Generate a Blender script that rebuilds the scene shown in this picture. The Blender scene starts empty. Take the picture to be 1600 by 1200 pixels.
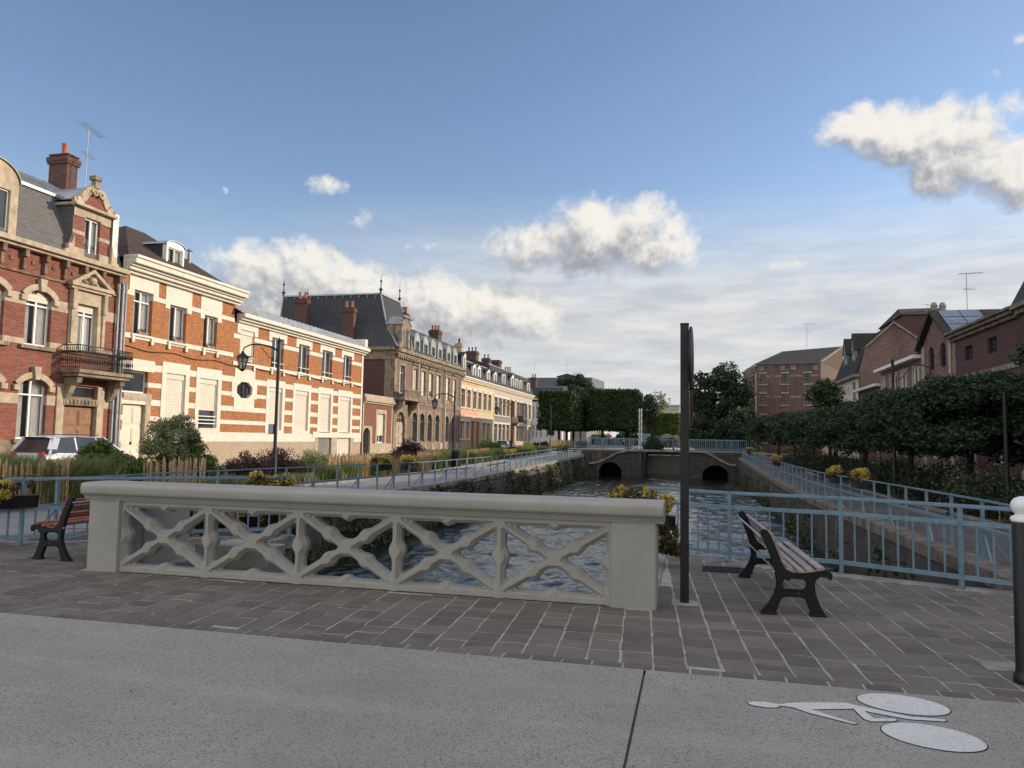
import bpy, bmesh, math, random
import numpy as np
from mathutils import Vector, Matrix, noise as mnoise
R = math.radians
SC = bpy.context.scene
COL = SC.collection
# ------------------------------------------------------------------ camera
F = 1164.0
TH, PH, RO = R(13.7), R(4.25), R(1.0)
CAM = Vector((0, 0, 1.6))
_r = Vector((math.cos(TH), math.sin(TH), 0))
_f = Vector((-math.sin(TH)*math.cos(PH), math.cos(TH)*math.cos(PH), math.sin(PH)))
_u = _r.cross(_f)
CR = _r*math.cos(RO) + _u*math.sin(RO)
CU = _u*math.cos(RO) - _r*math.sin(RO)
cam = bpy.data.cameras.new('camera'); camo = bpy.data.objects.new('camera', cam); COL.objects.link(camo)
m = Matrix((CR, CU, -_f)).transposed().to_4x4(); m.translation = CAM
camo.matrix_world = m
cam.sensor_width = 36; cam.lens = 36*F/1600; cam.clip_start = .05; cam.clip_end = 6000
SC.camera = camo
def ray(u, v):
    return (_f + CR*((u-800)/F) + CU*(-(v-600)/F))
def onX(u, v, X):
    d = ray(u, v); t = (X-CAM.x)/d.x; p = CAM+d*t; return p.y, p.z
def onY(u, v, Y):
    d = ray(u, v); t = (Y-CAM.y)/d.y; p = CAM+d*t; return p.x, p.z
def onZ(u, v, z=0.):
    d = ray(u, v); t = (z-CAM.z)/d.z; p = CAM+d*t; return Vector((p.x, p.y, z))
def onD(u, v, D):
    return CAM + ray(u, v)*D
# ------------------------------------------------------------------ light
SUN_EL, SUN_AZ = 17.0, 27.0      # azimuth measured from +X towards +Y
SKY_STRENGTH = .10
EXPOSURE = 0.80
SC.view_settings.view_transform = 'Standard'; SC.view_settings.look = 'None'
SC.view_settings.gamma = 1; SC.view_settings.exposure = EXPOSURE
sd = Vector((math.cos(R(SUN_EL))*math.cos(R(SUN_AZ)), math.cos(R(SUN_EL))*math.sin(R(SUN_AZ)), math.sin(R(SUN_EL))))
sun = bpy.data.lights.new('sun', 'SUN'); sun.energy = 2.5; sun.angle = R(.5); sun.color = (1, .84, .64)
suno = bpy.data.objects.new('sun', sun); COL.objects.link(suno)
suno.rotation_euler = sd.to_track_quat('Z', 'Y').to_euler()
# ------------------------------------------------------------------ node helper
class G:
    """tiny expression helper for shader node trees"""
    def __init__(s, nt): s.nt = nt
    def n(s, t, **kw):
        nd = s.nt.nodes.new(t)
        for k, v in kw.items(): setattr(nd, k, v)
        return nd
    def put(s, sock, v):
        if hasattr(v, 'is_linked') or isinstance(v, bpy.types.NodeSocket): s.nt.links.new(v, sock)
        elif v is not None:
            if isinstance(v, (tuple, list)) and len(v) == 3 and sock.type == 'RGBA': v = (*v, 1)
            sock.default_value = v
    def m(s, op, a, b=None, c=None, clamp=False):
        nd = s.n('ShaderNodeMath', operation=op, use_clamp=clamp)
        s.put(nd.inputs[0], a)
        if b is not None: s.put(nd.inputs[1], b)
        if c is not None: s.put(nd.inputs[2], c)
        return nd.outputs[0]
    def mr(s, v, a, b, c=0., d=1., smooth=False):
        nd = s.n('ShaderNodeMapRange'); nd.interpolation_type = 'SMOOTHSTEP' if smooth else 'LINEAR'
        s.put(nd.inputs[0], v)
        for i, q in enumerate((a, b, c, d)): s.put(nd.inputs[i+1], q)
        return nd.outputs[0]
    def mix(s, f, a, b, mode='MIX'):
        nd = s.n('ShaderNodeMix', data_type='RGBA', blend_type=mode)
        s.put(nd.inputs[0], f); s.put(nd.inputs[6], a); s.put(nd.inputs[7], b)
        return nd.outputs[2]
    def xyz(s, v):
        nd = s.n('ShaderNodeSeparateXYZ'); s.put(nd.inputs[0], v); return nd.outputs
    def comb(s, x, y, z=0.):
        nd = s.n('ShaderNodeCombineXYZ')
        s.put(nd.inputs[0], x); s.put(nd.inputs[1], y); s.put(nd.inputs[2], z); return nd.outputs[0]
    def scale(s, v, k):
        nd = s.n('ShaderNodeVectorMath', operation='MULTIPLY'); s.put(nd.inputs[0], v); s.put(nd.inputs[1], k if isinstance(k, tuple) else (k, k, k)); return nd.outputs[0]
    def add(s, v, k):
        nd = s.n('ShaderNodeVectorMath', operation='ADD'); s.put(nd.inputs[0], v); s.put(nd.inputs[1], k); return nd.outputs[0]
    def noise(s, v, scale=1., det=4., rough=.55, dist=0., out=0):
        nd = s.n('ShaderNodeTexNoise'); s.put(nd.inputs['Vector'], v); nd.inputs['Scale'].default_value = scale
        nd.inputs['Detail'].default_value = det; nd.inputs['Roughness'].default_value = rough; nd.inputs['Distortion'].default_value = dist
        return nd.outputs[out]
# ------------------------------------------------------------------ world: Nishita sky with clouds by direction
W = bpy.data.worlds.new('World'); SC.world = W; W.use_nodes = True
nt = W.node_tree; nt.nodes.clear(); g = G(nt)
CLOUDS = [  # u, v, half width, half height in photo degrees-ish pixels
 (1500,205,95,45),(1440,215,80,38),(1360,195,66,30),(1325,190,46,26),(1545,250,80,52),(1480,265,60,42),(1600,270,60,45),(1555,180,40,22),(1600,200,28,14),
 (960,365,90,48),(890,385,70,38),(1030,385,50,34),(835,385,62,32),(800,392,50,26),(900,330,30,20),(800,410,40,22),(945,345,50,30),
 (450,430,110,45),(540,455,110,42),(640,470,90,35),(730,475,90,38),(800,490,60,32),(390,470,80,60),(500,500,120,40),(680,500,130,35),
 (370,410,60,26),(570,345,34,22),(505,290,38,16),(490,290,20,10),(310,375,34,12),
 (1370,295,28,15),(1275,259,14,7),(1305,303,8,8),(1348,338,8,6),(1225,415,80,12),(1550,120,38,18),(1405,390,14,7),(1595,60,16,12),(560,380,120,14)]
gg = bpy.data.node_groups.new('cloud_field', 'ShaderNodeTree')
gg.interface.new_socket('P', in_out='INPUT', socket_type='NodeSocketVector')
gg.interface.new_socket('M', in_out='OUTPUT', socket_type='NodeSocketFloat')
q = G(gg); gi = q.n('NodeGroupInput'); go = q.n('NodeGroupOutput')
px, py, _ = q.xyz(gi.outputs[0])
acc = None
def azel(u, v):
    d = ray(u, v).normalized(); return math.atan2(d.x, d.y), math.asin(d.z)
for (cu, cv, hw, hh) in CLOUDS:
    a0, e0 = azel(cu, cv)
    a1, _e = azel(cu+hw, cv); _a, e1 = azel(cu, cv-hh)
    rx, ry = abs(a1-a0)*1.25, abs(e1-e0)*1.25
    dx = q.m('MULTIPLY', q.m('SUBTRACT', px, a0), 1/rx)
    dy = q.m('MULTIPLY', q.m('SUBTRACT', py, e0), 1/ry)
    r2 = q.m('ADD', q.m('MULTIPLY', dx, dx), q.m('MULTIPLY', dy, dy))
    e = q.m('SUBTRACT', 1.35 if hh > 28 else (.45 if hh > 15 else .1), r2)
    acc = e if acc is None else q.m('SMOOTH_MAX', acc, e, .25)
gg.links.new(acc, go.inputs[0])
tc = g.n('ShaderNodeTexCoord'); dirv = tc.outputs['Generated']
x, y, z = g.xyz(dirv)
az = g.m('ARCTAN2', x, y); el = g.m('ARCSINE', z)
P = g.comb(az, el, 0.)
def field(off):
    PP = g.add(P, off)
    n1 = g.noise(PP, 13., 8., .62, .45); n2 = g.noise(PP, 48., 6., .62, .3)
    wob = g.m('ADD', g.m('MULTIPLY', g.m('SUBTRACT', n1, .5), 4.0), g.m('MULTIPLY', g.m('SUBTRACT', n2, .5), 1.7))
    grp = g.n('ShaderNodeGroup'); grp.node_tree = gg; nt.links.new(PP, grp.inputs[0])
    mk = g.m('MAXIMUM', grp.outputs[0], -3.)
    return g.m('ADD', mk, wob), wob
d0, w0 = field((0, 0, 0)); d1, w1 = field((.024, .036, 0)); d2, w2 = field((.007, .008, 0))
mask = g.mr(d0, -.05, 1.25, 0., 1., True)
lit = g.mr(g.m('SUBTRACT', g.m('ADD', g.m('MULTIPLY', g.m('SUBTRACT', d0, d1), .80), g.m('MULTIPLY', g.m('SUBTRACT', d0, d2), .40)), g.m('MULTIPLY', d0, .22)), -1.0, 1.0, 0., 1., True)
# low thin cloud bank towards the horizon
st = g.noise(g.scale(P, (4., 17., 1.)), 1.3, 7., .58, .5)
band = g.m('MULTIPLY', g.mr(el, .17, .34, 1., 0., True), g.mr(az, -.62, -.22, .25, 1., True))
bankm = g.m('MULTIPLY', g.mr(st, .18, .46, 0.35, 1., True), band)
# added bright cloud behind and overhead, out of view, to lift the shaded foreground
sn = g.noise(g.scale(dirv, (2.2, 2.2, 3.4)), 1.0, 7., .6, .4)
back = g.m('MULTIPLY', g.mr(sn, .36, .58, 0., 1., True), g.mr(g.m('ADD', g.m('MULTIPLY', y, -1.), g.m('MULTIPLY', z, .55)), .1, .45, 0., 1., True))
sky = g.n('ShaderNodeTexSky', sky_type='NISHITA'); sky.sun_disc = False
sky.sun_elevation = R(SUN_EL); sky.sun_rotation = math.atan2(sd.x, sd.y)
sky.air_density = 1.0; sky.dust_density = .35; sky.ozone_density = 2.2; sky.altitude = 50
skyc = g.mix(1., sky.outputs[0], (1.05, .98, 1.0), 'MULTIPLY')
skyc = g.mix(g.mr(el, 0.0, .75, 0., 1.), g.mix(1., skyc, (1.15, 1.13, 1.10), 'MULTIPLY'), skyc)
K = 1/ SKY_STRENGTH
def kc(c, s=1.): return tuple(i*K*s for i in c)
bankc = g.mix(g.mr(g.noise(g.scale(P, (5., 26., 1.)), 1.7, 5., .6), .35, .65), kc((.33, .338, .36)), kc((.45, .447, .438)))
c1 = g.mix(g.m('MULTIPLY', bankm, .95), skyc, bankc)
cloudc = g.mix(lit, kc((.195, .205, .235)), kc((.54, .515, .47)))
c2 = g.mix(g.m('MULTIPLY', mask, .96), c1, cloudc)
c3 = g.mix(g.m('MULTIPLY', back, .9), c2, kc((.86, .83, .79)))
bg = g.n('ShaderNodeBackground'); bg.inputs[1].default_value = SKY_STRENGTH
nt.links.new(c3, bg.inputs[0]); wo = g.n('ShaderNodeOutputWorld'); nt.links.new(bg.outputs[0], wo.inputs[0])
# ------------------------------------------------------------------ materials
def new_mat(name):
    mt = bpy.data.materials.new(name); mt.use_nodes = True
    b = mt.node_tree.nodes['Principled BSDF']; return mt, G(mt.node_tree), b
def simple(name, col, rough=.7, var=.12, sc=6., bump=0., metal=0., bsc=40., spec=.5, col2=None, stain=0.):
    mt, g, b = new_mat(name)
    tc = g.n('ShaderNodeTexCoord').outputs['Object']
    nz = g.noise(tc, sc, 6., .6)
    lo = tuple(c*(1-var*1.6) for c in col); hi = tuple(min(1, c*(1+var*1.6)) for c in col)
    if col2: hi = col2
    c = g.mix(g.mr(nz, .32, .68), lo, hi)
    if stain:
        s2 = g.noise(g.scale(tc, (3., 3., .5)), 1.3, 5., .65)
        c = g.mix(g.m('MULTIPLY', g.mr(s2, .5, .72, 0., 1.), stain), c, tuple(k*.35 for k in col))
    g.put(b.inputs['Base Color'], c); b.inputs['Roughness'].default_value = rough; b.inputs['Metallic'].default_value = metal
    b.inputs['Specular IOR Level'].default_value = spec
    if bump:
        bn = g.n('ShaderNodeBump'); bn.inputs['Strength'].default_value = bump; bn.inputs['Distance'].default_value = .02
        g.put(bn.inputs['Height'], g.noise(tc, bsc, 4., .6)); g.nt.links.new(bn.outputs[0], b.inputs['Normal'])
    return mt
def brick(name, c1, c2, mortar, bw=.24, bh=.078, ms=.012, stain=.3, dirt=(.05, .04, .035), rot45=False, bump=.5):
    mt, g, b = new_mat(name)
    tc = g.n('ShaderNodeTexCoord').outputs['Object']
    x, y, z = g.xyz(tc)
    v = g.comb(g.m('ADD', x, y), z, 0.)
    bt = g.n('ShaderNodeTexBrick'); g.put(bt.inputs['Vector'], v)
    bt.inputs['Scale'].default_value = 1; bt.inputs['Brick Width'].default_value = bw; bt.inputs['Row Height'].default_value = bh
    bt.inputs['Mortar Size'].default_value = ms; bt.inputs['Mortar Smooth'].default_value = .2; bt.inputs['Bias'].default_value = 0
    g.put(bt.inputs['Color1'], c1); g.put(bt.inputs['Color2'], c2); g.put(bt.inputs['Mortar'], mortar)
    nz = g.noise(g.comb(g.m('ADD', x, y), g.m('MULTIPLY', z, 1.), 0.), 9., 5., .7)
    c = g.mix(g.mr(nz, .3, .7, .0, .5), bt.outputs[0], g.mix(1., bt.outputs[0], (.55, .5, .5), 'MULTIPLY'))
    s2 = g.noise(g.scale(tc, (1., 1., .35)), .8, 6., .65)
    c = g.mix(g.m('MULTIPLY', g.mr(s2, .48, .75), stain), c, dirt)
    g.put(b.inputs['Base Color'], c); b.inputs['Roughness'].default_value = .88
    bn = g.n('ShaderNodeBump'); bn.inputs['Strength'].default_value = bump; bn.inputs['Distance'].default_value = .01; bn.invert = True
    g.put(bn.inputs['Height'], bt.outputs['Fac']); g.nt.links.new(bn.outputs[0], b.inputs['Normal'])
    return mt
def leafmat(name, dark, light, hue=None, trans=.25, sc=.8):
    mt, g, b = new_mat(name)
    tc = g.n('ShaderNodeTexCoord').outputs['Object']; ge = g.n('ShaderNodeNewGeometry')
    f = g.m('ADD', g.m('MULTIPLY', g.mr(g.noise(tc, sc, 3.), .3, .7), .55), g.m('MULTIPLY', ge.outputs['Random Per Island'], .5))
    c = g.mix(f, dark, light)
    if hue: c = g.mix(g.m('GREATER_THAN', g.m('FRACT', g.m('MULTIPLY', ge.outputs['Random Per Island'], 7.31)), hue[1]), c, hue[0])
    g.put(b.inputs['Base Color'], c); b.inputs['Roughness'].default_value = .6; b.inputs['Specular IOR Level'].default_value = .3
    tr = g.n('ShaderNodeBsdfTranslucent'); g.put(tr.inputs[0], c)
    mx = g.n('ShaderNodeMixShader'); mx.inputs[0].default_value = trans
    out = g.nt.nodes['Material Output']
    g.nt.links.new(b.outputs[0], mx.inputs[1]); g.nt.links.new(tr.outputs[0], mx.inputs[2]); g.nt.links.new(mx.outputs[0], out.inputs[0])
    return mt
def glassmat(name, tint=(.02, .024, .028), clear=.0):
    mt, g, b = new_mat(name)
    tc = g.n('ShaderNodeTexCoord').outputs['Object']
    g.put(b.inputs['Base Color'], g.mix(g.mr(g.noise(tc, .9, 2.), .35, .65), tint, tuple(k*2.4 for k in tint)))
    b.inputs['Roughness'].default_value = .04; b.inputs['Specular IOR Level'].default_value = .8
    bn = g.n('ShaderNodeBump'); bn.inputs['Strength'].default_value = .12; bn.inputs['Distance'].default_value = .02
    g.put(bn.inputs['Height'], g.noise(tc, 1.6, 1.)); g.nt.links.new(bn.outputs[0], b.inputs['Normal'])
    if clear:
        tr = g.n('ShaderNodeBsdfTransparent'); mx = g.n('ShaderNodeMixShader'); mx.inputs[0].default_value = clear
        g.nt.links.new(b.outputs[0], mx.inputs[1]); g.nt.links.new(tr.outputs[0], mx.inputs[2])
        g.nt.links.new(mx.outputs[0], g.nt.nodes['Material Output'].inputs[0])
    return mt
M = {}
M['redbrick'] = brick('red_brick', (.32, .095, .06), (.18, .045, .03), (.22, .14, .11), stain=.35)
M['orangebrick'] = brick('orange_brick', (.56, .215, .07), (.34, .11, .038), (.33, .19, .10), stain=.22, bh=.075, bw=.2)
M['gablebrick'] = brick('brown_gable_brick', (.15, .09, .065), (.10, .06, .045), (.14, .11, .09), stain=.6)
M['darkbrick'] = brick('dark_red_brick', (.14, .05, .042), (.075, .03, .027), (.13, .09, .08), stain=.6)
M['frieze'] = simple('dark_brown_frieze', (.20, .125, .085), .9, .3, 3., .4, stain=.6)
M['fascia'] = simple('blue_grey_fascia', (.10, .12, .145), .5, .08, 1.)
M['darkcoping'] = simple('dark_cornice_stone', (.17, .14, .115), .9, .3, 2.5, .4, stain=.8)
M['grout'] = simple('dark_groove', (.05, .048, .045), .9)
M['pinkbrick'] = brick('pink_brick', (.27, .15, .12), (.13, .07, .06), (.25, .20, .17), stain=.75, dirt=(.07, .05, .045))
M['brownbrick'] = brick('brown_brick', (.26, .14, .10), (.2, .11, .08), (.25, .2, .16), stain=.4)
M['rowbrick'] = brick('terrace_brick', (.32, .12, .08), (.26, .10, .07), (.3, .22, .17), stain=.2)
M['stone'] = simple('tan_stone', (.44, .36, .26), .85, .14, 3., .3, stain=.45)
M['dirtystone'] = simple('weathered_stone', (.25, .20, .145), .9, .3, 2.5, .4, stain=.8)
M['whitestone'] = simple('white_painted_stone', (.68, .64, .55), .75, .06, 3., .2, stain=.14)
M['zincpale'] = simple('pale_zinc_sheet', (.58, .59, .60), .5, .12, 2., .05, .15)
M['stonewash'] = brick('washed_stone_blocks', (.52, .45, .35), (.45, .38, .29), (.34, .28, .22), .55, .28, .012, .35, (.2, .17, .12))
M['plinth'] = brick('pale_brick_plinth', (.55, .45, .33), (.48, .38, .27), (.36, .28, .2), .22, .08, .012, .4, (.25, .2, .15))
M['salmon'] = simple('salmon_render', (.60, .36, .24), .85, .07, 2., .1, stain=.12)
M['yellow_render'] = simple('yellow_render', (.58, .46, .28), .85, .07, 2., .1, stain=.12)
M['greyrender'] = simple('grey_pink_render', (.47, .42, .36), .85, .1, 2., .1, stain=.2)
M['darkgrey'] = simple('grey_render', (.23, .21, .19), .85, .12, 2., .1, stain=.2)
M['cream'] = simple('cream_paint', (.68, .62, .50), .6, .04, 4., .1, stain=.05)
M['white'] = simple('white_gloss_paint', (.80, .79, .76), .4, .03, 5.)
M['shutter'] = simple('cream_roller_shutter', (.62, .58, .49), .6, .04, 2.)
M['zinc'] = simple('zinc_sheet', (.34, .36, .38), .42, .15, 2., .05, .55)
M['lead'] = simple('lead_dormer', (.30, .32, .32), .5, .2, 3., .1, .3)
M['iron'] = simple('black_iron', (.018, .018, .02), .45, .2, 8., .1, .4)
M['blackpost'] = simple('dark_steel', (.014, .013, .013), .38, .25, 14., .12, .3, 60.)
M['pipe'] = simple('grey_pipe', (.28, .29, .31), .5, .12, 3., 0, .3)
M['slate'] = brick('slate_tiles', (.062, .068, .078), (.042, .047, .055), (.02, .022, .025), .26, .13, .01, .3, (.085, .085, .075))
M['slategrey'] = brick('grey_slate_tiles', (.17, .17, .165), (.13, .13, .128), (.08, .08, .08), .24, .11, .01, .3, (.2, .19, .17))
M['tile'] = brick('dark_roof_tiles', (.085, .05, .038), (.05, .032, .026), (.03, .02, .018), .22, .26, .02, .5, (.05, .045, .04), bump=1.)
M['darktile'] = brick('blackish_roof_tiles', (.05, .042, .04), (.035, .03, .03), (.015, .013, .013), .22, .26, .02, .4, (.07, .06, .05), bump=1.)
M['terracotta'] = simple('terracotta_pot', (.42, .13, .06), .8, .12, 6.)
M['wood'] = simple('brown_door_wood', (.23, .105, .05), .5, .2, 5., .1)
M['glass'] = glassmat('window_glass')
M['glassclear'] = glassmat('clear_window_glass', (.03, .034, .04), .78)
M['curtain'] = simple('net_curtain', (.78, .77, .74), .9, .08, 8.)
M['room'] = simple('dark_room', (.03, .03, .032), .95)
M['blue'] = simple('pale_blue_paint', (.15, .24, .30), .42, .12, 9., .08, 0, 50., stain=.15)
M['parapet'] = simple('painted_concrete', (.335, .32, .28), .5, .05, 1.6, .2, bsc=60., stain=.14)
M['slatred'] = simple('red_brown_slat', (.27, .085, .04), .42, .22, 7., .1)
M['slatpink'] = simple('faded_brown_slat', (.33, .255, .225), .45, .18, 7., .1)
M['castiron'] = simple('cast_iron', (.008, .008, .009), .55, .2, 20., .15, .0, spec=.3)
M['galv'] = simple('galvanised_rod', (.45, .45, .46), .35, .08, 5., 0, .8)
M['mortar'] = simple('mortar_bed', (.37, .345, .31), .95, .15, 8., .4)
M['coping'] = simple('kerb_stone', (.25, .235, .21), .9, .25, 3., .5, stain=.4)
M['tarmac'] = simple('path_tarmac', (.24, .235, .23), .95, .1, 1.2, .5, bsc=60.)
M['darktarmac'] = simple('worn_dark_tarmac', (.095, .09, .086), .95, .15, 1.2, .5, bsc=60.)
M['bandstone'] = simple('dusty_band_stone', (.30, .24, .19), .9, .2, 3., .3, stain=.5)
M['chimneybrick'] = brick('sooty_brick', (.15, .055, .04), (.07, .03, .026), (.15, .11, .09), stain=.7)
M['street'] = simple('street_asphalt', (.10, .10, .10), .95, .15, 1., .4, bsc=60.)
M['soil'] = simple('planting_soil', (.055, .045, .03), 1., .3, 2., .6, bsc=15.)
M['bark'] = simple('tree_bark', (.07, .055, .042), .95, .3, 4., .8, bsc=18.)
M['pale_stake'] = simple('chestnut_stake', (.50, .33, .17), .8, .25, 5.)
M['flower'] = leafmat('yellow_petals', (.42, .33, .03), (.66, .56, .14), ((.25, .14, .03), .8), .15, 4.)
M['petunia_leaf'] = leafmat('planter_leaves', (.03, .022, .02), (.07, .09, .03), ((.20, .05, .03), .75), .1)
M['l_parasol'] = leafmat('parasol_leaves', (.018, .034, .016), (.055, .09, .04), None, .15, .9)
M['l_dark'] = leafmat('dark_leaves', (.022, .038, .020), (.055, .085, .042), None, .15, .5)
M['l_box'] = leafmat('trimmed_leaves', (.022, .042, .014), (.06, .10, .028), None, .08, .5)
M['l_olive'] = leafmat('grey_green_leaves', (.10, .125, .055), (.38, .40, .21), None, .25, 2.)
M['l_green'] = leafmat('fresh_leaves', (.065, .105, .025), (.19, .26, .06), None, .3, 2.)
M['l_purple'] = leafmat('purple_leaves', (.022, .012, .018), (.07, .033, .042), None, .15, 2.)
M['l_yellow'] = leafmat('golden_leaves', (.30, .32, .03), (.60, .58, .07), None, .25, 2.)
M['l_grass'] = leafmat('ornamental_grass', (.08, .11, .03), (.22, .27, .09), ((.30, .24, .11), .92), .25, 1.)
M['l_dry'] = leafmat('dry_grass', (.17, .12, .07), (.33, .25, .15), None, .25, 1.)
M['l_rose'] = leafmat('rose_leaves', (.02, .03, .015), (.05, .07, .03), ((.36, .20, .18), .965), .15, 2.)
M['ivy'] = leafmat('wall_weeds', (.025, .035, .014), (.07, .085, .035), ((.13, .11, .06), .85), .2, 1.)
M['carwhite'] = simple('white_car_paint', (.72, .73, .75), .22, .01, 1.)
M['tyre'] = simple('tyre_rubber', (.02, .02, .02), .8)
M['rim'] = simple('alloy_rim', (.4, .4, .42), .3, .05, 4., 0, .8)
M['redlamp'] = simple('red_lamp', (.35, .02, .02), .2)
M['lampglass'] = glassmat('lantern_glass', (.10, .11, .11), .45)
M['moonmat'] = None
# paving material (pavers are real geometry)
mt, g, b = new_mat('paving_stone'); M['paver'] = mt
tc = g.n('ShaderNodeTexCoord').outputs['Object']; ri = g.n('ShaderNodeNewGeometry').outputs['Random Per Island']
c = g.mix(ri, (.122, .100, .088), (.19, .160, .140)); c = g.mix(g.m('GREATER_THAN', g.m('FRACT', g.m('MULTIPLY', ri, 13.7)), .93), c, (.19, .165, .135))
c = g.mix(g.mr(g.noise(tc, 5., 6., .65), .3, .7, 0., .55), c, g.mix(1., c, (.62, .6, .6), 'MULTIPLY'))
c = g.mix(g.mr(g.noise(tc, .7, 4., .6), .5, .75, 0., .35), c, (.26, .245, .22))
g.put(b.inputs['Base Color'], c); g.put(b.inputs['Roughness'], g.mr(g.noise(tc, 7., 3.), .3, .7, .62, .9))
bn = g.n('ShaderNodeBump'); bn.inputs['Strength'].default_value = .5; bn.inputs['Distance'].default_value = .012
g.put(bn.inputs['Height'], g.noise(tc, 26., 5., .65)); mt.node_tree.links.new(bn.outputs[0], b.inputs['Normal'])
# exposed aggregate concrete
mt, g, b = new_mat('concrete_road'); M['concrete'] = mt
tc = g.n('ShaderNodeTexCoord').outputs['Object']
vo = g.n('ShaderNodeTexVoronoi'); g.put(vo.inputs['Vector'], tc); vo.inputs['Scale'].default_value = 150.
sp = g.xyz(vo.outputs['Color'])[0]
c = g.mix(sp, (.27, .252, .225), (.41, .39, .355))
c = g.mix(g.m('LESS_THAN', sp, .13), c, (.115, .105, .095))
c = g.mix(g.mr(g.noise(tc, .8, 7., .65), .35, .68, .0, .55), c, (.215, .20, .18))
c = g.mix(g.mr(g.noise(g.scale(tc, (.25, 2.2, 1.)), 1., 5., .6), .5, .75, 0., .35), c, (.46, .44, .40))
c = g.mix(g.mr(g.noise(tc, 3.1, 4., .7), .58, .75, .0, .25), c, (.16, .15, .14))
g.put(b.inputs['Base Color'], c); b.inputs['Roughness'].default_value = .93
bn = g.n('ShaderNodeBump'); bn.inputs['Strength'].default_value = .55; bn.inputs['Distance'].default_value = .005
g.put(bn.inputs['Height'], vo.outputs['Distance']); mt.node_tree.links.new(bn.outputs[0], b.inputs['Normal'])
# road paint
mt, g, b = new_mat('worn_road_paint'); M['paint'] = mt
tc = g.n('ShaderNodeTexCoord').outputs['Object']
c = g.mix(g.mr(g.noise(tc, 45., 6., .75), .57, .64, 0., 1.), (.66, .65, .62), (.28, .27, .25))
c = g.mix(g.mr(g.noise(tc, 4., 4., .7), .45, .75, 0., .35), c, (.45, .44, .42))
g.put(b.inputs['Base Color'], c); b.inputs['Roughness'].default_value = .7
# quay wall masonry: damp, stained, green towards the water
def wallmat(name, c1, c2, mort, green, bw=.6, bh=.3):
    mt, g, b = new_mat(name)
    tc = g.n('ShaderNodeTexCoord').outputs['Object']; x, y, z = g.xyz(tc)
    bt = g.n('ShaderNodeTexBrick'); g.put(bt.inputs['Vector'], g.comb(g.m('ADD', x, y), z)); bt.inputs['Scale'].default_value = 1
    bt.inputs['Brick Width'].default_value = bw; bt.inputs['Row Height'].default_value = bh; bt.inputs['Mortar Size'].default_value = .016
    g.put(bt.inputs['Color1'], c1); g.put(bt.inputs['Color2'], c2); g.put(bt.inputs['Mortar'], mort)
    c = bt.outputs[0]
    c = g.mix(g.mr(g.noise(tc, 2.2, 7., .7), .38, .66, 0., .75), c, tuple(k*.38 for k in c1))
    c = g.mix(g.mr(g.noise(g.scale(tc, (1.3, 1.3, .22)), 1.4, 5., .65), .56, .66, 0., .7), c, tuple(min(1, k*2.1) for k in c1))
    gr = g.m('MULTIPLY', g.mr(g.m('ADD', z, g.m('MULTIPLY', g.noise(tc, 1.1, 5.), 1.3)), -.9, .35, 1., 0., True), .85)
    c = g.mix(gr, c, green)
    g.put(b.inputs['Base Color'], c); b.inputs['Roughness'].default_value = .85
    bn = g.n('ShaderNodeBump'); bn.inputs['Strength'].default_value = .9; bn.inputs['Distance'].default_value = .05
    g.put(bn.inputs['Height'], g.m('SUBTRACT', g.noise(tc, 5., 6., .7), g.m('MULTIPLY', bt.outputs['Fac'], .4))); g.nt.links.new(bn.outputs[0], b.inputs['Normal'])
    return mt
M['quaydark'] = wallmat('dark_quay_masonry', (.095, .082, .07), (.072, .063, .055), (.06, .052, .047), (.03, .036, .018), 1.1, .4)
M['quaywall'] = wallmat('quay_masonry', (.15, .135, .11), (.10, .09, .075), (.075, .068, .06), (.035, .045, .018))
M['sluicewall'] = wallmat('sluice_masonry', (.075, .064, .056), (.058, .05, .045), (.045, .04, .038), (.03, .032, .022), .8, .4)
M['wallbrick'] = wallmat('quay_brickwork', (.13, .10, .085), (.095, .075, .065), (.20, .18, .16), (.04, .045, .025), .22, .08)
# water
mt, g, b = new_mat('canal_water'); M['water'] = mt
tc = g.n('ShaderNodeTexCoord').outputs['Object']
foam = g.m('MULTIPLY', g.mr(g.noise(g.scale(tc, (1.3, .5, 1)), 1.2, 7., .68), .60, .72, 0., .5), 1.)
g.put(b.inputs['Base Color'], g.mix(foam, (.012, .016, .010), (.16, .17, .16))); b.inputs['Roughness'].default_value = .06
b.inputs['IOR'].default_value = 1.33; b.inputs['Specular IOR Level'].default_value = .75
bn = g.n('ShaderNodeBump'); bn.inputs['Strength'].default_value = .45; bn.inputs['Distance'].default_value = .04
g.put(bn.inputs['Height'], g.noise(g.scale(tc, (1., .8, 1)), 9., 3., .55, .3)); mt.node_tree.links.new(bn.outputs[0], b.inputs['Normal'])
mt, g, b = new_mat('falling_water'); M['weir'] = mt
tc = g.n('ShaderNodeTexCoord').outputs['Object']
g.put(b.inputs['Base Color'], g.mix(g.mr(g.noise(g.scale(tc, (6., 6., .4)), 1.5, 4.), .35, .65), (.05, .075, .035), (.14, .17, .10))); b.inputs['Roughness'].default_value = .3
# solar panel
M['solar'] = brick('solar_cells', (.26, .30, .35), (.22, .26, .31), (.4, .42, .44), .8, .9, .02, 0.); M['solar'].node_tree.nodes['Principled BSDF'].inputs['Roughness'].default_value = .15
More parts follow.
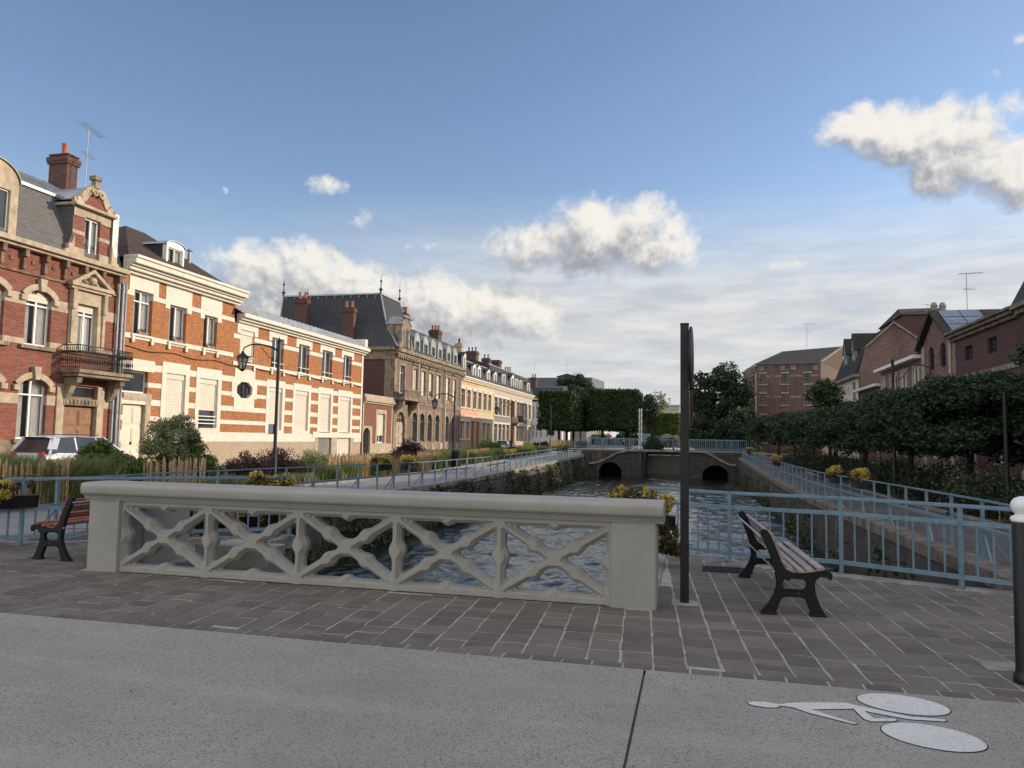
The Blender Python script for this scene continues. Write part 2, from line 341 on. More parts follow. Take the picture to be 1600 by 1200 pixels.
# ------------------------------------------------------------------ object helpers
def tag(o, label=None, cat=None, group=None, kind=None):
    if label: o['label'] = label
    if cat: o['category'] = cat
    if group: o['group'] = group
    if kind: o['kind'] = kind
    return o
def thing(name, label, cat, loc=(0, 0, 0), rz=0., group=None):
    o = bpy.data.objects.new(name, None); COL.objects.link(o); o.empty_display_size = .2
    o.location = loc; o.rotation_euler = (0, 0, rz); o['orig'] = 1
    del o['orig']
    return tag(o, label, cat, group)
def rootloc(p):
    while p.parent: p = p.parent
    return Vector(p.location)
class MB:
    def __init__(s): s.v = []; s.f = []; s.m = []
    def face(s, pts, m=0):
        n = len(s.v); s.v += [tuple(p) for p in pts]; s.f.append(tuple(range(n, n+len(pts)))); s.m.append(m)
    def box(s, x0, x1, y0, y1, z0, z1, m=0, mp=None):
        P = [(x0, y0, z0), (x1, y0, z0), (x1, y1, z0), (x0, y1, z0), (x0, y0, z1), (x1, y0, z1), (x1, y1, z1), (x0, y1, z1)]
        if mp: P = [mp(*p) for p in P]
        n = len(s.v); s.v += [tuple(p) for p in P]
        for q in ((0, 3, 2, 1), (4, 5, 6, 7), (0, 1, 5, 4), (1, 2, 6, 5), (2, 3, 7, 6), (3, 0, 4, 7)):
            s.f.append(tuple(n+i for i in q)); s.m.append(m)
    def bar(s, a, b, w, h=None, m=0, up=(0, 0, 1)):
        a = Vector(a); b = Vector(b); h = h or w; d = (b-a).normalized(); U = Vector(up)
        if abs(d.dot(U)) > .98: U = Vector((0, 1, 0))
        x = d.cross(U).normalized(); y = x.cross(d).normalized()
        n = len(s.v)
        for c in (a, b):
            for i, j in ((-1, -1), (1, -1), (1, 1), (-1, 1)): s.v.append(tuple(c+x*(i*w/2)+y*(j*h/2)))
        for q in ((3, 2, 1, 0), (4, 5, 6, 7), (0, 1, 5, 4), (1, 2, 6, 5), (2, 3, 7, 6), (3, 0, 4, 7)):
            s.f.append(tuple(n+i for i in q)); s.m.append(m)
    def tube(s, pts, rad, seg=8, m=0, cap=True):
        pts = [Vector(p) for p in pts]; rs = rad if isinstance(rad, (list, tuple)) else [rad]*len(pts)
        n0 = len(s.v); pr = None
        for i, p in enumerate(pts):
            d = (pts[min(i+1, len(pts)-1)]-pts[max(i-1, 0)]).normalized()
            if pr is None:
                U = Vector((0, 0, 1)) if abs(d.z) < .9 else Vector((0, 1, 0)); x = d.cross(U).normalized()
            else: x = (pr-d*pr.dot(d)).normalized()
            pr = x; y = d.cross(x)
            for k in range(seg):
                a = 2*math.pi*k/seg; s.v.append(tuple(p+(x*math.cos(a)+y*math.sin(a))*rs[i]))
        for i in range(len(pts)-1):
            for k in range(seg):
                a = n0+i*seg+k; b = n0+i*seg+(k+1) % seg; s.f.append((a, b, b+seg, a+seg)); s.m.append(m)
        if cap:
            s.f.append(tuple(n0+k for k in reversed(range(seg)))); s.m.append(m)
            s.f.append(tuple(n0+(len(pts)-1)*seg+k for k in range(seg))); s.m.append(m)
    def lathe(s, prof, c=(0, 0, 0), seg=16, m=0):
        s.tube([Vector(c)+Vector((0, 0, z)) for r, z in prof], [max(r, .0005) for r, z in prof], seg, m)
    def prism(s, poly, a, b, mp, m=0):
        """poly in (p,q); extruded between a and b along third axis; mp(p,q,t)"""
        n = len(s.v); k = len(poly)
        s.v += [tuple(mp(p, q, a)) for p, q in poly]+[tuple(mp(p, q, b)) for p, q in poly]
        s.f.append(tuple(range(n, n+k))); s.m.append(m)
        s.f.append(tuple(reversed(range(n+k, n+2*k)))); s.m.append(m)
        for i in range(k):
            j = (i+1) % k; s.f.append((n+i, n+j, n+k+j, n+k+i)); s.m.append(m)
    def build(s, name, mats, parent=None, world=True, bevel=0., smooth=False, loc=None, seg=1, merge=False):
        me = bpy.data.meshes.new(name)
        off = Vector((0, 0, 0))
        if world and parent: off = rootloc(parent)
        if loc is not None and not parent: off = Vector(loc)
        vs = [(a-off.x, b-off.y, c-off.z) for a, b, c in s.v] if off.length else s.v
        me.from_pydata(vs, [], s.f)
        mats = mats if isinstance(mats, (list, tuple)) else [mats]
        for mm in mats: me.materials.append(M[mm] if isinstance(mm, str) else mm)
        if len(mats) > 1: me.polygons.foreach_set('material_index', s.m)
        bm = bmesh.new(); bm.from_mesh(me)
        if bevel or merge: bmesh.ops.remove_doubles(bm, verts=bm.verts, dist=1e-4)
        bmesh.ops.recalc_face_normals(bm, faces=bm.faces)
        if bevel: bmesh.ops.bevel(bm, geom=[e for e in bm.edges if len(e.link_faces) == 2 and e.calc_face_angle(0) > .5], offset=bevel, segments=seg, affect='EDGES', clamp_overlap=True)
        if smooth:
            for f in bm.faces: f.smooth = True
            for e in bm.edges:
                if len(e.link_faces) == 2 and e.calc_face_angle(0) > .7: e.smooth = False
        bm.to_mesh(me); bm.free()
        o = bpy.data.objects.new(name, me); COL.objects.link(o)
        if parent: o.parent = parent
        if loc is not None and not parent: o.location = loc
        return o
def struct(o): o['kind'] = 'structure'; return o
def npmesh(name, V, k, mat, parent=None, loc=None):
    """V (n*k,3) array, each k verts a face"""
    off = rootloc(parent) if parent else (Vector(loc) if loc is not None else Vector((0, 0, 0)))
    V = (np.asarray(V, dtype=np.float32)-np.array(off, dtype=np.float32))
    n = len(V); nf = n//k
    me = bpy.data.meshes.new(name); me.vertices.add(n); me.vertices.foreach_set('co', V.ravel())
    me.loops.add(n); me.loops.foreach_set('vertex_index', np.arange(n, dtype=np.int32))
    me.polygons.add(nf); me.polygons.foreach_set('loop_start', np.arange(0, n, k, dtype=np.int32)); me.polygons.foreach_set('loop_total', np.full(nf, k, dtype=np.int32))
    me.materials.append(M[mat] if isinstance(mat, str) else mat); me.update(calc_edges=True)
    o = bpy.data.objects.new(name, me); COL.objects.link(o)
    if parent: o.parent = parent
    elif loc is not None: o.location = loc
    return o
rng = np.random.default_rng(7)
def rdir(n):
    v = rng.normal(size=(n, 3)); return v/np.linalg.norm(v, axis=1)[:, None]
def leafquads(P, size, flat=0., ref=None, asp=.6):
    n = len(P); d = rdir(n)
    if flat: d[:, 2] *= (1-flat); d /= np.linalg.norm(d, axis=1)[:, None]
    t = np.cross(d, rdir(n)); t /= np.linalg.norm(t, axis=1)[:, None]+1e-9
    s = size*(.6+.8*rng.random((n, 1)))
    a = d*s*.5; b = t*s*.5*asp; bend = np.cross(d, t)*s*.12
    return np.stack([P-a, P-b+bend, P+a, P+b+bend], axis=1).reshape(-1, 3)
def crown_pts(c, rad, n, K=40, cr=.35, low=-1., seed=None):
    """clumped leaf positions inside an ellipsoid"""
    c = np.array(c); rad = np.array(rad)
    d = rdir(K); d[:, 2] = np.where(d[:, 2] < low, -d[:, 2], d[:, 2])
    cc = c+d*rad*(.35+.5*rng.random((K, 1))**.6)
    crr = cr*rad.mean()*(.6+.8*rng.random(K))
    idx = rng.integers(0, K, n); dd = rdir(n)
    r = (.55+.5*rng.random((n, 1)))
    P = cc[idx]+dd*crr[idx][:, None]*r*np.array([1, 1, .75])
    return P
def box_pts(x0, x1, y0, y1, z0, z1, n, j=.15):
    """points in a skin near the surface of a clipped block"""
    dx, dy, dz = x1-x0, y1-y0, z1-z0; ar = np.array([dy*dz, dy*dz, dx*dz, dx*dz, dx*dy, dx*dy*.6]); ar = ar/ar.sum()
    f = rng.choice(6, n, p=ar); U = rng.random((n, 3)); P = np.array([x0, y0, z0])+U*np.array([dx, dy, dz])
    e = rng.random(n)*.35
    for k, (ax, val, sg) in enumerate(((0, x0, 1), (0, x1, -1), (1, y0, 1), (1, y1, -1), (2, z1, -1), (2, z0, 1))):
        mk = f == k; P[mk, ax] = val+sg*e[mk]
    return P+rng.normal(scale=j, size=(n, 3))*.5
def blades(P, h, w=.02, lean=.5):
    n = len(P); a = rng.random(n)*2*np.pi; H = h*(.6+.5*rng.random(n)); L = H*lean*(.3+rng.random(n))
    dx = np.stack([np.cos(a), np.sin(a), 0*a], 1); sx = np.stack([-np.sin(a), np.cos(a), 0*a], 1)*w
    up = np.array([0, 0, 1.])
    mid = P+up*(H*.62)[:, None]+dx*(L*.32)[:, None]; top = P+up*H[:, None]+dx*L[:, None]
    q1 = np.stack([P-sx*.5, P+sx*.5, mid+sx*.45, mid-sx*.45], 1)
    q2 = np.stack([mid-sx*.45, mid+sx*.45, top+sx*.05, top-sx*.05], 1)
    return np.concatenate([q1.reshape(-1, 3), q2.reshape(-1, 3)])
def gz(Y):
    return float(np.interp(Y, [8, 12, 18, 26, 36, 46, 62, 70, 110], [.0, .0, -.06, -.15, -.12, .02, .28, .45, .5]))
# ------------------------------------------------------------------ facade helpers
def LM(X):  # left row: faces +X ; s along Y
    return lambda s, d, z: (X+d, s, z)
def RM(X):  # right row: faces -X
    return lambda s, d, z: (X-d, s, z)
def FM(Y):  # faces -Y ; s along X
    return lambda s, d, z: (s, Y-d, z)
def PM(a, b):  # facade through two plan points, outward normal on the right of a->b
    a = Vector((a[0], a[1])); b = Vector((b[0], b[1])); t = (b-a).normalized(); nn = Vector((t.y, -t.x))
    return lambda s, d, z: (a.x+t.x*s+nn.x*d, a.y+t.y*s+nn.y*d, z)
def grid_wall(mb, mp, s0, s1, z0, z1, ops, zones=(), rev=.22):
    cl = lambda v, a, b: min(max(v, a), b)
    S = {s0, s1}; Z = {z0, z1}
    for o in ops: S |= {cl(o[0], s0, s1), cl(o[1], s0, s1)}; Z |= {cl(o[2], z0, z1), cl(o[3], z0, z1)}
    for o in zones: S |= {cl(o[0], s0, s1), cl(o[1], s0, s1)}; Z |= {cl(o[2], z0, z1), cl(o[3], z0, z1)}
    def uniq(q):
        q = sorted(q); r = [q[0]]
        for k in q[1:]:
            if k-r[-1] > 1e-4: r.append(k)
        return r
    S = uniq(S); Z = uniq(Z); ns, nz = len(S)-1, len(Z)-1
    D = [[0.]*nz for _ in range(ns)]; MI = [[0]*nz for _ in range(ns)]
    for i in range(ns):
        for j in range(nz):
            cs, cz = (S[i]+S[i+1])/2, (Z[j]+Z[j+1])/2
            for zo in zones:
                if zo[0] < cs < zo[1] and zo[2] < cz < zo[3]: MI[i][j] = zo[4]; D[i][j] = zo[5] if len(zo) > 5 else 0.
            for o in ops:
                if o[0] < cs < o[1] and o[2] < cz < o[3]: MI[i][j] = -1-MI[i][j]; D[i][j] = -rev; break
    for i in range(ns):
        for j in range(nz):
            a, b, c, e, d = S[i], S[i+1], Z[j], Z[j+1], D[i][j]
            if MI[i][j] >= 0: mb.face([mp(a, d, c), mp(b, d, c), mp(b, d, e), mp(a, d, e)], MI[i][j])
            if i+1 < ns and abs(D[i+1][j]-d) > 1e-5:
                mm = MI[i][j] if D[i][j] > D[i+1][j] else MI[i+1][j]; mm = mm if mm >= 0 else -1-mm
                mb.face([mp(b, d, c), mp(b, D[i+1][j], c), mp(b, D[i+1][j], e), mp(b, d, e)], mm)
            if j+1 < nz and abs(D[i][j+1]-d) > 1e-5:
                mm = MI[i][j] if D[i][j] > D[i][j+1] else MI[i][j+1]; mm = mm if mm >= 0 else -1-mm
                mb.face([mp(a, d, e), mp(b, d, e), mp(b, D[i][j+1], e), mp(a, D[i][j+1], e)], mm)
def arch_fill(mb, mp, s0, s1, zs, zt, d0, d1, m=0, n=10):
    """solid between a segmental arch (spring zs, crown zt) and the flat top zt+eps"""
    w = (s1-s0)/2; h = zt-zs; top = zt+.002
    if h > w: h = w
    r = (w*w+h*h)/(2*h); zc = zt-r; cs = (s0+s1)/2
    pr = None
    for k in range(n+1):
        s = s0+(s1-s0)*k/n; z = zc+math.sqrt(max(r*r-(s-cs)**2, 0))
        if k:
            mb.face([mp(pr[0], d0, pr[1]), mp(s, d0, z), mp(s, d0, top), mp(pr[0], d0, top)], m)
            mb.face([mp(pr[0], d0, pr[1]), mp(s, d0, z), mp(s, d1, z), mp(pr[0], d1, pr[1])], m)
        pr = (s, z)
def window(root, mp, s0, s1, z0, z1, d=-.2, mull=1, transoms=(.72,), fw=.075, curtain=False, frame='white', glass='glass', name='window', shutter=0., arch=0):
    mb = MB(); W = s1-s0; e = .004
    s0 += e; s1 -= e; z0 += e; z1 -= e
    mb.box(s0, s0+fw, d-.03, d+.03, z0, z1, 0, mp); mb.box(s1-fw, s1, d-.03, d+.03, z0, z1, 0, mp)
    mb.box(s0+fw, s1-fw, d-.03, d+.03, z0, z0+fw, 0, mp); mb.box(s0+fw, s1-fw, d-.03, d+.03, z1-fw, z1, 0, mp)
    for k in range(mull):
        c = s0+(s1-s0)*(k+1)/(mull+1); mb.box(c-fw*.55, c+fw*.55, d-.028, d+.034, z0+fw, z1-fw, 0, mp)
    for t in transoms:
        c = z0+(z1-z0)*t; mb.box(s0+fw, s1-fw, d-.026, d+.030, c-fw*.4, c+fw*.4, 0, mp)
    w = mb.build(name, frame, root)
    gb = MB(); gb.face([mp(s0+.02, d-.012, z0+.02), mp(s1-.02, d-.012, z0+.02), mp(s1-.02, d-.012, z1-.02), mp(s0+.02, d-.012, z1-.02)])
    gb.build('pane', 'glassclear' if curtain else glass, w)
    if curtain:
        cb = MB(); n = 14
        for (a, b) in ((s0+.02, s0+W*.36), (s1-W*.36, s1-.02)) if curtain == 1 else ((s0+.02, s1-.02),):
            for k in range(n):
                x0 = a+(b-a)*k/n; x1 = a+(b-a)*(k+1)/n
                da, db = (d-.1, d-.15) if k % 2 else (d-.15, d-.1)
                cb.face([mp(x0, da, z0), mp(x1, db, z0), mp(x1, db, z1), mp(x0, da, z1)])
        cb.build('curtain', 'curtain', w)
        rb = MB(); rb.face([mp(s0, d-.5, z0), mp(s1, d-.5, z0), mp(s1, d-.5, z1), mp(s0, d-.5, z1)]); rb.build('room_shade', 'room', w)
    if shutter:
        sb = MB(); zb = z1-(z1-z0)*shutter; n = max(3, int((z1-zb)/.12))
        for k in range(n):
            a = zb+(z1-zb)*k/n; b2 = zb+(z1-zb)*(k+1)/n
            sb.box(s0+.01, s1-.01, d+.04, d+.055, a+.004, b2-.004, 0, mp)
        sb.build('roller_shutter', 'shutter', w)
    return w
def frontdoor(root, mp, s0, s1, z0, z1, mat='cream', d=-.18, leaves=2):
    mb = MB(); mb.box(s0+.003, s1-.003, d-.06, d, z0, z1-.003, 0, mp)
    w = (s1-s0)/leaves
    for k in range(leaves):
        a = s0+w*k+.07; b = s0+w*(k+1)-.07; H = z1-z0
        for (p, q) in ((.06, .34), (.40, .66), (.72, .95)):
            mb.box(a, b, d, d+.025, z0+H*p, z0+H*q, 0, mp); mb.box(a+.06, b-.06, d+.025, d+.04, z0+H*p+.06, z0+H*q-.06, 0, mp)
    o = mb.build('door', mat, root)
    h = MB(); c = s0+w*(leaves-1)+.05; h.box(c-.02, c+.02, d+.0, d+.07, z0+(z1-z0)*.42, z0+(z1-z0)*.42+.12, 0, mp); h.build('handle', 'iron', o)
    return o
def cornice(mb, mp, s0, s1, steps, m=0):
    """steps: (z0,z1,depth) boxes"""
    for (a, b, d) in steps: mb.box(s0, s1, -.02, d, a, b, m, mp)
def chimney(root, x0, x1, y0, y1, z0, z1, npots, mat='darkbrick', potmat='terracotta', along='x'):
    mb = MB(); mb.box(x0, x1, y0, y1, z0, z1)
    mb.box(x0-.07, x1+.07, y0-.07, y1+.07, z1-.42, z1-.30); mb.box(x0-.10, x1+.10, y0-.10, y1+.10, z1-.30, z1-.10); mb.box(x0-.04, x1+.04, y0-.04, y1+.04, z1+.002, z1+.06)
    o = mb.build('chimney', mat, root, bevel=.0)
    for k in range(npots):
        t = (k+.5)/npots; cx = x0+(x1-x0)*t if along == 'x' else (x0+x1)/2; cy = (y0+y1)/2 if along == 'x' else y0+(y1-y0)*t
        p = MB(); p.lathe([(.14, 0), (.13, .1), (.115, .5), (.14, .56), (.14, .62), (.10, .62)], (cx, cy, z1+.06), 10); p.build('chimney_pot', potmat, o, smooth=True)
    return o
def antenna(root, p, h, ang=0., n=7, L=1.1):
    mb = MB(); p = Vector(p); mb.tube([p, p+Vector((0, 0, h))], .022, 5)
    dx = Vector((math.cos(ang), math.sin(ang), 0)); dy = Vector((-dx.y, dx.x, 0))
    for lev, (ll, kk) in enumerate(((L, n), (L*.45, 4))):
        c = p+Vector((0, 0, h*(1-.28*lev)-.04)); mb.bar(c-dx*ll*.3, c+dx*ll*.7+Vector((0, 0, .12*(lev == 0))), .022)
        for i in range(kk):
            t = -.3+i/(kk-1); e = c+dx*ll*t+Vector((0, 0, .12*(t+.3)*(lev == 0))); w = .28-.09*i/kk
            mb.bar(e-dy*w, e+dy*w, .014)
    return mb.build('antenna', 'pipe', root)
def gable_roof(mb, pts, zr, over=0., m=0): pass
def polyfill(outline, holes, t, mp, name, mat, parent, world=True, bevel=.004):
    """2D outline with holes -> extruded solid. mp(p,q,d)"""
    bm = bmesh.new(); es = []
    for ring in [outline]+list(holes):
        vs = [bm.verts.new((p, q, 0)) for p, q in ring]
        for i in range(len(vs)): es.append(bm.edges.new((vs[i], vs[(i+1) % len(vs)])))
    bmesh.ops.triangle_fill(bm, edges=es, use_beauty=True, use_dissolve=False)
    r = bmesh.ops.extrude_face_region(bm, geom=list(bm.faces))
    for v in [e for e in r['geom'] if isinstance(e, bmesh.types.BMVert)]: v.co.z += t
    bmesh.ops.recalc_face_normals(bm, faces=bm.faces)
    if bevel: bmesh.ops.bevel(bm, geom=[e for e in bm.edges if len(e.link_faces) == 2 and e.calc_face_angle(0) > .9], offset=bevel, segments=2, affect='EDGES', clamp_overlap=True)
    off = rootloc(parent) if (parent and world) else Vector((0, 0, 0))
    for v in bm.verts: v.co = Vector(mp(v.co.x, v.co.y, v.co.z))-off
    bmesh.ops.recalc_face_normals(bm, faces=bm.faces)
    me = bpy.data.meshes.new(name); bm.to_mesh(me); bm.free(); me.materials.append(M[mat])
    o = bpy.data.objects.new(name, me); COL.objects.link(o); o.parent = parent
    return o
def copy_tree(o, parent=None):
    c = o.copy(); COL.objects.link(c)
    if parent: c.parent = parent
    for ch in [k for k in bpy.data.objects if k.parent == o]: copy_tree(ch, c)
    return c
# ------------------------------------------------------------------ ground, quays, canal
XL, XR, WZ, YB = -9.5, 3.75, -1.55, 66.6     # quay lines, water level, far bridge plane
YS = [8., 9., 10, 12, 15, 18, 22, 26, 31, 36, 41, 46, 54, 62, 70, 90, 110, 210]
def strip(name, x0, x1, mat, dz=0., ys=YS):
    mb = MB()
    for a, b in zip(ys[:-1], ys[1:]):
        mb.face([(x0, a, gz(a)+dz), (x1, a, gz(a)+dz), (x1, b, gz(b)+dz), (x0, b, gz(b)+dz)])
    return struct(mb.build(name, mat))
g0 = MB()     # terrain sheet reaching the horizon, with the canal left open
for (x0, x1) in ((-1500, XL-.02), (XR+.02, 1500)):
    for a, b in zip(YS[:-1], YS[1:]): g0.face([(x0, a, gz(a)-.03), (x1, a, gz(a)-.03), (x1, b, gz(b)-.03), (x0, b, gz(b)-.03)])
g0.m = [0 if True else 0 for _ in g0.f]
g0.face([(-1500, 210, .47), (1500, 210, .47), (1500, 3000, .47), (-1500, 3000, .47)])
g0.face([(-1500, -1500, -.03), (1500, -1500, -.03), (1500, 7.7, -.03), (-1500, 7.7, -.03)])
g0.face([(-1500, 7.7, -.03), (XL-.02, 7.7, -.03), (XL-.02, 8, -.03), (-1500, 8, -.03)])
g0.face([(XR+.02, 7.7, -.03), (1500, 7.7, -.03), (1500, 8, -.03), (XR+.02, 8, -.03)])
g0.m = [1 if max(g0.v[i][1] for i in f) > 75 else 0 for f in g0.f]
struct(g0.build('ground', ['tarmac', 'soil']))
strip('quay_path', -13.0, XL-.3, 'tarmac', .0)
strip('planting_bed', -18.6, -13.05, 'soil', .015)
strip('street', -25.2, -18.7, 'street', -.012)
strip('street', 10.4, 13.2, 'street', -.012)
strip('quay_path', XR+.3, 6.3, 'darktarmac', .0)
strip('planting_bed', 6.35, 10.3, 'soil', .015)
kb = MB()
for a, b in zip(YS[:-1], YS[1:]):
    if b > 110: break
    for (x0, x1) in ((-13.05, -12.93), (-18.7, -18.55), (6.28, 6.4), (10.3, 10.42)):
        za, zb = gz(a)+.06, gz(b)+.06
        kb.face([(x0, a, za), (x1, a, za), (x1, b, zb), (x0, b, zb)]); kb.face([(x0, a, za-.1), (x0, a, za), (x0, b, zb), (x0, b, zb-.1)]); kb.face([(x1, a, za-.1), (x1, a, za), (x1, b, zb), (x1, b, zb-.1)])
struct(kb.build('kerb', 'coping'))
# concrete road in the foreground with a dark joint
YE, XJ = 5.45, -.33
rd = MB()
for (x0, x1, y0, y1) in ((-60, XJ-.008, -40, YE), (XJ+.008, 60, -40, YE)): rd.face([(x0, y0, .0), (x1, y0, .0), (x1, y1, .0), (x0, y1, .0)])
struct(rd.build('road', 'concrete'))
# bridge deck outline towards the water
PW_R = [(-.50, 7.72), (-.50, 11.25), (.50, 10.62), (3.0, 9.62), (5.2, 8.9), (9., 8.6), (20, 8.5)]
PW_L = [(-6.25, 7.72), (-6.25, 10.95), (-7.0, 10.4), (-8.9, 9.05), (-9.8, 8.7), (-12, 8.5), (-25, 8.5)]
def back_edge(x):
    if -6.25 < x < -.50: return 7.80
    q = PW_R[1:] if x > -3 else sorted(PW_L[1:])
    xs = [p[0] for p in q]; return float(np.interp(x, xs, [p[1] for p in q]))
mbed = MB()
xs = sorted(set([-30, -25, -12, -9.8, -8.9, -7, -6.2501, -6.2499, -.5001, -.4999, .5, 3, 5.2, 9, 20, 30]))
for a, b in zip(xs[:-1], xs[1:]):
    mbed.face([(a, YE, -.0025), (b, YE, -.0025), (b, back_edge(b-1e-5), -.0025), (a, back_edge(a+1e-5), -.0025)])
struct(mbed.build('mortar_bed', 'mortar'))
# pavers, each one real: courses run away from the road, slightly skewed
pv = MB(); skew = math.tan(R(-3.6)); cw = .242
def paver(pts, z):
    c = sum((Vector(p) for p in pts), Vector((0, 0)))/len(pts); n = len(pv.v); tx, ty = random.uniform(-.005, .005), random.uniform(-.005, .005)
    for k in (1., .0):
        for p in pts:
            d = (Vector(p)-c); q = c+d*(1-(.035 if k == 0 else 0)); pv.v.append((q.x, q.y, z-(.016*k)+(q-c).x*tx+(q-c).y*ty))
    m = len(pts); pv.f.append(tuple(range(n+m, n+2*m))); pv.m.append(0)
    for i in range(m):
        j = (i+1) % m; pv.f.append((n+i, n+j, n+m+j, n+m+i)); pv.m.append(0)
random.seed(3)
x = -14.
while x < 12.:      # border course along the road
    w = random.uniform(.20, .27); paver([(x+.006, YE+.008), (x+w-.006, YE+.008), (x+w-.006, YE+.115), (x+.006, YE+.115)], random.uniform(.0, .004)); x += w
i = -62
while i < 60:
    x0 = -1.0+i*cw; y = YE+.128+random.uniform(0, .1)-.1
    while y < 12.2:
        L = random.choice((.13, .17, .2, .25, .3, .36))*random.uniform(.9, 1.1)
        g1, g2 = .0035+random.random()*.0045, .0045+random.random()*.004
        ya, yb = max(y+g2, YE+.122), y+L-g2
        xa = x0+g1+(y-YE)*skew; xb = x0+cw-g1+(y-YE)*skew; xm = (xa+xb)/2
        if -15 < xm < 13 and yb-ya > .04:
            be = min(back_edge(xa), back_edge(xb))-.16
            if 7.22 < y and -6.9 < xm < -.34 and y+L > 7.3: be = min(be, 7.36)
            yb = min(yb, be)
            if yb-ya > .05:
                jit = lambda: random.uniform(-.006, .006)
                paver([(xa+jit(), ya+jit()), (xb+jit(), ya+jit()), (xb+L*skew+jit(), yb+jit()), (xa+L*skew+jit(), yb+jit())], random.uniform(.0, .0035))
        y += L
    i += 1
struct(pv.build('pavement', 'paver'))
# stone kerb along the water edge and the walls under it
def edge_wall(name, pts, z0, z1f, mat, closed_top=.34, batter=0., nsx=None):
    mb = MB(); cb = MB()
    for (a, b) in zip(pts[:-1], pts[1:]):
        a = Vector(a); b = Vector(b); L = (b-a).length; n = max(1, int(L/2.2)); t = (b-a).normalized(); nn = Vector((t.y, -t.x))*batter
        for k in range(n):
            p = a+(b-a)*k/n; q = a+(b-a)*(k+1)/n; zp, zq = z1f(p.y), z1f(q.y)
            mb.face([(p.x+nn.x, p.y+nn.y, z0), (q.x+nn.x, q.y+nn.y, z0), (q.x, q.y, zq-.18), (p.x, p.y, zp-.18)])
            o2 = Vector((t.y, -t.x))*.05; i2 = -Vector((t.y, -t.x))*closed_top; e = t*.006
            for lo in (0,):
                P1, Q1 = p+e, q-e; dz = random.uniform(-.01, .012)
                ring = [(P1+o2), (Q1+o2), (Q1+i2), (P1+i2)]; zz = [zp, zq, zq, zp]
                base = len(cb.v)
                for r, z in zip(ring, zz): cb.v.append((r.x, r.y, z-.18))
                for r, z in zip(ring, zz): cb.v.append((r.x, r.y, z+.02+dz))
                for f in ((4, 5, 6, 7), (0, 1, 5, 4), (1, 2, 6, 5), (2, 3, 7, 6), (3, 0, 4, 7)): cb.f.append(tuple(base+i for i in f)); cb.m.append(0)
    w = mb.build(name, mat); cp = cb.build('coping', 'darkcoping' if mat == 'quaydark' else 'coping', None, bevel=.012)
    return w, cp
w, c = edge_wall('quay_wall', [(XL, YB), (XL, 9.0)][::-1], WZ-.4, gz, 'quaywall', batter=.28); c.parent = w
tag(w, 'long mossy stone quay wall on the left bank below the blue railing', 'wall')
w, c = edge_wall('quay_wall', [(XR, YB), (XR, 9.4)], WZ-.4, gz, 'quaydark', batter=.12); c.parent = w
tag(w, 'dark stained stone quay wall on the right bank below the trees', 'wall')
w, c = edge_wall('abutment_wall', [(-.5, 11.25), (-.5, 7.8)][::1], WZ-.4, lambda y: .0, 'wallbrick', .14); c.parent = w
w1, c1 = edge_wall('face', [(3.9, 9.3), (3.0, 9.62), (.5, 10.62), (-.5, 11.25)], WZ-.4, lambda y: .0, 'wallbrick', .16); w1.parent = w; c1.parent = w
tag(w, 'abutment wall under the paved corner beside the right hand bench', 'wall')
w, c = edge_wall('abutment_wall', [(-6.25, 7.8), (-6.25, 10.95)], WZ-.4, lambda y: .0, 'wallbrick', .16); c.parent = w
w1, c1 = edge_wall('face', [(-6.25, 10.95), (-7.0, 10.4), (-8.9, 9.05), (-9.8, 8.7)], WZ-.4, lambda y: .0, 'wallbrick', .16); w1.parent = w; c1.parent = w
tag(w, 'brick abutment wall seen through the white balustrade near the left bench', 'wall')
bw = MB(); bw.face([(-6.4, 7.79, WZ-.4), (-.4, 7.79, WZ-.4), (-.4, 7.79, -.02), (-6.4, 7.79, -.02)]); struct(bw.build('bridge_face', 'wallbrick'))
# weeds on the foot and face of the left wall
n = 16000; Y = 14+52*rng.random(n)**1.1; lowf = rng.random(n)**2.2; zt = np.interp(Y, [8, 26, 46, 70], [0, -.15, .02, .3])
clump = np.sin(Y*1.7)+np.sin(Y*.61+2)+np.sin(Y*4.3)*.6+rng.normal(size=n)*.8
keep = clump > .1; Y = Y[keep]; lowf = lowf[keep]; zt = zt[keep]
zz_ = WZ+.02+(zt-WZ-.1)*lowf; xx = XL+.30*(1-(zz_-WZ)/1.5)+.05+rng.random(len(Y))*.35*(1-lowf)
o = npmesh('wall_weeds', leafquads(np.stack([xx, Y, zz_], 1), .16), 4, 'ivy'); tag(o, 'weeds and ivy growing on the left quay wall above the water', 'weeds', None, 'stuff')
n = 5000; Y = 11+54*rng.random(n); lowf = rng.random(n)**3; zz_ = WZ+.02+1.1*lowf; xx = XR-.12*(1-(zz_-WZ)/1.5)-.04-rng.random(n)*.15
kp = (np.sin(Y*1.3)+np.sin(Y*.5)+rng.normal(size=n)*.7) > .5
o = npmesh('wall_weeds', leafquads(np.stack([xx[kp], Y[kp], zz_[kp]], 1), .13), 4, 'ivy'); tag(o, 'weeds at the waterline of the right quay wall', 'weeds', None, 'stuff')
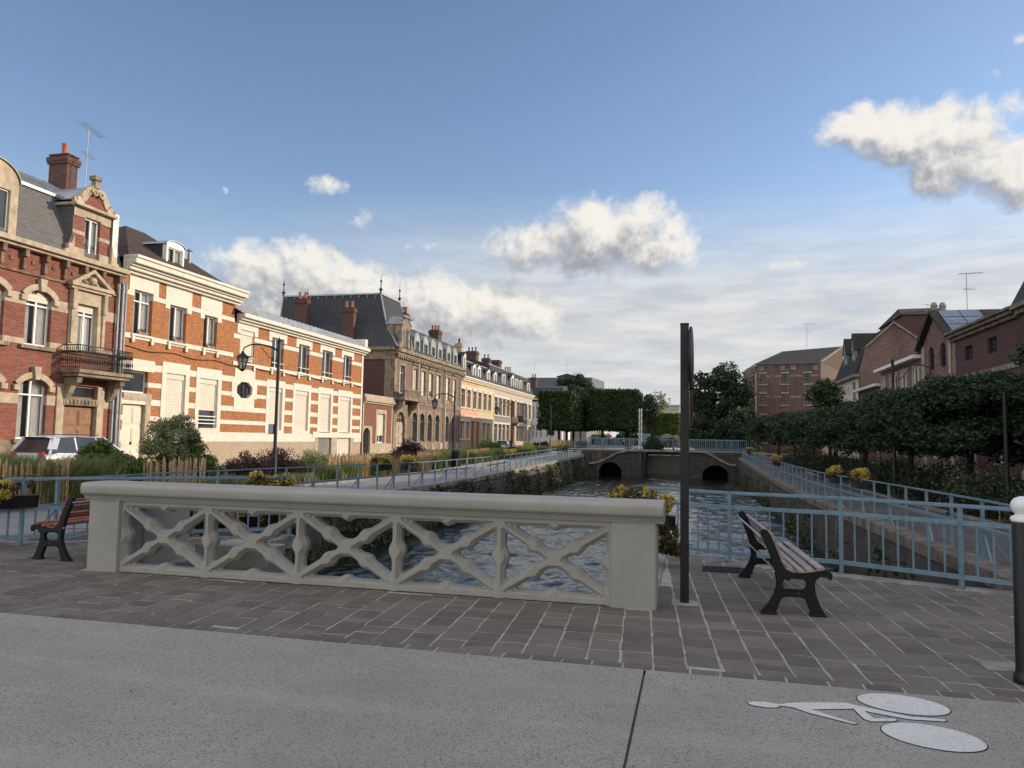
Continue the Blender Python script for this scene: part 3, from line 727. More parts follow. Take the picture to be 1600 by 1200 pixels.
# water with real waves
def wave(x, y):
    p = Vector((x*1.0, y*.62, 0)); h = mnoise.fractal(p*1.15, .9, 2.1, 4)*.054+mnoise.noise(Vector((x*3.3, y*2.3, 3)))*.034
    h += mnoise.noise(Vector((x*6.5, y*4.6, 9)))*.016
    return h
def water_grid(x0, x1, y0, y1, dx, dy, amp=1.):
    nx, ny = int((x1-x0)/dx), int((y1-y0)/dy)
    vs = [(x0+(x1-x0)*i/nx, y0+(y1-y0)*j/ny, WZ+amp*wave(x0+(x1-x0)*i/nx, y0+(y1-y0)*j/ny)) for j in range(ny+1) for i in range(nx+1)]
    return vs, [(j*(nx+1)+i, j*(nx+1)+i+1, (j+1)*(nx+1)+i+1, (j+1)*(nx+1)+i) for j in range(ny) for i in range(nx)]
V, Fc = [], []
for (x0, x1, y0, y1, dx, dy) in ((-9.9, 4.2, 7.0, 24., .075, .085), (-9.9, 4.2, 24., 46., .12, .16), (-9.9, 4.2, 46., 76., .2, .3)):
    vs, fs = water_grid(x0, x1, y0, y1, dx, dy); o_ = len(V); V += vs; Fc += [tuple(i+o_ for i in f) for f in fs]
me = bpy.data.meshes.new('water'); me.from_pydata(V, [], Fc); me.polygons.foreach_set('use_smooth', [True]*len(Fc)); me.materials.append(M['water'])
wt = bpy.data.objects.new('water', me); COL.objects.link(wt); struct(wt)
ub = MB(); ub.face([(-9.9, 76, -.35), (4.2, 76, -.35), (4.2, 210, -.35), (-9.9, 210, -.35)]); struct(ub.build('upstream_water', 'water'))
for xx_, nm in ((XL, 'upstream_bank'), (XR, 'upstream_bank')):
    bb = MB(); bb.box(xx_-(.1), xx_+.1, 80, 210, -1.6, .44); struct(bb.build(nm, 'sluicewall'))
# ------------------------------------------------------------------ sluice bridge across the canal
sl = thing('sluice_bridge', 'dark stone sluice bridge with two arches and a walkway across the canal', 'bridge', (-3, YB, WZ))
DZ = .74
def arch_block(x0, x1, a0, a1, zs, zt, Y0, Y1, name):
    mb = MB(); mp = FM(Y0)
    grid_wall(mb, mp, x0, x1, WZ-.4, DZ, [(a0, a1, WZ-.4, zt)], rev=.0001)
    arch_fill(mb, mp, a0, a1, zs, zt, 0, -6, n=18)
    for xq in (a0, a1): mb.face([(xq, Y0, WZ-.4), (xq, Y0+6, WZ-.4), (xq, Y0+6, zs), (xq, Y0, zs)])
    mb.face([(a0, Y0+6, WZ-.4), (a1, Y0+6, WZ-.4), (a1, Y0+6, zt), (a0, Y0+6, zt)])
    mb.face([(x1, Y0, WZ-.4), (x1, Y1, WZ-.4), (x1, Y1, DZ), (x1, Y0, DZ)]); mb.face([(x0, Y0, WZ-.4), (x0, Y1, WZ-.4), (x0, Y1, DZ), (x0, Y0, DZ)])
    mb.face([(x0, Y0, DZ), (x1, Y0, DZ), (x1, Y1, DZ), (x0, Y1, DZ)])
    o = mb.build(name, 'sluicewall', sl)
    vb = MB(); cs, w, h = (a0+a1)/2, (a1-a0)/2, zt-zs; r = (w*w+h*h)/(2*h); zc = zt-r
    a_ = math.asin(min(1, w/r)); pr = None
    for k in range(15):
        t = -a_+2*a_*k/14; A = Vector((cs+r*math.sin(t), Y0-.05, zc+r*math.cos(t))); B = Vector((cs+(r+.38)*math.sin(t), Y0-.05, zc+(r+.38)*math.cos(t)))
        if pr: vb.face([pr[0], A, B, pr[1]]); vb.face([pr[1], B, B+Vector((0, .06, 0)), pr[1]+Vector((0, .06, 0))])
        pr = (A, B)
    vb.build('arch_ring', 'sluicewall', o)
    return o
ax = [onY(u, 740, YB)[0] for u in (935, 971)]
arch_block(XL-.2, -4.45, ax[0], ax[1], -1.0, onY(953, 722, YB)[1], YB, YB+12, 'pier')
bx = [onY(u, 745, YB)[0] for u in (1098, 1138)]
rx0 = onY(1073, 745, YB)[0]
arch_block(rx0, XR+.3, bx[0], bx[1], -.95, onY(1117, 727, YB)[1], YB, YB+12, 'pier')
mb = MB(); mb.box(-5.6, rx0+1.4, YB-.15, YB+1.2, DZ+.002, DZ+.16); mb.build('walkway', 'coping', sl)
for (pts) in ([(920, 724), (935, 722), (950, 715), (965, 707), (985, 703.5), (1003, 703)], [(1085, 704), (1100, 706), (1112, 711), (1125, 719), (1140, 726), (1150, 727)]):
    mb = MB(); q = [Vector((onY(u, v, YB)[0], YB-.07, onY(u, v, YB)[1])) for u, v in pts]
    for a, b in zip(q[:-1], q[1:]): mb.bar(a, b, .14, .16)
    mb.build('string_course', 'coping', sl)
mb = MB(); mb.box(-4.45, rx0, YB+9., YB+9.3, WZ-.3, .25); mb.build('weir', 'weir', sl)
mb = MB(); mb.box(-4.45, rx0, YB+8.6, YB+9.6, .35, .72); mb.build('lock_beam', 'coping', sl)
mb = MB(); mb.box(XL-3, XR+3, YB+7, YB+12, DZ-.01, DZ+.05); mb.build('deck', 'coping', sl)
mb = MB()
for k in range(4):
    xg = -4.2+k*1.05; mb.box(xg, xg+.09, YB+8.4, YB+8.5, WZ, .5)
# ------------------------------------------------------------------ bicycle pictogram painted on the concrete
def gp(X, Y): return onZ(1000+X/2.6667, 940+Y/2.6667, .004)
pm = MB()
def ell(a, b, wid, ang0=0):
    A, B = gp(*a), gp(*b); c = (A+B)/2; d = (B-A)/2; nrm = Vector((-d.y, d.x, 0)).normalized()*wid
    pm.face([c+d*math.cos(t)+nrm*math.sin(t) for t in [2*math.pi*k/40 for k in range(40)]])
w1 = (gp(1100, 388)-gp(1100, 467)).length/2
ell((905, 402), (1292, 452), w1*.93); ell((1005, 528), (1446, 598), w1*.97)
for poly in ([(450, 420), (470, 416), (520, 417), (560, 424), (585, 427), (585, 434), (570, 441), (530, 441), (480, 434), (455, 427)],
             [(585, 427), (620, 421), (720, 419), (860, 421), (905, 432), (890, 446), (715, 449), (660, 444), (610, 436), (583, 434)],
             [(640, 442), (715, 449), (800, 476), (905, 508), (890, 510), (790, 485), (700, 462)],
             [(905, 432), (1000, 452), (1130, 480), (1270, 490), (1277, 497), (1265, 499), (1120, 490), (1020, 472), (890, 446)],
             [(890, 446), (935, 455), (975, 485), (1065, 488), (1072, 494), (1060, 498), (965, 499), (935, 490), (905, 462)]):
    pm.face([gp(*p) for p in poly])
OL = []
for f in pm.f:
    L_ = [Vector(pm.v[i]) for i in f]
    OL += [(L_[i], L_[(i+1) % len(L_)]) for i in range(len(L_))]
for a, b in OL:
    d = (b-a); 
    if d.length < 1e-4: continue
    d = d.normalized()*.006; nrm = Vector((-d.y, d.x, 0)); dz = Vector((0, 0, -.002)); a2, b2 = a+dz-d, b+dz+d; pm.face([a2-nrm*1.1, b2-nrm*1.1, b2+nrm*1.1, a2+nrm*1.1], 1)
tag(pm.build('bicycle_marking', ['paint', 'grout']), 'worn white bicycle pictogram painted on the concrete in the foreground', 'road marking')
n = 260; lx = rng.random(n)*16-10; ly = 2.2+rng.random(n)**.8*6.2
kp = ~((ly > 7.25) & (lx > -6.9) & (lx < -.3)); n = int(kp.sum()); Pq = np.stack([lx[kp], ly[kp], np.full(n, .009)], 1)
d_ = rdir(n); d_[:, 2] *= .12; t_ = np.stack([-d_[:, 1], d_[:, 0], d_[:, 2]], 1); s_ = (.006+.016*rng.random((n, 1))**2)
o = npmesh('fallen_leaves', np.stack([Pq-d_*s_, Pq-t_*s_*.5, Pq+d_*s_, Pq+t_*s_*.5], 1).reshape(-1, 3), 4, 'l_dry'); tag(o, 'small dry leaves and grit scattered over the paving and concrete', 'leaf litter', None, 'stuff')
dg = MB(); c = onZ(1136, 889, .02)
for k in range(9): dg.box(c.x-.30, c.x+.30, c.y-.2+k*.045, c.y-.2+k*.045+.022, .012, .02)
for k in range(7): dg.box(c.x-.30+k*.095, c.x-.285+k*.095, c.y-.2, c.y+.2, .012, .019)
tag(dg.build('drain_grate', 'castiron'), 'slotted iron drain grate in the paving by the blue railing', 'drain')
ps = MB(); c = onZ(1575, 1044, .0)
ps.box(c.x-.17, c.x+.17, c.y-.11, c.y+.11, .0, .013); tag(ps.build('access_cover', 'coping', bevel=.004), 'pale stone access slab in the paving by the bollard', 'cover')
# ------------------------------------------------------------------ the white balustrade
PX0, PX1, PY0, PY1 = -6.83, -.34, 7.35, 7.75
bal = thing('balustrade', 'pale painted concrete balustrade of five crossed panels between two square piers', 'balustrade', ((PX0+PX1)/2, PY0, 0))
def coping_profile():
    # (d, z) d measured out from the centre line
    h = .225
    P = [(0, 1.02), (h*.75, 1.018), (h+.022, 1.014), (h+.040, 1.003), (h+.050, .985), (h+.053, .965), (h+.051, .905), (h+.045, .888), (h+.03, .879), (h+.008, .876), (h-.004, .868), (h-.004, .852), (h-.016, .845), (h-.024, .832), (h-.024, .818), (h-.04, .812)]
    return P
pr = coping_profile(); ring = [(d, z) for d, z in pr]+[(-d, z) for d, z in reversed(pr[1:])]
yc = (PY0+PY1)/2
cb = MB(); cb.prism(ring, PX0-.07, PX1+.07, lambda p, q, t: (t, yc+p, q)); cb.build('coping', 'parapet', bal, bevel=.012, seg=2, smooth=True)
for (a, b) in ((PX0, PX0+.42), (PX1-.44, PX1)):
    p = MB(); p.box(a, b, PY0, PY1, -.02, .815); p.build('pier', 'parapet', bal, bevel=.012, seg=2)
X0p, X1p = PX0+.42, PX1-.44; NP = 5; PWd = (X1p-X0p)/NP; Z0p, Z1p = .005, .815
def panel_mesh():
    Wd, H = PWd, Z1p-Z0p; st = .0052; nx, nz = int(Wd/st), int(H/st); dx, dz = Wd/nx, H/nz
    X = np.linspace(0, Wd, nx+1)[:, None]*np.ones((1, nz+1)); Z = np.ones((nx+1, 1))*np.linspace(0, H, nz+1)[None, :]
    def seg(a, b, w):
        a = np.array(a); b = np.array(b); d = b-a; t = np.clip(((X-a[0])*d[0]+(Z-a[1])*d[1])/(d@d), 0, 1)
        return np.hypot(X-a[0]-t*d[0], Z-a[1]-t*d[1])-w
    def disc(c, r): return np.hypot(X-c[0], Z-c[1])-r
    k = .042
    def smin(a, b, k=k):
        h = np.clip(.5+.5*(b-a)/k, 0, 1); return b*(1-h)+a*h-k*h*(1-h)
    zb, zt, hw = .065, H-.06, .052
    A = [seg((0, zb), (Wd, zt), hw), seg((Wd, zb), (0, zt), hw), seg((0, 0), (0, H), .054), seg((Wd, 0), (Wd, H), .054),
         seg((0, .03), (Wd, .03), .060), seg((0, H-.02), (Wd, H-.02), .065)]
    B = [disc((Wd/2, (zb+zt)/2), .088), disc((Wd/2, .06), .066), disc((Wd/2, H-.055), .066), disc((0, H/2), .092), disc((Wd, H/2), .092)]
    for t in (.31, .69):
        B += [disc((Wd*t, zb+(zt-zb)*t), .078), disc((Wd*t, zt-(zt-zb)*t), .078)]
    s = A[0]
    for q in A[1:]+B: s = smin(s, q)
    t = -s
    ss = lambda a, b, v: np.clip((v-a)/(b-a), 0, 1)**2*(3-2*np.clip((v-a)/(b-a), 0, 1))
    Hh = .022*ss(0, .005, t)+.024*ss(.015, .020, t)+.024*ss(.031, .036, t)
    back = .05
    verts, faces = [], []
    fi, bi = {}, {}
    def vid(dic, key, x, z, y):
        if key not in dic: dic[key] = len(verts); verts.append((x, y, z))
        return dic[key]
    for i in range(nx):
        for j in range(nz):
            cs = [(i, j), (i+1, j), (i+1, j+1), (i, j+1)]; vals = [t[c] for c in cs]
            if max(vals) <= 0: continue
            pf, pb, cut = [], [], []
            for q in range(4):
                c, d = cs[q], cs[(q+1) % 4]; va, vb = vals[q], vals[(q+1) % 4]
                if va > 0:
                    pf.append(vid(fi, c, X[c], Z[c], -Hh[c])); pb.append(vid(bi, c, X[c], Z[c], back+Hh[c]))
                if (va > 0) != (vb > 0):
                    w = va/(va-vb); x = X[c]+(X[d]-X[c])*w; z = Z[c]+(Z[d]-Z[c])*w; key = tuple(sorted((c, d)))
                    a_ = vid(fi, key, x, z, 0.); b_ = vid(bi, key, x, z, back); pf.append(a_); pb.append(b_); cut.append((a_, b_))
            if len(pf) > 2: faces.append(tuple(pf)); faces.append(tuple(reversed(pb)))
            if len(cut) == 2: faces.append((cut[0][0], cut[0][1], cut[1][1], cut[1][0]))
    me = bpy.data.meshes.new('lattice_panel'); me.from_pydata(verts, [], faces); me.materials.append(M['parapet'])
    bm = bmesh.new(); bm.from_mesh(me); bmesh.ops.recalc_face_normals(bm, faces=bm.faces)
    for f in bm.faces: f.smooth = True
    for e in bm.edges:
        if len(e.link_faces) == 2 and e.calc_face_angle(0) > .9: e.smooth = False
    bm.to_mesh(me); bm.free(); return me
pme = panel_mesh()
for k in range(NP):
    o = bpy.data.objects.new('lattice_panel', pme); COL.objects.link(o); o.parent = bal
    o.location = (X0p+k*PWd-bal.location.x, .105, Z0p)
# pale blocks behind the balustrade
pb = MB(); pb.box(-6.80, -6.42, 7.77, 8.62, -.02, .80); tag(pb.build('concrete_block', 'parapet', loc=(-6.6, 8.2, 0), bevel=.01), 'tall pale concrete return behind the left pier of the balustrade', 'concrete block')
pb = MB(); pb.box(-5.75, -4.76, 7.82, 8.18, -.25, .30); tag(pb.build('concrete_block', 'parapet', loc=(-5.4, 8.0, 0), bevel=.01), 'low pale concrete ledge visible through the second balustrade panel', 'concrete block')
# ------------------------------------------------------------------ benches
OUT = [(-.067, 0), (.005, 0), (.06, 0), (.075, .04), (.12, .15), (.16, .165), (.29, .165), (.33, .15), (.37, .05), (.375, 0), (.50, 0), (.505, .02), (.47, .08), (.425, .20), (.415, .29), (.43, .335), (.465, .362), (.52, .36), (.56, .33), (.575, .375), (.565, .41), (.50, .425), (.40, .40), (.30, .385), (.22, .39), (.16, .42), (.115, .50), (.075, .60), (.04, .70), (.0, .775), (-.035, .79), (-.07, .765), (-.06, .73), (-.02, .64), (.02, .54), (.045, .45), (.065, .36), (.075, .27), (.05, .19), (.0, .10), (-.06, .03)]
HOLE = [(.155, .235), (.30, .235), (.33, .25), (.345, .29), (.33, .325), (.30, .335), (.17, .335), (.14, .32), (.13, .28), (.14, .245)]
def make_bench(loc, rz, slat, label, L=1.75, grp='benches beside the balustrade'):
    b = thing('bench', label, 'bench', loc, rz, grp)     # local: x forward, y along the bench
    for yy in (0., L-.05):
        fr = polyfill(OUT, [HOLE], .05, lambda p, q, d, yy=yy: (p, yy+d, q), 'end_frame', 'castiron', b, world=False, bevel=.008)
        for cx in (-.0, .44):
            ft = MB(); ft.box(cx-.075, cx+.075, yy-.012, yy+.062, 0, .018); ft.build('foot', 'castiron', b, world=False, bevel=.005)
    def slatbox(p, q, w, t, nm, over=.06):
        mb = MB(); a = Vector((p[0], 0, p[1])); dd = Vector((q[0]-p[0], 0, q[1]-p[1])).normalized(); nn = Vector((-dd.z, 0, dd.x))
        mb.prism([(0, 0), (w, 0), (w, t), (0, t)], -over, L+over, lambda u_, v_, y_: (a.x+dd.x*u_+nn.x*v_, y_, a.z+dd.z*u_+nn.z*v_))
        return mb.build(nm, slat, b, world=False, bevel=.006, seg=2)
    for k in range(4):
        x = .160+k*.094; zf = lambda x_: float(np.interp(x_, [.16, .24, .32, .42, .52], [.425, .395, .388, .405, .428]))
        slatbox((x, zf(x)+.004), (x+.068, zf(x+.068)+.004), .068, .028, 'seat_slat', -.002)
    bk = [(.118, .50), (.085, .585), (.05, .675), (.008, .76)]
    for k in range(3):
        (x1, z1), (x2, z2) = bk[k], bk[k+1]; d = Vector((x2-x1, z2-z1)); l = d.length
        slatbox((x1, z1), (x2, z2), l*.80, -.028, 'back_slat', -.002)
    rb = MB(); rb.tube([(-.075, .0, .72), (-.075, L, .72)], .009, 6); rb.build('tie_rod', 'galv', b, world=False)
    rb = MB(); rb.tube([(.05, .0, .40), (.27, L, .20)], .008, 6); rb.tube([(.05, L, .40), (.27, 0, .20)], .008, 6); rb.build('cross_brace', 'galv', b, world=False)
    return b
bf = onZ(1201, 960); ff = onZ(1278, 967); bb_ = onZ(1163, 902)
fw = (ff-bf).normalized(); al = math.atan2((bb_-bf).y, (bb_-bf).x)-math.pi/2
LR = (bb_-bf).length
bench_r = make_bench((bf.x, bf.y, .004), al, 'slatpink', 'dark iron bench with faded brown slats beside the steel signpost on the right', L=min(2.1, max(1.5, LR)))
nf = onZ(97, 877, .0)
# left bench: built mirrored by facing away from the view
bl = make_bench((-7.62, 7.65, .004), R(180-36), 'slatred', 'iron bench with red brown slats partly behind the left end of the balustrade', L=1.7)
bl.location = (-7.45-.0, 9.0, .004)
p0 = onZ(101, 877, .0); axd = Vector((.03, 1, 0)).normalized()
# local y (length) must point from far frame to near frame when facing (-x)
bl.location = (p0.x+axd.x*1.7, p0.y+axd.y*1.7, .004); bl.rotation_euler = (0, 0, math.atan2(-axd.y, -axd.x)-math.pi/2)
# ------------------------------------------------------------------ signpost seen edge on
D = 7.39; base = onZ(1070, 943, 0)
sp = thing('signpost', 'dark rectangular steel signpost with a round sign seen edge on', 'signpost', base)
mb = MB(); mb.box(-.045, .040, -.03, .03, 0, 2.80); mb.build('post', 'blackpost', sp, world=False, bevel=.004)
mb = MB(); mb.box(-.047, .042, -.032, .032, 2.80, 2.815); mb.build('cap', 'blackpost', sp, world=False)
mb = MB(); mb.box(-.13, .13, -.11, .11, -.005, .012); mb.build('footing', 'mortar', sp, world=False, bevel=.004)
def disc(cz, r, x0, x1, ang): 
    mb = MB(); n = 40; c, s = math.cos(ang), math.sin(ang)
    poly = [(r*math.cos(2*math.pi*k/n), r*math.sin(2*math.pi*k/n)) for k in range(n)]
    mb.prism(poly, x0, x1, lambda p, q, t: (.052+c*t-s*p, c*p+s*t+.0, cz+q)); return mb
o = disc(2.455, .325, .0, .022, R(-3)).build('round_sign', 'blackpost', sp, world=False, bevel=.002)
mb = MB(); mb.bar((.04, 0, 2.62), (.065, 0, 2.62), .05, .03); mb.bar((.05, 0, 2.30), (.075, 0, 2.30), .05, .03); mb.bar((.05, 0, 1.93), (.075, 0, 1.93), .05, .03); mb.build('bracket', 'blackpost', sp, world=False)
mb = MB(); mb.prism([(-.18, 0), (.18, 0), (.18, .36), (-.18, .36)], 0, .016, lambda p, q, t: (.052+t*.99-.09*p, p*.99+t*.09, 1.765+q)); mb.build('square_plate', 'blackpost', sp, world=False, bevel=.003)
# ------------------------------------------------------------------ bollard at the right edge
bo = onZ(1607, 1068, 0)
b = thing('bollard', 'black cylindrical bollard with a white ball top at the right edge', 'bollard', bo)
mb = MB(); mb.lathe([(.085, 0), (.088, .012), (.088, .05), (.076, .065), (.072, .09), (.070, 1.08), (.066, 1.09)], seg=28); mb.build('shaft', 'blackpost', b, world=False, smooth=True)
mb = MB(); mb.lathe([(.066, 1.09), (.075, 1.098), (.077, 1.115), (.07, 1.128), (.05, 1.135), (.047, 1.145), (.062, 1.165), (.074, 1.195), (.070, 1.225), (.052, 1.25), (.02, 1.265), (.001, 1.268)], seg=28); mb.build('ball_top', 'white', b, world=False, smooth=True)
# ------------------------------------------------------------------ bridge railings
def rail_run(root, pts, hs, zf=lambda p: 0., top=.95, nb=7, extra_end=False):
    """posts at pts, round-edged top tube, mid rail, low rail, balusters"""
    P = [Vector((p[0], p[1], zf(p))) for p in pts]
    tb, mb2, lb = MB(), MB(), MB()
    for a, b in zip(P[:-1], P[1:]):
        tb.bar(a+Vector((0, 0, top-.02)), b+Vector((0, 0, top-.02)), .05, .045)
        mb2.bar(a+Vector((0, 0, hs[0])), b+Vector((0, 0, hs[0])), .035, .05); lb.bar(a+Vector((0, 0, hs[1])), b+Vector((0, 0, hs[1])), .035, .05)
    tb.build('top_rail', 'blue', root, bevel=.01, seg=2); mb2.build('middle_rail', 'blue', root); lb.build('bottom_rail', 'blue', root)
    for p in P:
        pb = MB(); pb.bar(p, p+Vector((0, 0, top-.03)), .05, .05, up=(0, 1, 0)); pb.build('post', 'blue', root, bevel=.006)
    for a, b in zip(P[:-1], P[1:]):
        n = max(2, int(round((b-a).length/.165)))
        for k in range(1, n):
            c = a+(b-a)*k/n; q = MB(); q.bar(c+Vector((0, 0, hs[1]+.026)), c+Vector((0, 0, hs[0]-.026)), .02, .02, up=(0, 1, 0)); q.build('baluster', 'blue', root)
r = thing('railing', 'pale blue railing with upright bars along the water side of the right bench', 'railing', (.45, 10.4, 0))
q1, q2, q3 = onZ(1140, 880), onZ(1315, 895), onZ(1503, 920)
e = q3+(q3-q2).normalized()*1.45
rail_run(r, [(-.62, 11.1), q1, q2, q3, e], (.74, .13))
r = thing('railing', 'pale blue railing behind the balustrade and the left bench', 'railing', (-6.4, 10.4, 0))
rail_run(r, [(-6.2, 10.75), (-7.1, 10.15), (-8.1, 9.4), (-9.1, 8.6), (-10.2, 7.9), (-11.6, 7.3)], (.52, .13), nb=3)
# quay railings : thin top bar, thick middle bar, braces
def quay_rail(label, X, ys, side, loc):
    root = thing('railing', label, 'railing', loc)
    tb, m2 = MB(), MB()
    P = [Vector((X, y, gz(y))) for y in ys]
    for a, b in zip(P[:-1], P[1:]):
        tb.bar(a+Vector((0, 0, .86)), b+Vector((0, 0, .86)), .028, .028); m2.bar(a+Vector((0, 0, .46)), b+Vector((0, 0, .46)), .045, .05)
    tb.build('top_bar', 'blue', root); m2.build('middle_bar', 'blue', root)
    for i, p in enumerate(P):
        pb = MB(); pb.bar(p, p+Vector((0, 0, .85)), .04, .05, up=(0, 1, 0))
        if i % 2 == 0 and p.y < 60:
            pb.bar(p+Vector((0, 0, .46)), p+Vector((-.34*side, .0, .0)), .028, .028); pb.bar(p+Vector((0, 0, .46)), p+Vector((0, -.30, .0)), .028, .028)
        pb.build('post', 'blue', root)
quay_rail('long pale blue railing along the left quay edge', XL-.12, [7.0+1.35*i for i in range(44)], 1, (XL, 12, 0))
quay_rail('long pale blue railing along the right quay under the trees', XR+.22, [9.3+1.3*i for i in range(44)], -1, (XR, 12, 0))
r = thing('railing', 'distant blue grey railing on top of the sluice bridge', 'railing', (-3, YB, DZ))
tb = MB(); z = DZ+.16
for yy, (xa, xb) in ((YB+.1, (XL+.3, -5.2)), (YB+.1, (rx0+.2, XR+.2)), (YB+7.3, (XL-2, XR+2))):
    q = MB(); q.bar((xa, yy, z+.95), (xb, yy, z+.95), .06, .06); q.build('top_bar', 'blue', r)
    q = MB(); q.bar((xa, yy, z+.12), (xb, yy, z+.12), .04, .04); q.build('bottom_bar', 'blue', r)
    n = int((xb-xa)/.17)
    q = MB()
    for k in range(n+1):
        xx = xa+(xb-xa)*k/n; w_ = .07 if k % 8 == 0 else .028; q.bar((xx, yy, z+.0), (xx, yy, z+.94), w_, w_, up=(0, 1, 0))
    q.build('upright_bars', 'blue', r)
# ------------------------------------------------------------------ flower boxes hung on the railings
def planter(p, L, ang, label, hang=0., hh=.3, n=700, box=True):
    t = thing('flower_box', label, 'flower box', p, ang, 'yellow flower boxes on the railings')
    if not box: L *= 1.
    mb = MB(); mb.prism([(-.09, 0), (.09, 0), (.12, .17), (-.12, .17)], -L/2*(1 if box else .5), L/2*(1 if box else .5), lambda a, b, c: (c, a, b-.17)); mb.build('box', 'iron', t, world=False)
    K = max(7, int(L*16))
    def cl(n_, dz, s, sc):
        cx = (rng.random(K)-.5)*L; cy = (rng.random(K)-.5)*.25; cz = rng.random(K)*hh*.6-hang*rng.random(K)
        i = rng.integers(0, K, n_); return np.stack([cx[i], cy[i], cz[i]+dz], 1)+rdir(n_)*(.085*sc)*np.array([1, 1, .8])*(.6+.5*rng.random((n_, 1)))
    q = leafquads(cl(n, .02, .05, 1.45), .05)
    o = npmesh('leaves', q, 4, 'petunia_leaf'); o.parent = t
    q = leafquads(cl(n*2, .09, .05, 1.2), .038, asp=.95)
    o = npmesh('flowers', q, 4, 'flower'); o.parent = t
    return t
# ------------------------------------------------------------------ left row of houses (street front on the plane X = -26)
XF = -26.
FL = LM(XF)
def S(u, v=600): return onX(u, v, XF)[0]
def Zp(u, v): return onX(u, v, XF)[1]
def WN(ul, ur, vt, vb): return (S(ul, (vt+vb)/2), S(ur, (vt+vb)/2), Zp(ul, vb), Zp(ul, vt))
def arch_window(root, mb, mp, o, mull=1, tr=(.8,), m=0, rise=.3, **kw):
    arch_fill(mb, mp, o[0], o[1], o[3]-rise, o[3], 0, -.22, m)
    return window(root, mp, o[0], o[1], o[2], o[3], mull=mull, transoms=tr, **kw)
def hood(root, mp, s0, s1, zs, rise, w, d, mat, name='hood_mould', key=True, z_in=0.):
    """arched moulding over an opening with a key stone"""
    mb = MB(); wd = (s1-s0)/2+.06; h = rise; r = (wd*wd+h*h)/(2*h); zc = zs+h-r; c = (s0+s1)/2; a = math.asin(min(1, wd/r)); pr = None; n = 12
    for k in range(n+1):
        t = -a+2*a*k/n; A = (c+(r+.02)*math.sin(t), zc+(r+.02)*math.cos(t)); B = (c+(r+w)*math.sin(t), zc+(r+w)*math.cos(t))
        if pr:
            for f in ((pr[0]+(d,), A+(d,), B+(d,), pr[1]+(d,)), (pr[1]+(d,), B+(d,), B+(0.,), pr[1]+(0.,)), (pr[0]+(d,), A+(d,), A+(0.,), pr[0]+(0.,))):
                mb.face([mp(q[0], q[2], q[1]) for q in f])
        pr = (A, B)
    for s_, dz in ((s0-.16, 0), (s1+.16, 0)): mb.box(s_-.13, s_+.13, .0, d+.02, zs-.16, zs+.06, 0, mp)
    if key: mb.prism([(c-.10, zs+h-.04), (c+.10, zs+h-.04), (c+.17, zs+h+w+.22), (c-.17, zs+h+w+.22)], 0, d+.1, lambda p, q, t: mp(p, t, q))
    return mb.build(name, mat, root)
def downpipe(root, s, z0, z1, d=.12, mat='pipe', r=.055):
    mb = MB(); mb.tube([FL(s, .02, z1+.15), FL(s, d, z1-.05), FL(s, d, z0)], r, 8)
    z = z0+1.
    while z < z1: mb.tube([FL(s, d, z), FL(s, d, z+.05)], r*1.3, 8); z += 1.9
    return mb.build('downpipe', mat, root, smooth=True)
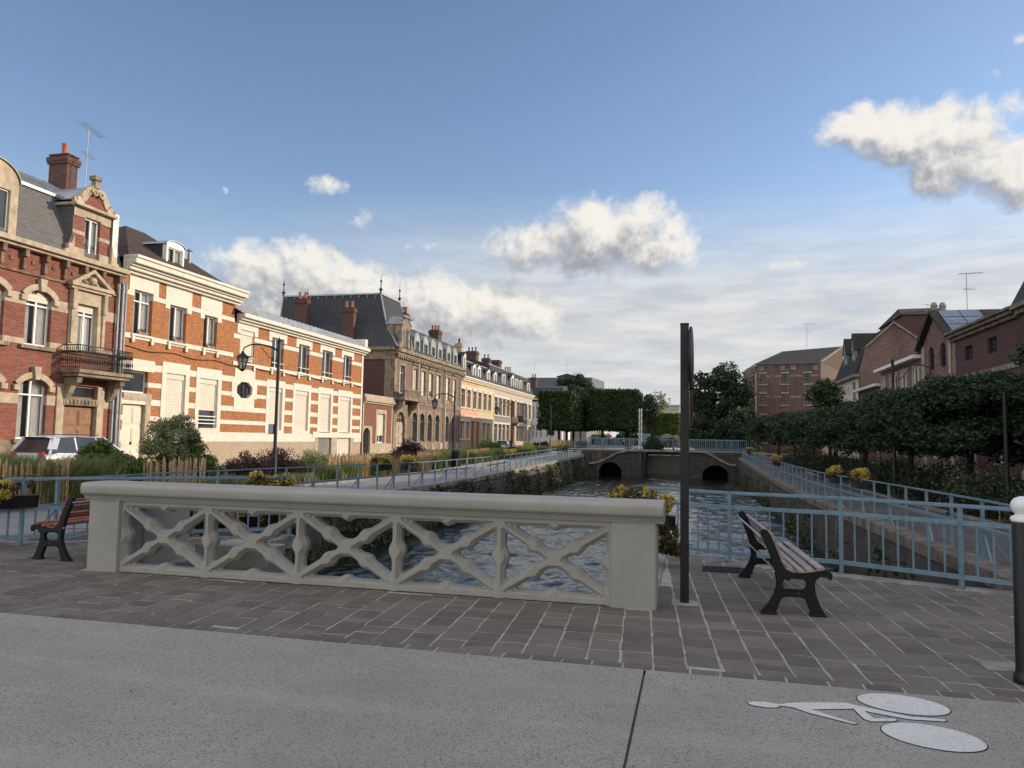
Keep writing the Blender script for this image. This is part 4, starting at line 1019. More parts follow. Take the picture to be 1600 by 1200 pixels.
def dormer(root, mp, s0, s1, z0, z1, df, db, wall='white', top='arch', roofm='zinc', rise=.3, jw=.12, lint=.12, mull=1, cheek=None, tr=(), over=.08, frame='white', curtain=False):
    mb = MB()
    mb.box(s0, s0+jw, df-.25, df, z0, z1, 0, mp); mb.box(s1-jw, s1, df-.25, df, z0, z1, 0, mp)
    mb.box(s0+jw, s1-jw, df-.25, df-.003, z1-lint, z1, 0, mp); mb.box(s0+jw, s1-jw, df-.25, df-.002, z0, z0+.06, 0, mp)
    if top == 'arch':
        c = (s0+s1)/2; w = (s1-s0)/2
        poly = [(c+w*math.cos(t), z1+rise*math.sin(t)) for t in [math.pi*k/12 for k in range(13)]]
        mb.prism(poly, df-.2, df-.01, lambda p, q, t: mp(p, t, q))
    elif top == 'ped': mb.prism([(s0-.05, z1+.001), (s1+.05, z1+.001), ((s0+s1)/2, z1+rise)], df-.2, df+.04, lambda p, q, t: mp(p, t, q))
    o = mb.build('dormer', wall, root)
    cb = MB(); cb.box(s0+.01, s0+.05, db, df-.25, z0, z1, 0, mp); cb.build('cheek', cheek or roofm, o); cb = MB(); cb.box(s1-.05, s1-.01, db, df-.25, z0, z1, 0, mp); cb.build('cheek', cheek or roofm, o)
    rb = MB()
    if top == 'arch':
        w += over; poly = [(c+w*math.cos(t), z1+.01+(rise+.05)*math.sin(t)) for t in [math.pi*k/12 for k in range(13)]]+[(c-w+.06, z1+.01)]
        poly2 = [(c+(w-.05)*math.cos(t), z1+.01+rise*math.sin(t)) for t in [math.pi*k/12 for k in range(13)]]
        out = poly[:13]
        for k in range(12):
            a, b = out[k], out[k+1]; a2, b2 = poly2[k], poly2[k+1]
            rb.face([mp(a[0], df+.06, a[1]), mp(b[0], df+.06, b[1]), mp(b[0], db, b[1]), mp(a[0], db, a[1])])
            rb.face([mp(a[0], df+.06, a[1]), mp(b[0], df+.06, b[1]), mp(b2[0], df+.06, b2[1]), mp(a2[0], df+.06, a2[1])])
    elif top == 'ped':
        c = (s0+s1)/2
        for (a, b) in ((s0-.12, c), (s1+.12, c)): rb.prism([(a, z1+.0), (b, z1+rise+.03), (b, z1+rise+.10), (a, z1+.07)], db, df+.1, lambda p, q, t: mp(p, t, q))
    else: rb.box(s0-over, s1+over, db, df+.1, z1+.002, z1+.08, 0, mp)
    rb.build('roof', roofm, o)
    w_ = window(o, mp, s0+jw, s1-jw, z0+.06, z1-lint, d=df-.12, mull=mull, transoms=tr, fw=.05, frame=frame, curtain=curtain)
    bb = MB(); bb.face([mp(s0+jw, df-.24, z0), mp(s1-jw, df-.24, z0), mp(s1-jw, df-.24, z1), mp(s0+jw, df-.24, z1)]); 
    return o
def chim_px(root, u0, uc, u1, vt, Xf, zb, npots, mat='darkbrick', **kw):
    Yc, zt = onX(uc, vt, Xf); Xb = onY(u0, vt, Yc)[0]; Y1 = onX(u1, vt, Xf)[0]
    return chimney(root, min(Xb, Xf), max(Xb, Xf), Yc, Y1, zb, zt, npots, mat, **kw)
def shell(root, mp, s0, s1, z0, z1, depth, mat, name='side_wall'):
    mb = MB(); e = .0
    for s_ in (s0, s1): mb.face([mp(s_, 0, z0), mp(s_, -depth, z0), mp(s_, -depth, z1), mp(s_, 0, z1)])
    mb.face([mp(s0, -depth, z0), mp(s1, -depth, z0), mp(s1, -depth, z1), mp(s0, -depth, z1)])
    return mb.build(name, mat, root)
GB = -.35
# ================= A : red brick house with mansard
sA0, sA1 = S(0, 500)-5.2, S(187, 500)-.02
A = thing('brick_house', 'tall red brick house with slate mansard, iron balcony and brown carved door', 'house', (XF, (sA0+sA1)/2, 0))
ZX = lambda u, v, d: onX(u, v, XF+d)[1]
zc1 = ZX(100, 391, .46); zc0 = zc1-.33   # cornice bottom, top
upA = WN(39, 80, 450, 538); upB = WN(118, 150, 473, 548); gr1 = WN(27, 72, 590, 686); dr = WN(97, 149, 600, 698)
upL = (upA[0]-3.4, upA[0]-3.4+(upA[1]-upA[0]), upA[2], upA[3]); grL = (gr1[0]-3.4, gr1[0]-3.4+(gr1[1]-gr1[0]), gr1[2], gr1[3])
upC = (S(-4, 500)-1.25, S(5, 500), upA[2], upA[3]); upL = upC; grL = (upC[0], upC[1], gr1[2], gr1[3])
dr = (dr[0], dr[1], GB, dr[3])
b1 = (Zp(60, 480), Zp(60, 463)); b2 = (Zp(60, 541), Zp(60, 532)); b3 = (Zp(20, 630), Zp(20, 614)); pl = Zp(20, 688)
zn = [(sA0, sA1, b1[0], b1[1], 1, .012), (sA0, sA1, b2[0], b2[1], 1, .03), (sA0, sA1, b3[0], b3[1], 1, .012), (sA0, sA1, GB, pl, 2, .06),
      (upB[0]-.42, upB[0], upB[2], upB[3]+.7, 1, .08), (upB[1], upB[1]+.42, upB[2], upB[3]+.7, 1, .08), (upB[0]-.42, upB[1]+.42, upB[3], upB[3]+.7, 1, .08),
      (dr[0]-.38, dr[0], GB, dr[3], 1, .07), (dr[1], dr[1]+.38, GB, dr[3], 1, .07)]
mb = MB(); ops = [upA, upB, upC, gr1, grL, dr]
grid_wall(mb, FL, sA0, sA1, GB-.3, zc0, ops, zn, rev=.24)
for o in (upA, upC, gr1, grL): arch_fill(mb, FL, o[0], o[1], o[3]-.32, o[3], 0, -.24, 0)
mb.build('wall', ['redbrick', 'stone', 'dirtystone'], A)
shell(A, FL, sA0, sA1, GB-.3, zc1, 9., 'redbrick')
for o in (upA, upC, gr1, grL):
    window(A, FL, *o, d=-.18, mull=1, transoms=(.74,), curtain=1, shutter=.20 if o in (upA, upC) else 0)
    hood(A, FL, o[0], o[1], o[3]-.32, .34, .26, .10, 'stone')
    mb = MB(); mb.box(o[0]-.2, o[1]+.2, -.1, .16, o[2]-.16, o[2]-.004, 0, FL); mb.build('sill', 'dirtystone', A, bevel=.01)
window(A, FL, *upB, d=-.18, mull=1, transoms=(.78,), curtain=2, shutter=.16)
zl = Zp(110, 622); zl2 = Zp(110, 633)
frontdoor(A, FL, dr[0], dr[1], GB, zl2, 'wood', d=-.16)
mb = MB(); mb.box(dr[0]-.04, dr[1]+.04, -.2, .1, zl2, zl, 0, FL)
for k in range(9): c = dr[0]+.1+(dr[1]-dr[0]-.2)*k/8; mb.box(c-.05, c+.05, .1, .14, zl2+.06, zl-.06, 0, FL)
mb.build('carved_lintel', 'dirtystone', A, bevel=.01)
window(A, FL, dr[0], dr[1], zl, dr[3], d=-.16, mull=0, transoms=(), frame='wood', name='fanlight')
# pediment over the balcony door
c = (upB[0]+upB[1])/2; hw = (upB[1]-upB[0])/2+.62; zt = upB[3]+.7
mb = MB(); mb.box(c-hw, c+hw, 0, .34, zt, zt+.14, 0, FL); mb.box(c-hw+.08, c+hw-.08, 0, .24, zt-.12, zt-.002, 0, FL)
for sg in (-1, 1): mb.prism([(c+sg*hw, zt+.142), (c+sg*(hw-.28), zt+.142), (c, zt+.72), (c, zt+.88)], 0, .32, lambda p, q, t: FL(p, t, q))
mb.prism([(c-hw+.3, zt+.143), (c+hw-.3, zt+.143), (c, zt+.70)], 0, .10, lambda p, q, t: FL(p, t, q))
mb.lathe([(.0, -.2), (.15, -.12), (.2, 0), (.15, .13), (0, .2)], FL(c, .2, zt+.36), 10); mb.lathe([(.0, -.1), (.09, -.05), (.11, 0), (.0, .1)], FL(c-.28, .15, zt+.26), 8); mb.lathe([(.0, -.1), (.09, -.05), (.11, 0), (.0, .1)], FL(c+.28, .15, zt+.26), 8)
mb.build('pediment', 'stone', A, bevel=.008)
mb = MB()
for sg in (-1, 1):
    mb = MB(); x = c+sg*(hw-.32); mb.box(x-.10, x+.10, .08, .22, upB[3]-.3, zt-.13, 0, FL); mb.box(x-.08, x+.08, .08, .15, upB[2]+.3, upB[3]-.31, 0, FL); mb.build('pilaster', 'stone', A, bevel=.01)
# balcony
bz = Zp(93, 576); bs0, bs1 = S(93, 580)-.5, S(184, 580); bd = 1.0
bs0 = c-1.25; bs1 = sA1-.05
bal_ = MB(); bal_.box(bs0, bs1, .0, bd, bz-.16, bz, 0, FL); bal_.box(bs0+.1, bs1-.1, .0, bd-.12, bz-.3, bz-.162, 0, FL); bo_ = bal_.build('balcony', 'dirtystone', A, bevel=.015)
for s_ in (bs0+.35, bs1-.35):
    cb = MB(); cb.prism([(0, bz-.31), (.75, bz-.31), (.7, bz-.55), (.42, bz-.68), (.3, bz-1.0), (.12, bz-1.25), (0, bz-1.3)], s_-.14, s_+.14, lambda p, q, t: FL(t, p, q)); cb.build('corbel', 'dirtystone', bo_, bevel=.015)
rb = MB(); zr = bz+1.02
for (a, b) in (((bs0+.05, .02), (bs0+.05, bd-.06)), ((bs0+.05, bd-.06), (bs1-.05, bd-.06)), ((bs1-.05, bd-.06), (bs1-.05, .02))):
    for z_, w_ in ((zr, .045), (zr-.14, .02), (bz+.1, .02), (bz+.24, .015)): rb.bar(FL(a[0], a[1], z_), FL(b[0], b[1], z_), w_)
    L_ = math.hypot(b[0]-a[0], b[1]-a[1]); n = int(L_/.095)
    for k in range(n+1):
        s_ = a[0]+(b[0]-a[0])*k/n; d_ = a[1]+(b[1]-a[1])*k/n
        rb.tube([FL(s_, d_, bz), FL(s_, d_, bz+.3), FL(s_, d_, bz+.42), FL(s_, d_, bz+.54), FL(s_, d_, zr)], [.011, .011, .03, .011, .011], 5)
        if k < n:
            e_ = L_/n/2; s2 = s_+(b[0]-a[0])/n/2; d2 = d_+(b[1]-a[1])/n/2
            rb.tube([FL(s2, d2, bz+.66), FL(s2, d2, bz+.74), FL(s2, d2, bz+.82)], [.006, .035, .006], 5)
rb.build('iron_railing', 'iron', bo_)
# frieze with brackets and cornice
mb = MB(); fz0 = Zp(100, 435); zf0 = zc0-.95
cornice(mb, FL, sA0, sA1+.02, [(zc0, zc0+.12, .30), (zc0+.122, zc1, .46)]); mb.build('cornice', 'stone', A, bevel=.012)
mb = MB(); cornice(mb, FL, sA0, sA1, [(zf0, zf0+.09, .08)])
s_ = sA1-.3
while s_ > sA0:
    mb.box(s_-.09, s_+.09, 0, .26, zc0-.30, zc0-.003, 0, FL); mb.box(s_-.07, s_+.07, 0, .15, zc0-.78, zc0-.303, 0, FL)
    mb.box(s_-.58, s_-.42, 0, .05, zc0-.52, zc0-.36, 0, FL); s_ -= 1.0
mb.build('bracket_frieze', 'frieze', A)
for u_, r_ in ((176.5, .06), (183, .075), (188, .05)):
    downpipe(A, S(u_, 560), GB, zc0-.3, r=r_, d=.13)
# mansard roof
zbk = onX(100, 313, XF-.95)[1]; 
mb = MB(); P = lambda s, d, z: FL(s, d, z)
mb.face([P(sA0, .05, zc1), P(sA1, .05, zc1), P(sA1, -.95, zbk), P(sA0, -.95, zbk)]); mb.build('mansard_slope', 'slategrey', A)
zrg = onX(100, 296, XF-4.6)[1]
mb = MB(); mb.face([P(sA0, -.9, zbk+.04), P(sA1, -.9, zbk+.04), P(sA1, -4.6, zrg), P(sA0, -4.6, zrg)]); mb.face([P(sA0, -4.6, zrg), P(sA1, -4.6, zrg), P(sA1, -9, zc1), P(sA0, -9, zc1)])
s_ = sA1-.3
while s_ > sA0: mb.bar(P(s_, -.86, zbk+.07), P(s_, -4.6, zrg+.03), .05, .06); s_ -= .62
mb.box(sA0, sA1, -1.02, -.84, zbk-.03, zbk+.1, 0, FL); mb.build('zinc_roof', 'zinc', A)
mb = MB()
mb.face([P(sA1, .05, zc1), P(sA1, -9, zc1), P(sA1, -4.6, zrg), P(sA1, -.95, zbk)]); mb.face([P(sA0, .05, zc1), P(sA0, -9, zc1), P(sA0, -4.6, zrg), P(sA0, -.95, zbk)]); mb.build('gable_wall', 'redbrick', A)
chim_px(A, 78, 106, 123, 241, XF-3.2, zbk, 1, 'chimneybrick')
antenna(A, (XF-2.6, onX(133, 290, XF-2.6)[0], zbk), onX(133, 196, XF-2.6)[1]-zbk, 1.9, 12, 2.1)
# brick dormer with curved pediment
d0_, d1_ = S(113, 350), S(172, 350); zt_ = Zp(120, 322); zb_ = zc1+.02
mb = MB(); ws, we = S(131, 370), S(155, 370)
grid_wall(mb, lambda s, d, z: FL(s, d+.02, z), d0_, d1_, zb_, zt_, [(ws, we, zb_+.15, Zp(131, 338))], [(d0_, d1_, zt_-.42, zt_, 1, .04), (d0_, ws, zb_, zb_+.4, 1, .05), (we, d1_, zb_, zb_+.4, 1, .05), (d0_, d1_, (zb_+zt_)/2-.1, (zb_+zt_)/2+.06, 1, .02)], rev=.2)
dm = mb.build('dormer', ['redbrick', 'stone'], A)
window(dm, FL, ws, we, zb_+.15, Zp(131, 338), d=-.12, mull=1, transoms=(), curtain=1)
for s_ in (d0_, d1_): mb = MB(); mb.face([FL(s_, .02, zb_), FL(s_, -1.6, zb_), FL(s_, -1.6, zt_), FL(s_, .02, zt_)]); mb.build('cheek', 'slategrey', dm)
mb = MB(); mb.box(d0_-.14, d1_+.14, -1.5, .30, zt_+.002, zt_+.12, 0, FL); mb.build('dormer_cornice', 'stone', dm, bevel=.01)
c = (d0_+d1_)/2; w = (d1_-d0_)/2+.12
prof = [(-1, 0), (-.86, .03), (-.62, .22), (-.42, .58), (-.2, .78), (0, .84), (.2, .78), (.42, .58), (.62, .22), (.86, .03), (1, 0)]
pts = [(c+w*a, zt_+.13+b*1.05) for a, b in prof]
mb = MB(); mb.prism([(c+w*.82*a, zt_+.125+b*.8) for a, b in prof], .02, .12, lambda p, q, t: FL(p, t, q)); mb.build('tympanum', 'redbrick', dm)
mb = MB()
for a, b in zip(pts[:-1], pts[1:]): mb.bar(FL(a[0], .1, a[1]), FL(b[0], .1, b[1]), .16, .34)
for sg in (-1, 1):
    for k in range(14):
        t = k*.55; r = .16-.01*k; t2 = (k+1)*.55; r2 = .16-.01*(k+1); cc = (c+sg*.17, zt_+.78)
        mb.bar(FL(cc[0]+sg*r*math.cos(t), .27, cc[1]+r*math.sin(t)), FL(cc[0]+sg*r2*math.cos(t2), .27, cc[1]+r2*math.sin(t2)), .05, .08)
mb.build('scroll_pediment', 'stone', dm)
mb = MB()
for a, b in zip(pts[:-1], pts[1:]): mb.face([FL(a[0], -.05, a[1]+.1), FL(b[0], -.05, b[1]+.1), FL(b[0], -2.2, b[1]+.1), FL(a[0], -2.2, a[1]+.1)])
mb.build('curved_roof', 'zinc', dm)
mb = MB(); zt2 = zt_+1.05; mb.box(c-.17, c+.17, -.1, .24, zt2, zt2+.14, 0, FL); mb.box(c-.12, c+.12, -.05, .19, zt2+.142, zt2+.36, 0, FL); mb.box(c-.19, c+.19, -.12, .26, zt2+.362, zt2+.56, 0, FL); mb.build('finial', 'dirtystone', dm, bevel=.02)
for s_, sg in ((d0_, -1), (d1_, 1)):
    mb = MB(); mb.prism([(s_, zb_), (s_+sg*.5, zb_), (s_+sg*.48, zb_+.14), (s_+sg*.30, zb_+.24), (s_+sg*.34, zb_+.42), (s_+sg*.16, zb_+.5), (s_, zb_+.95)], .0, .2, lambda p, q, t: FL(p, t, q)); mb.build('scroll_bracket', 'stone', dm, bevel=.02)
# white stone dormer at the frame edge
a1 = S(26, 320); dormer(A, FL, a1-2.2, a1, zc1, Zp(12, 283), .06, -1.4, 'stone', 'arch', 'stone', .75, .35, .35)
# zinc flashing board on the party wall
mb = MB(); mb.box(S(173, 360), S(182, 360), -1.5, .12, zc1+.1, Zp(173, 333), 0, FL); mb.build('party_wall_cladding', 'zinc', A)

# ================= B : orange brick and white house (two storeys), B2 its lower extension
def stripes_zone(s0, s1, u=342):
    return [(s0, s1, Zp(u, b), Zp(u, a), 1, .02) for a, b in ((585, 594), (610, 616.5), (633, 641), (655.5, 662), (675, 690))]
def fan_window(root, o, blind=False, box=True, shutter=0., curtain=1):
    window(root, FL, *o, d=-.2, mull=1, transoms=(.76,) , curtain=curtain, shutter=shutter)
sB0, sB1, sB2 = S(187, 500)+.02, S(366, 500), S(566, 600)
B = thing('brick_house', 'orange brick and white striped house with a thick white cornice and tiled roof', 'house', (XF, (sB0+sB1)/2, 0))
zct = ZX(300, 425, .8)-.2; zcb = zct-.62
ups = [WN(208, 238, 451, 521), WN(264, 291, 475, 533), WN(318, 339, 491, 543)]
d1 = WN(191, 231, 576, 612); dd = WN(190, 225, 630, 712); dd = (dd[0], dd[1], GB, dd[3]); tr_ = d1
bl1 = WN(257, 288, 582, 668); bl2 = WN(310, 339, 590, 669)
zn = [(sB0, sB1, Zp(262, 476), Zp(262, 469), 1, .03), (sB0, sB1, Zp(300, 546), Zp(300, 539), 1, .05)]+stripes_zone(sB0, sB1)
zn += [(sB0, sB1, GB, Zp(342, 690), 2, .0)]
for o in ups: zn += [(o[0]-.35, o[0]-.0, o[3]-.25, zcb, 1, .035), (o[1], o[1]+.35, o[3]-.25, zcb, 1, .035), (o[0]-.35, o[1]+.35, o[3], zcb, 1, .035)]
for o in (bl1, bl2): zn += [(o[0]-.3, o[1]+.3, o[2]-.2, o[3]+.55, 1, .04)]
zn += [(dd[0]-.4, d1[1]+.4, d1[3], d1[3]+.55, 1, .04), (dd[0]-.05, d1[1]+.3, d1[2]-.35, d1[2], 3, .05), (dd[1], dd[1]+.35, GB, d1[2]-.35, 3, .03)]
mb = MB(); grid_wall(mb, FL, sB0, sB1, GB-.3, zcb, ups+[d1, dd, bl1, bl2], zn, rev=.24); mb.build('wall', ['orangebrick', 'whitestone', 'plinth', 'stone'], B)
shell(B, FL, sB0, sB1, GB-.3, zcb, 9., 'orangebrick')
for k, o in enumerate(ups):
    window(B, FL, *o, d=-.2, mull=1, transoms=(.76,) if k == 0 else (), curtain=1)
    mb = MB(); mb.box(o[0]-.12, o[1]+.12, -.1, .14, o[2]-.11, o[2]-.003, 0, FL)
    for s_ in (o[0], o[1]): mb.box(s_-.09, s_+.09, .052, .13, o[2]-.42, o[2]-.112, 0, FL)
    mb.build('sill', 'whitestone', B, bevel=.01)
    t = thing('window_box', ['flower box on the tallest upstairs window sill of the striped house', 'flower box with dark red plants on the middle upstairs sill of the striped house', 'flower box on the upstairs sill nearest the gutter step of the striped house'][k], 'window box', FL((o[0]+o[1])/2, .04, o[2]+.002))
    mb = MB(); mb.box(-.09, .09, -.32, .32, 0, .14); mb.build('box', 'dirtystone', t, world=False)
    P_ = (rng.random((60, 3))-.5)*np.array([.2, .7, .2])+np.array([0, 0, .2]); o2 = npmesh('plants', leafquads(P_, .09), 4, 'l_rose'); o2.parent = t
window(B, FL, *d1, d=-.2, mull=0, transoms=(), name='window')
frontdoor(B, FL, dd[0], dd[1], GB, dd[3], 'cream')
def blind(root, o, part=0.):
    mb = MB(); z = o[2]+(o[3]-o[2])*part; n = int((o[3]-z)/.13)
    for k in range(n): mb.box(o[0]+.05, o[1]-.05, -.13, -.105, z+(o[3]-z)*k/n+.006, z+(o[3]-z)*(k+1)/n, 0, FL)
    mb.box(o[0]+.003, o[0]+.07, -.2, -.06, o[2], o[3]-.003, 0, FL); mb.box(o[1]-.07, o[1]-.003, -.2, -.06, o[2], o[3]-.003, 0, FL); mb.box(o[0]+.003, o[1]-.003, -.19, -.05, o[3]-.28, o[3]-.004, 0, FL)
    mb.box(o[0]+.003, o[1]-.003, -.19, .05, o[2]-.06, o[2]+.02, 0, FL)
    q = mb.build('roller_shutter', 'shutter', root)
    gbk = MB(); gbk.face([FL(o[0], -.2, o[2]), FL(o[1], -.2, o[2]), FL(o[1], -.2, o[3]), FL(o[0], -.2, o[3])]); gbk.build('pane', 'glass', q)
    if part:
        gbk = MB()
        for k in range(3): zz = o[2]+(z-o[2])*(.25+.2*k); gbk.box(o[0]+.05, o[1]-.05, -.05, -.02, zz, zz+.05, 0, FL)
        gbk.build('guard_bars', 'white', q)
blind(B, bl1); blind(B, bl2, .36)
mb = MB(); cornice(mb, FL, sB0, sB1+.25, [(zcb+.0, zcb+.14, .22), (zcb+.142, zcb+.30, .40), (zcb+.302, zcb+.42, .52), (zcb+.422, zct+.05, .72), (zct+.052, zct+.2, .80)]); mb.build('cornice', 'whitestone', B, bevel=.02)
# tiled roof and dormer
zt_ = zct+.2; r0 = sB0; 
zr = onX(205, 356, XF-4.5)[1]; re = onX(205, 356, XF-4.5)[0]
mb = MB(); Pq = FL
r_l = onX(196, 356, XF-4.5)[0]; r_r = r_l+1.5
mb.face([Pq(sB0, .3, zt_-.1), Pq(sB1, .3, zt_-.1), Pq(r_r, -4.5, zr), Pq(r_l, -4.5, zr)]); mb.face([Pq(sB1, .3, zt_-.1), Pq(sB1, -9, zt_-.1), Pq(r_r, -4.5, zr)]); mb.face([Pq(sB0, .3, zt_-.1), Pq(sB0, -9, zt_-.1), Pq(r_l, -4.5, zr)]); mb.face([Pq(sB0, -9, zt_-.1), Pq(sB1, -9, zt_-.1), Pq(r_r, -4.5, zr), Pq(r_l, -4.5, zr)])
mb.build('tiled_roof', 'tile', B)
df = -.9; q0, q1 = onX(260, 400, XF+df), onX(288, 400, XF+df)
dormer(B, FL, q0[0], q1[0], zt_-.1, onX(260, 380, XF+df)[1], df, -5., 'white', 'arch', 'zinc', .22, .12, .12, cheek='slate', curtain=1)
p = onX(295, 415, XF-2.); mb = MB(); mb.lathe([(.1, -1.), (.1, .7), (.07, .72), (.07, .82), (.18, .84), (.15, .92), (.02, .98)], (XF-2., p[0], p[1]), 10); mb.build('flue', 'pipe', B, smooth=True)
# ---- lower extension
B2 = thing('brick_house', 'lower orange brick and white striped wing with shuttered ground floor and two garage doors', 'house', (XF, (sB1+sB2)/2, 0))
zct2 = ZX(460, 511, .55)-.06; zcb2 = zct2-.46
ups = [WN(375, 397, 513, 566), WN(424, 443, 526, 572), WN(466, 483, 537, 582), WN(503, 519, 546, 589), WN(536, 549, 555, 597)]
zu0 = sum(o[2] for o in ups)/5; zu1 = sum(o[3] for o in ups)/5; ups = [(o[0], o[1], zu0, zu1) for o in ups]
grd = [WN(419, 440, 602, 672), WN(460, 481, 610, 674), WN(499, 516, 615, 674), WN(530, 547, 619, 675)]
g0_, g1_ = sum(o[2] for o in grd)/4, sum(o[3] for o in grd)/4; grd = [(o[0], o[1], g0_, g1_) for o in grd]
oc = WN(371, 392, 597, 620); zg = Zp(505, 684)
gar = [(S(496, 700), S(517, 700), GB, zg), (S(526, 700), S(547, 700), GB, zg)]
zn = [(sB1, sB2, Zp(460, 549), Zp(460, 543), 1, .03), (sB1, sB2, zu0-.2, zu0+.02, 1, .05)]
for o in ups: zn += [(o[0]-.35, o[0], zu1-.25, zcb2, 1, .035), (o[1], o[1]+.35, zu1-.25, zcb2, 1, .035), (o[0]-.35, o[1]+.35, zu1, zcb2, 1, .035)]
zn += stripes_zone(sB1, sB2)+[(sB1, sB2, GB, Zp(342, 690), 2, .0)]
for o in grd: zn += [(o[0]-.3, o[1]+.3, g0_-.2, g1_+.45, 1, .04)]
oo = (oc[0]-.1, oc[1]+.1, oc[2]-.05, oc[3]+.05)
zn += [(oo[0]-.25, oo[1]+.25, oo[2]-.7, oo[3]+.75, 1, .04), (oo[0]-.5, oo[1]+.5, oo[2]-.0, oo[3]+.15, 1, .04)]
for o in gar: zn += [(o[0]-.45, o[1]+.55, GB, zg+.05, 3, .02)]
zn += [(gar[0][0]-.8, sB2, zg+.02, zg+.42, 1, .05), (sB2-.28, sB2, Zp(342, 690), zcb2, 1, .05)]
mb = MB(); grid_wall(mb, FL, sB1, sB2, GB-.3, zcb2, ups+grd+gar+[oo], zn, rev=.24)
cs, cz = (oo[0]+oo[1])/2, (oo[2]+oo[3])/2; hw_, hh_ = (oo[1]-oo[0])/2, (oo[3]-oo[2])/2
for sx in (-1, 1):
    for sz in (-1, 1):
        mb.prism([(cs+sx*hw_, cz+sz*hh_), (cs+sx*hw_*.42, cz+sz*hh_), (cs+sx*hw_, cz+sz*hh_*.42)], -.24, .04, lambda p, q, t: FL(p, t, q), 1)
mb.build('wall', ['orangebrick', 'whitestone', 'plinth', 'stonewash'], B2); shell(B2, FL, sB1, sB2, GB-.3, zcb2, 8., 'orangebrick')
for k, o in enumerate(ups):
    if k == 0: blind(B2, o, .25)
    else: window(B2, FL, *o, d=-.2, mull=1, transoms=(), curtain=0)
    mb = MB(); mb.box(o[0]-.12, o[1]+.12, -.1, .14, o[2]-.11, o[2]-.003, 0, FL)
    for s_ in (o[0], o[1]): mb.box(s_-.09, s_+.09, .052, .13, o[2]-.42, o[2]-.112, 0, FL)
    mb.box(o[0]+.02, o[1]-.02, .04, .07, o[2]+.32, o[2]+.37, 0, FL)
    mb.build('sill', 'whitestone', B2, bevel=.01)
for o in grd: blind(B2, o)
w = window(B2, FL, *oo, d=-.16, mull=3, transoms=(.33, .66), fw=.03, frame='iron', name='octagonal_window')
for k, o in enumerate(gar):
    mb = MB(); mb.box(o[0], o[1], -.2, -.14, GB, o[3]-.004, 0, FL)
    n = 9
    for j in range(n): s_ = o[0]+(o[1]-o[0])*(j+.5)/n; mb.box(s_-.1, s_+.1, -.14, -.12, GB+.05, o[3]-.06, 0, FL)
    mb.build('garage_door', 'darkgrey' if k == 0 else 'cream', B2)
mb = MB(); cornice(mb, FL, sB1+.25, sB2+.2, [(zcb2, zcb2+.14, .18), (zcb2+.142, zcb2+.28, .36), (zcb2+.282, zct2+.06, .55)]); mb.build('cornice', 'whitestone', B2, bevel=.02)
mb = MB(); zz = zct2+.06; mb.face([FL(sB1, .5, zz+.01), FL(sB2, .5, zz+.01), FL(sB2, -1.2, zz+.9), FL(sB1, -1.2, zz+.9)]); mb.face([FL(sB1, -1.2, zz+.9), FL(sB2, -1.2, zz+.9), FL(sB2, -8, zz+.5), FL(sB1, -8, zz+.5)])
n = 30
for k in range(n+1): s_ = sB1+(sB2-sB1)*k/n; mb.bar(FL(s_, .5, zz+.04), FL(s_, -1.2, zz+.93), .07, .05)
mb.build('zinc_roof', 'zincpale', B2)
mb = MB(); mb.box(sB2-.3, sB2+.15, -8, .3, zz-.2, zz+.75, 0, FL); mb.build('parapet_wall', 'cream', B2)
wl = MB(); pts = [FL(sB0+.2+(sB2-sB0-.4)*k/60, .06, Zp(342, 566)+.05-.13*math.sin(k*math.pi/8)**2) for k in range(61)]
wl.tube(pts, .018, 4); q = wl.build('facade_cable', 'iron', B2)

# ================= C : annex and dark mansion
sC0, sC1, sC2 = sB2+.25, S(615, 600)-.05, S(720.5, 600)
An = thing('brick_house', 'small single storey red brick annex with an arched dark door beside the mansion', 'house', (XF, (sC0+sC1)/2, 0))
za = Zp(575, 630); zb = Zp(575, 616)
dr = WN(566.5, 577.5, 668, 714); dr = (dr[0], dr[1], GB, dr[3]); wd = WN(589, 601, 646, 692)
zn = [(wd[0]-.3, wd[1]+.3, wd[2]-.2, wd[3]+.35, 1, .03), (dr[0]-.4, dr[1]+.4, GB, dr[3]+.15, 1, .03), (sC0, sC0+.25, GB, za, 1, .02), (sC1-.25, sC1, GB, za, 1, .02), (sC0, sC1, GB, Zp(600, 693), 1, .04)]
mb = MB(); grid_wall(mb, FL, sC0, sC1, GB-.3, za, [dr, wd], zn, rev=.22); arch_fill(mb, FL, dr[0], dr[1], dr[3]-.5, dr[3], .03, -.22, 1)
mb.build('wall', ['redbrick', 'stone'], An); shell(An, FL, sC0, sC1, GB-.3, zb, 6, 'redbrick')
mb = MB(); cornice(mb, FL, sC0, sC1, [(za, za+.15, .12), (za+.152, zb-.2, .28), (zb-.198, zb, .16)]); mb.build('cornice', 'stone', An, bevel=.01)
mb = MB(); mb.face([FL(sC0, -.1, zb-.05), FL(sC1, -.1, zb-.05), FL(sC1, -6, zb-.05), FL(sC0, -6, zb-.05)]); mb.build('roof', 'zinc', An)
frontdoor(An, FL, dr[0], dr[1], GB, dr[3], 'iron'); window(An, FL, *wd, mull=1, shutter=.75)
C_ = thing('mansion', 'weathered stone and brick mansion with a steep dark slate pavilion roof and curved dormers', 'house', (XF, (sC1+sC2)/2, 0))
zct = ZX(618, 540, .6); zcb = zct-.55
sC1 += .06
ups = [WN(a, b, 0, 0) for a, b in ()]
U = [(624, 635), (645, 652), (658, 665), (670, 677.5), (682, 688.5), (697, 703.5), (707.5, 713.5)]
zu0, zu1 = Zp(646, 616), Zp(646, 576)
ups = [(S(a), S(b), zu0, zu1) for a, b in U]; 
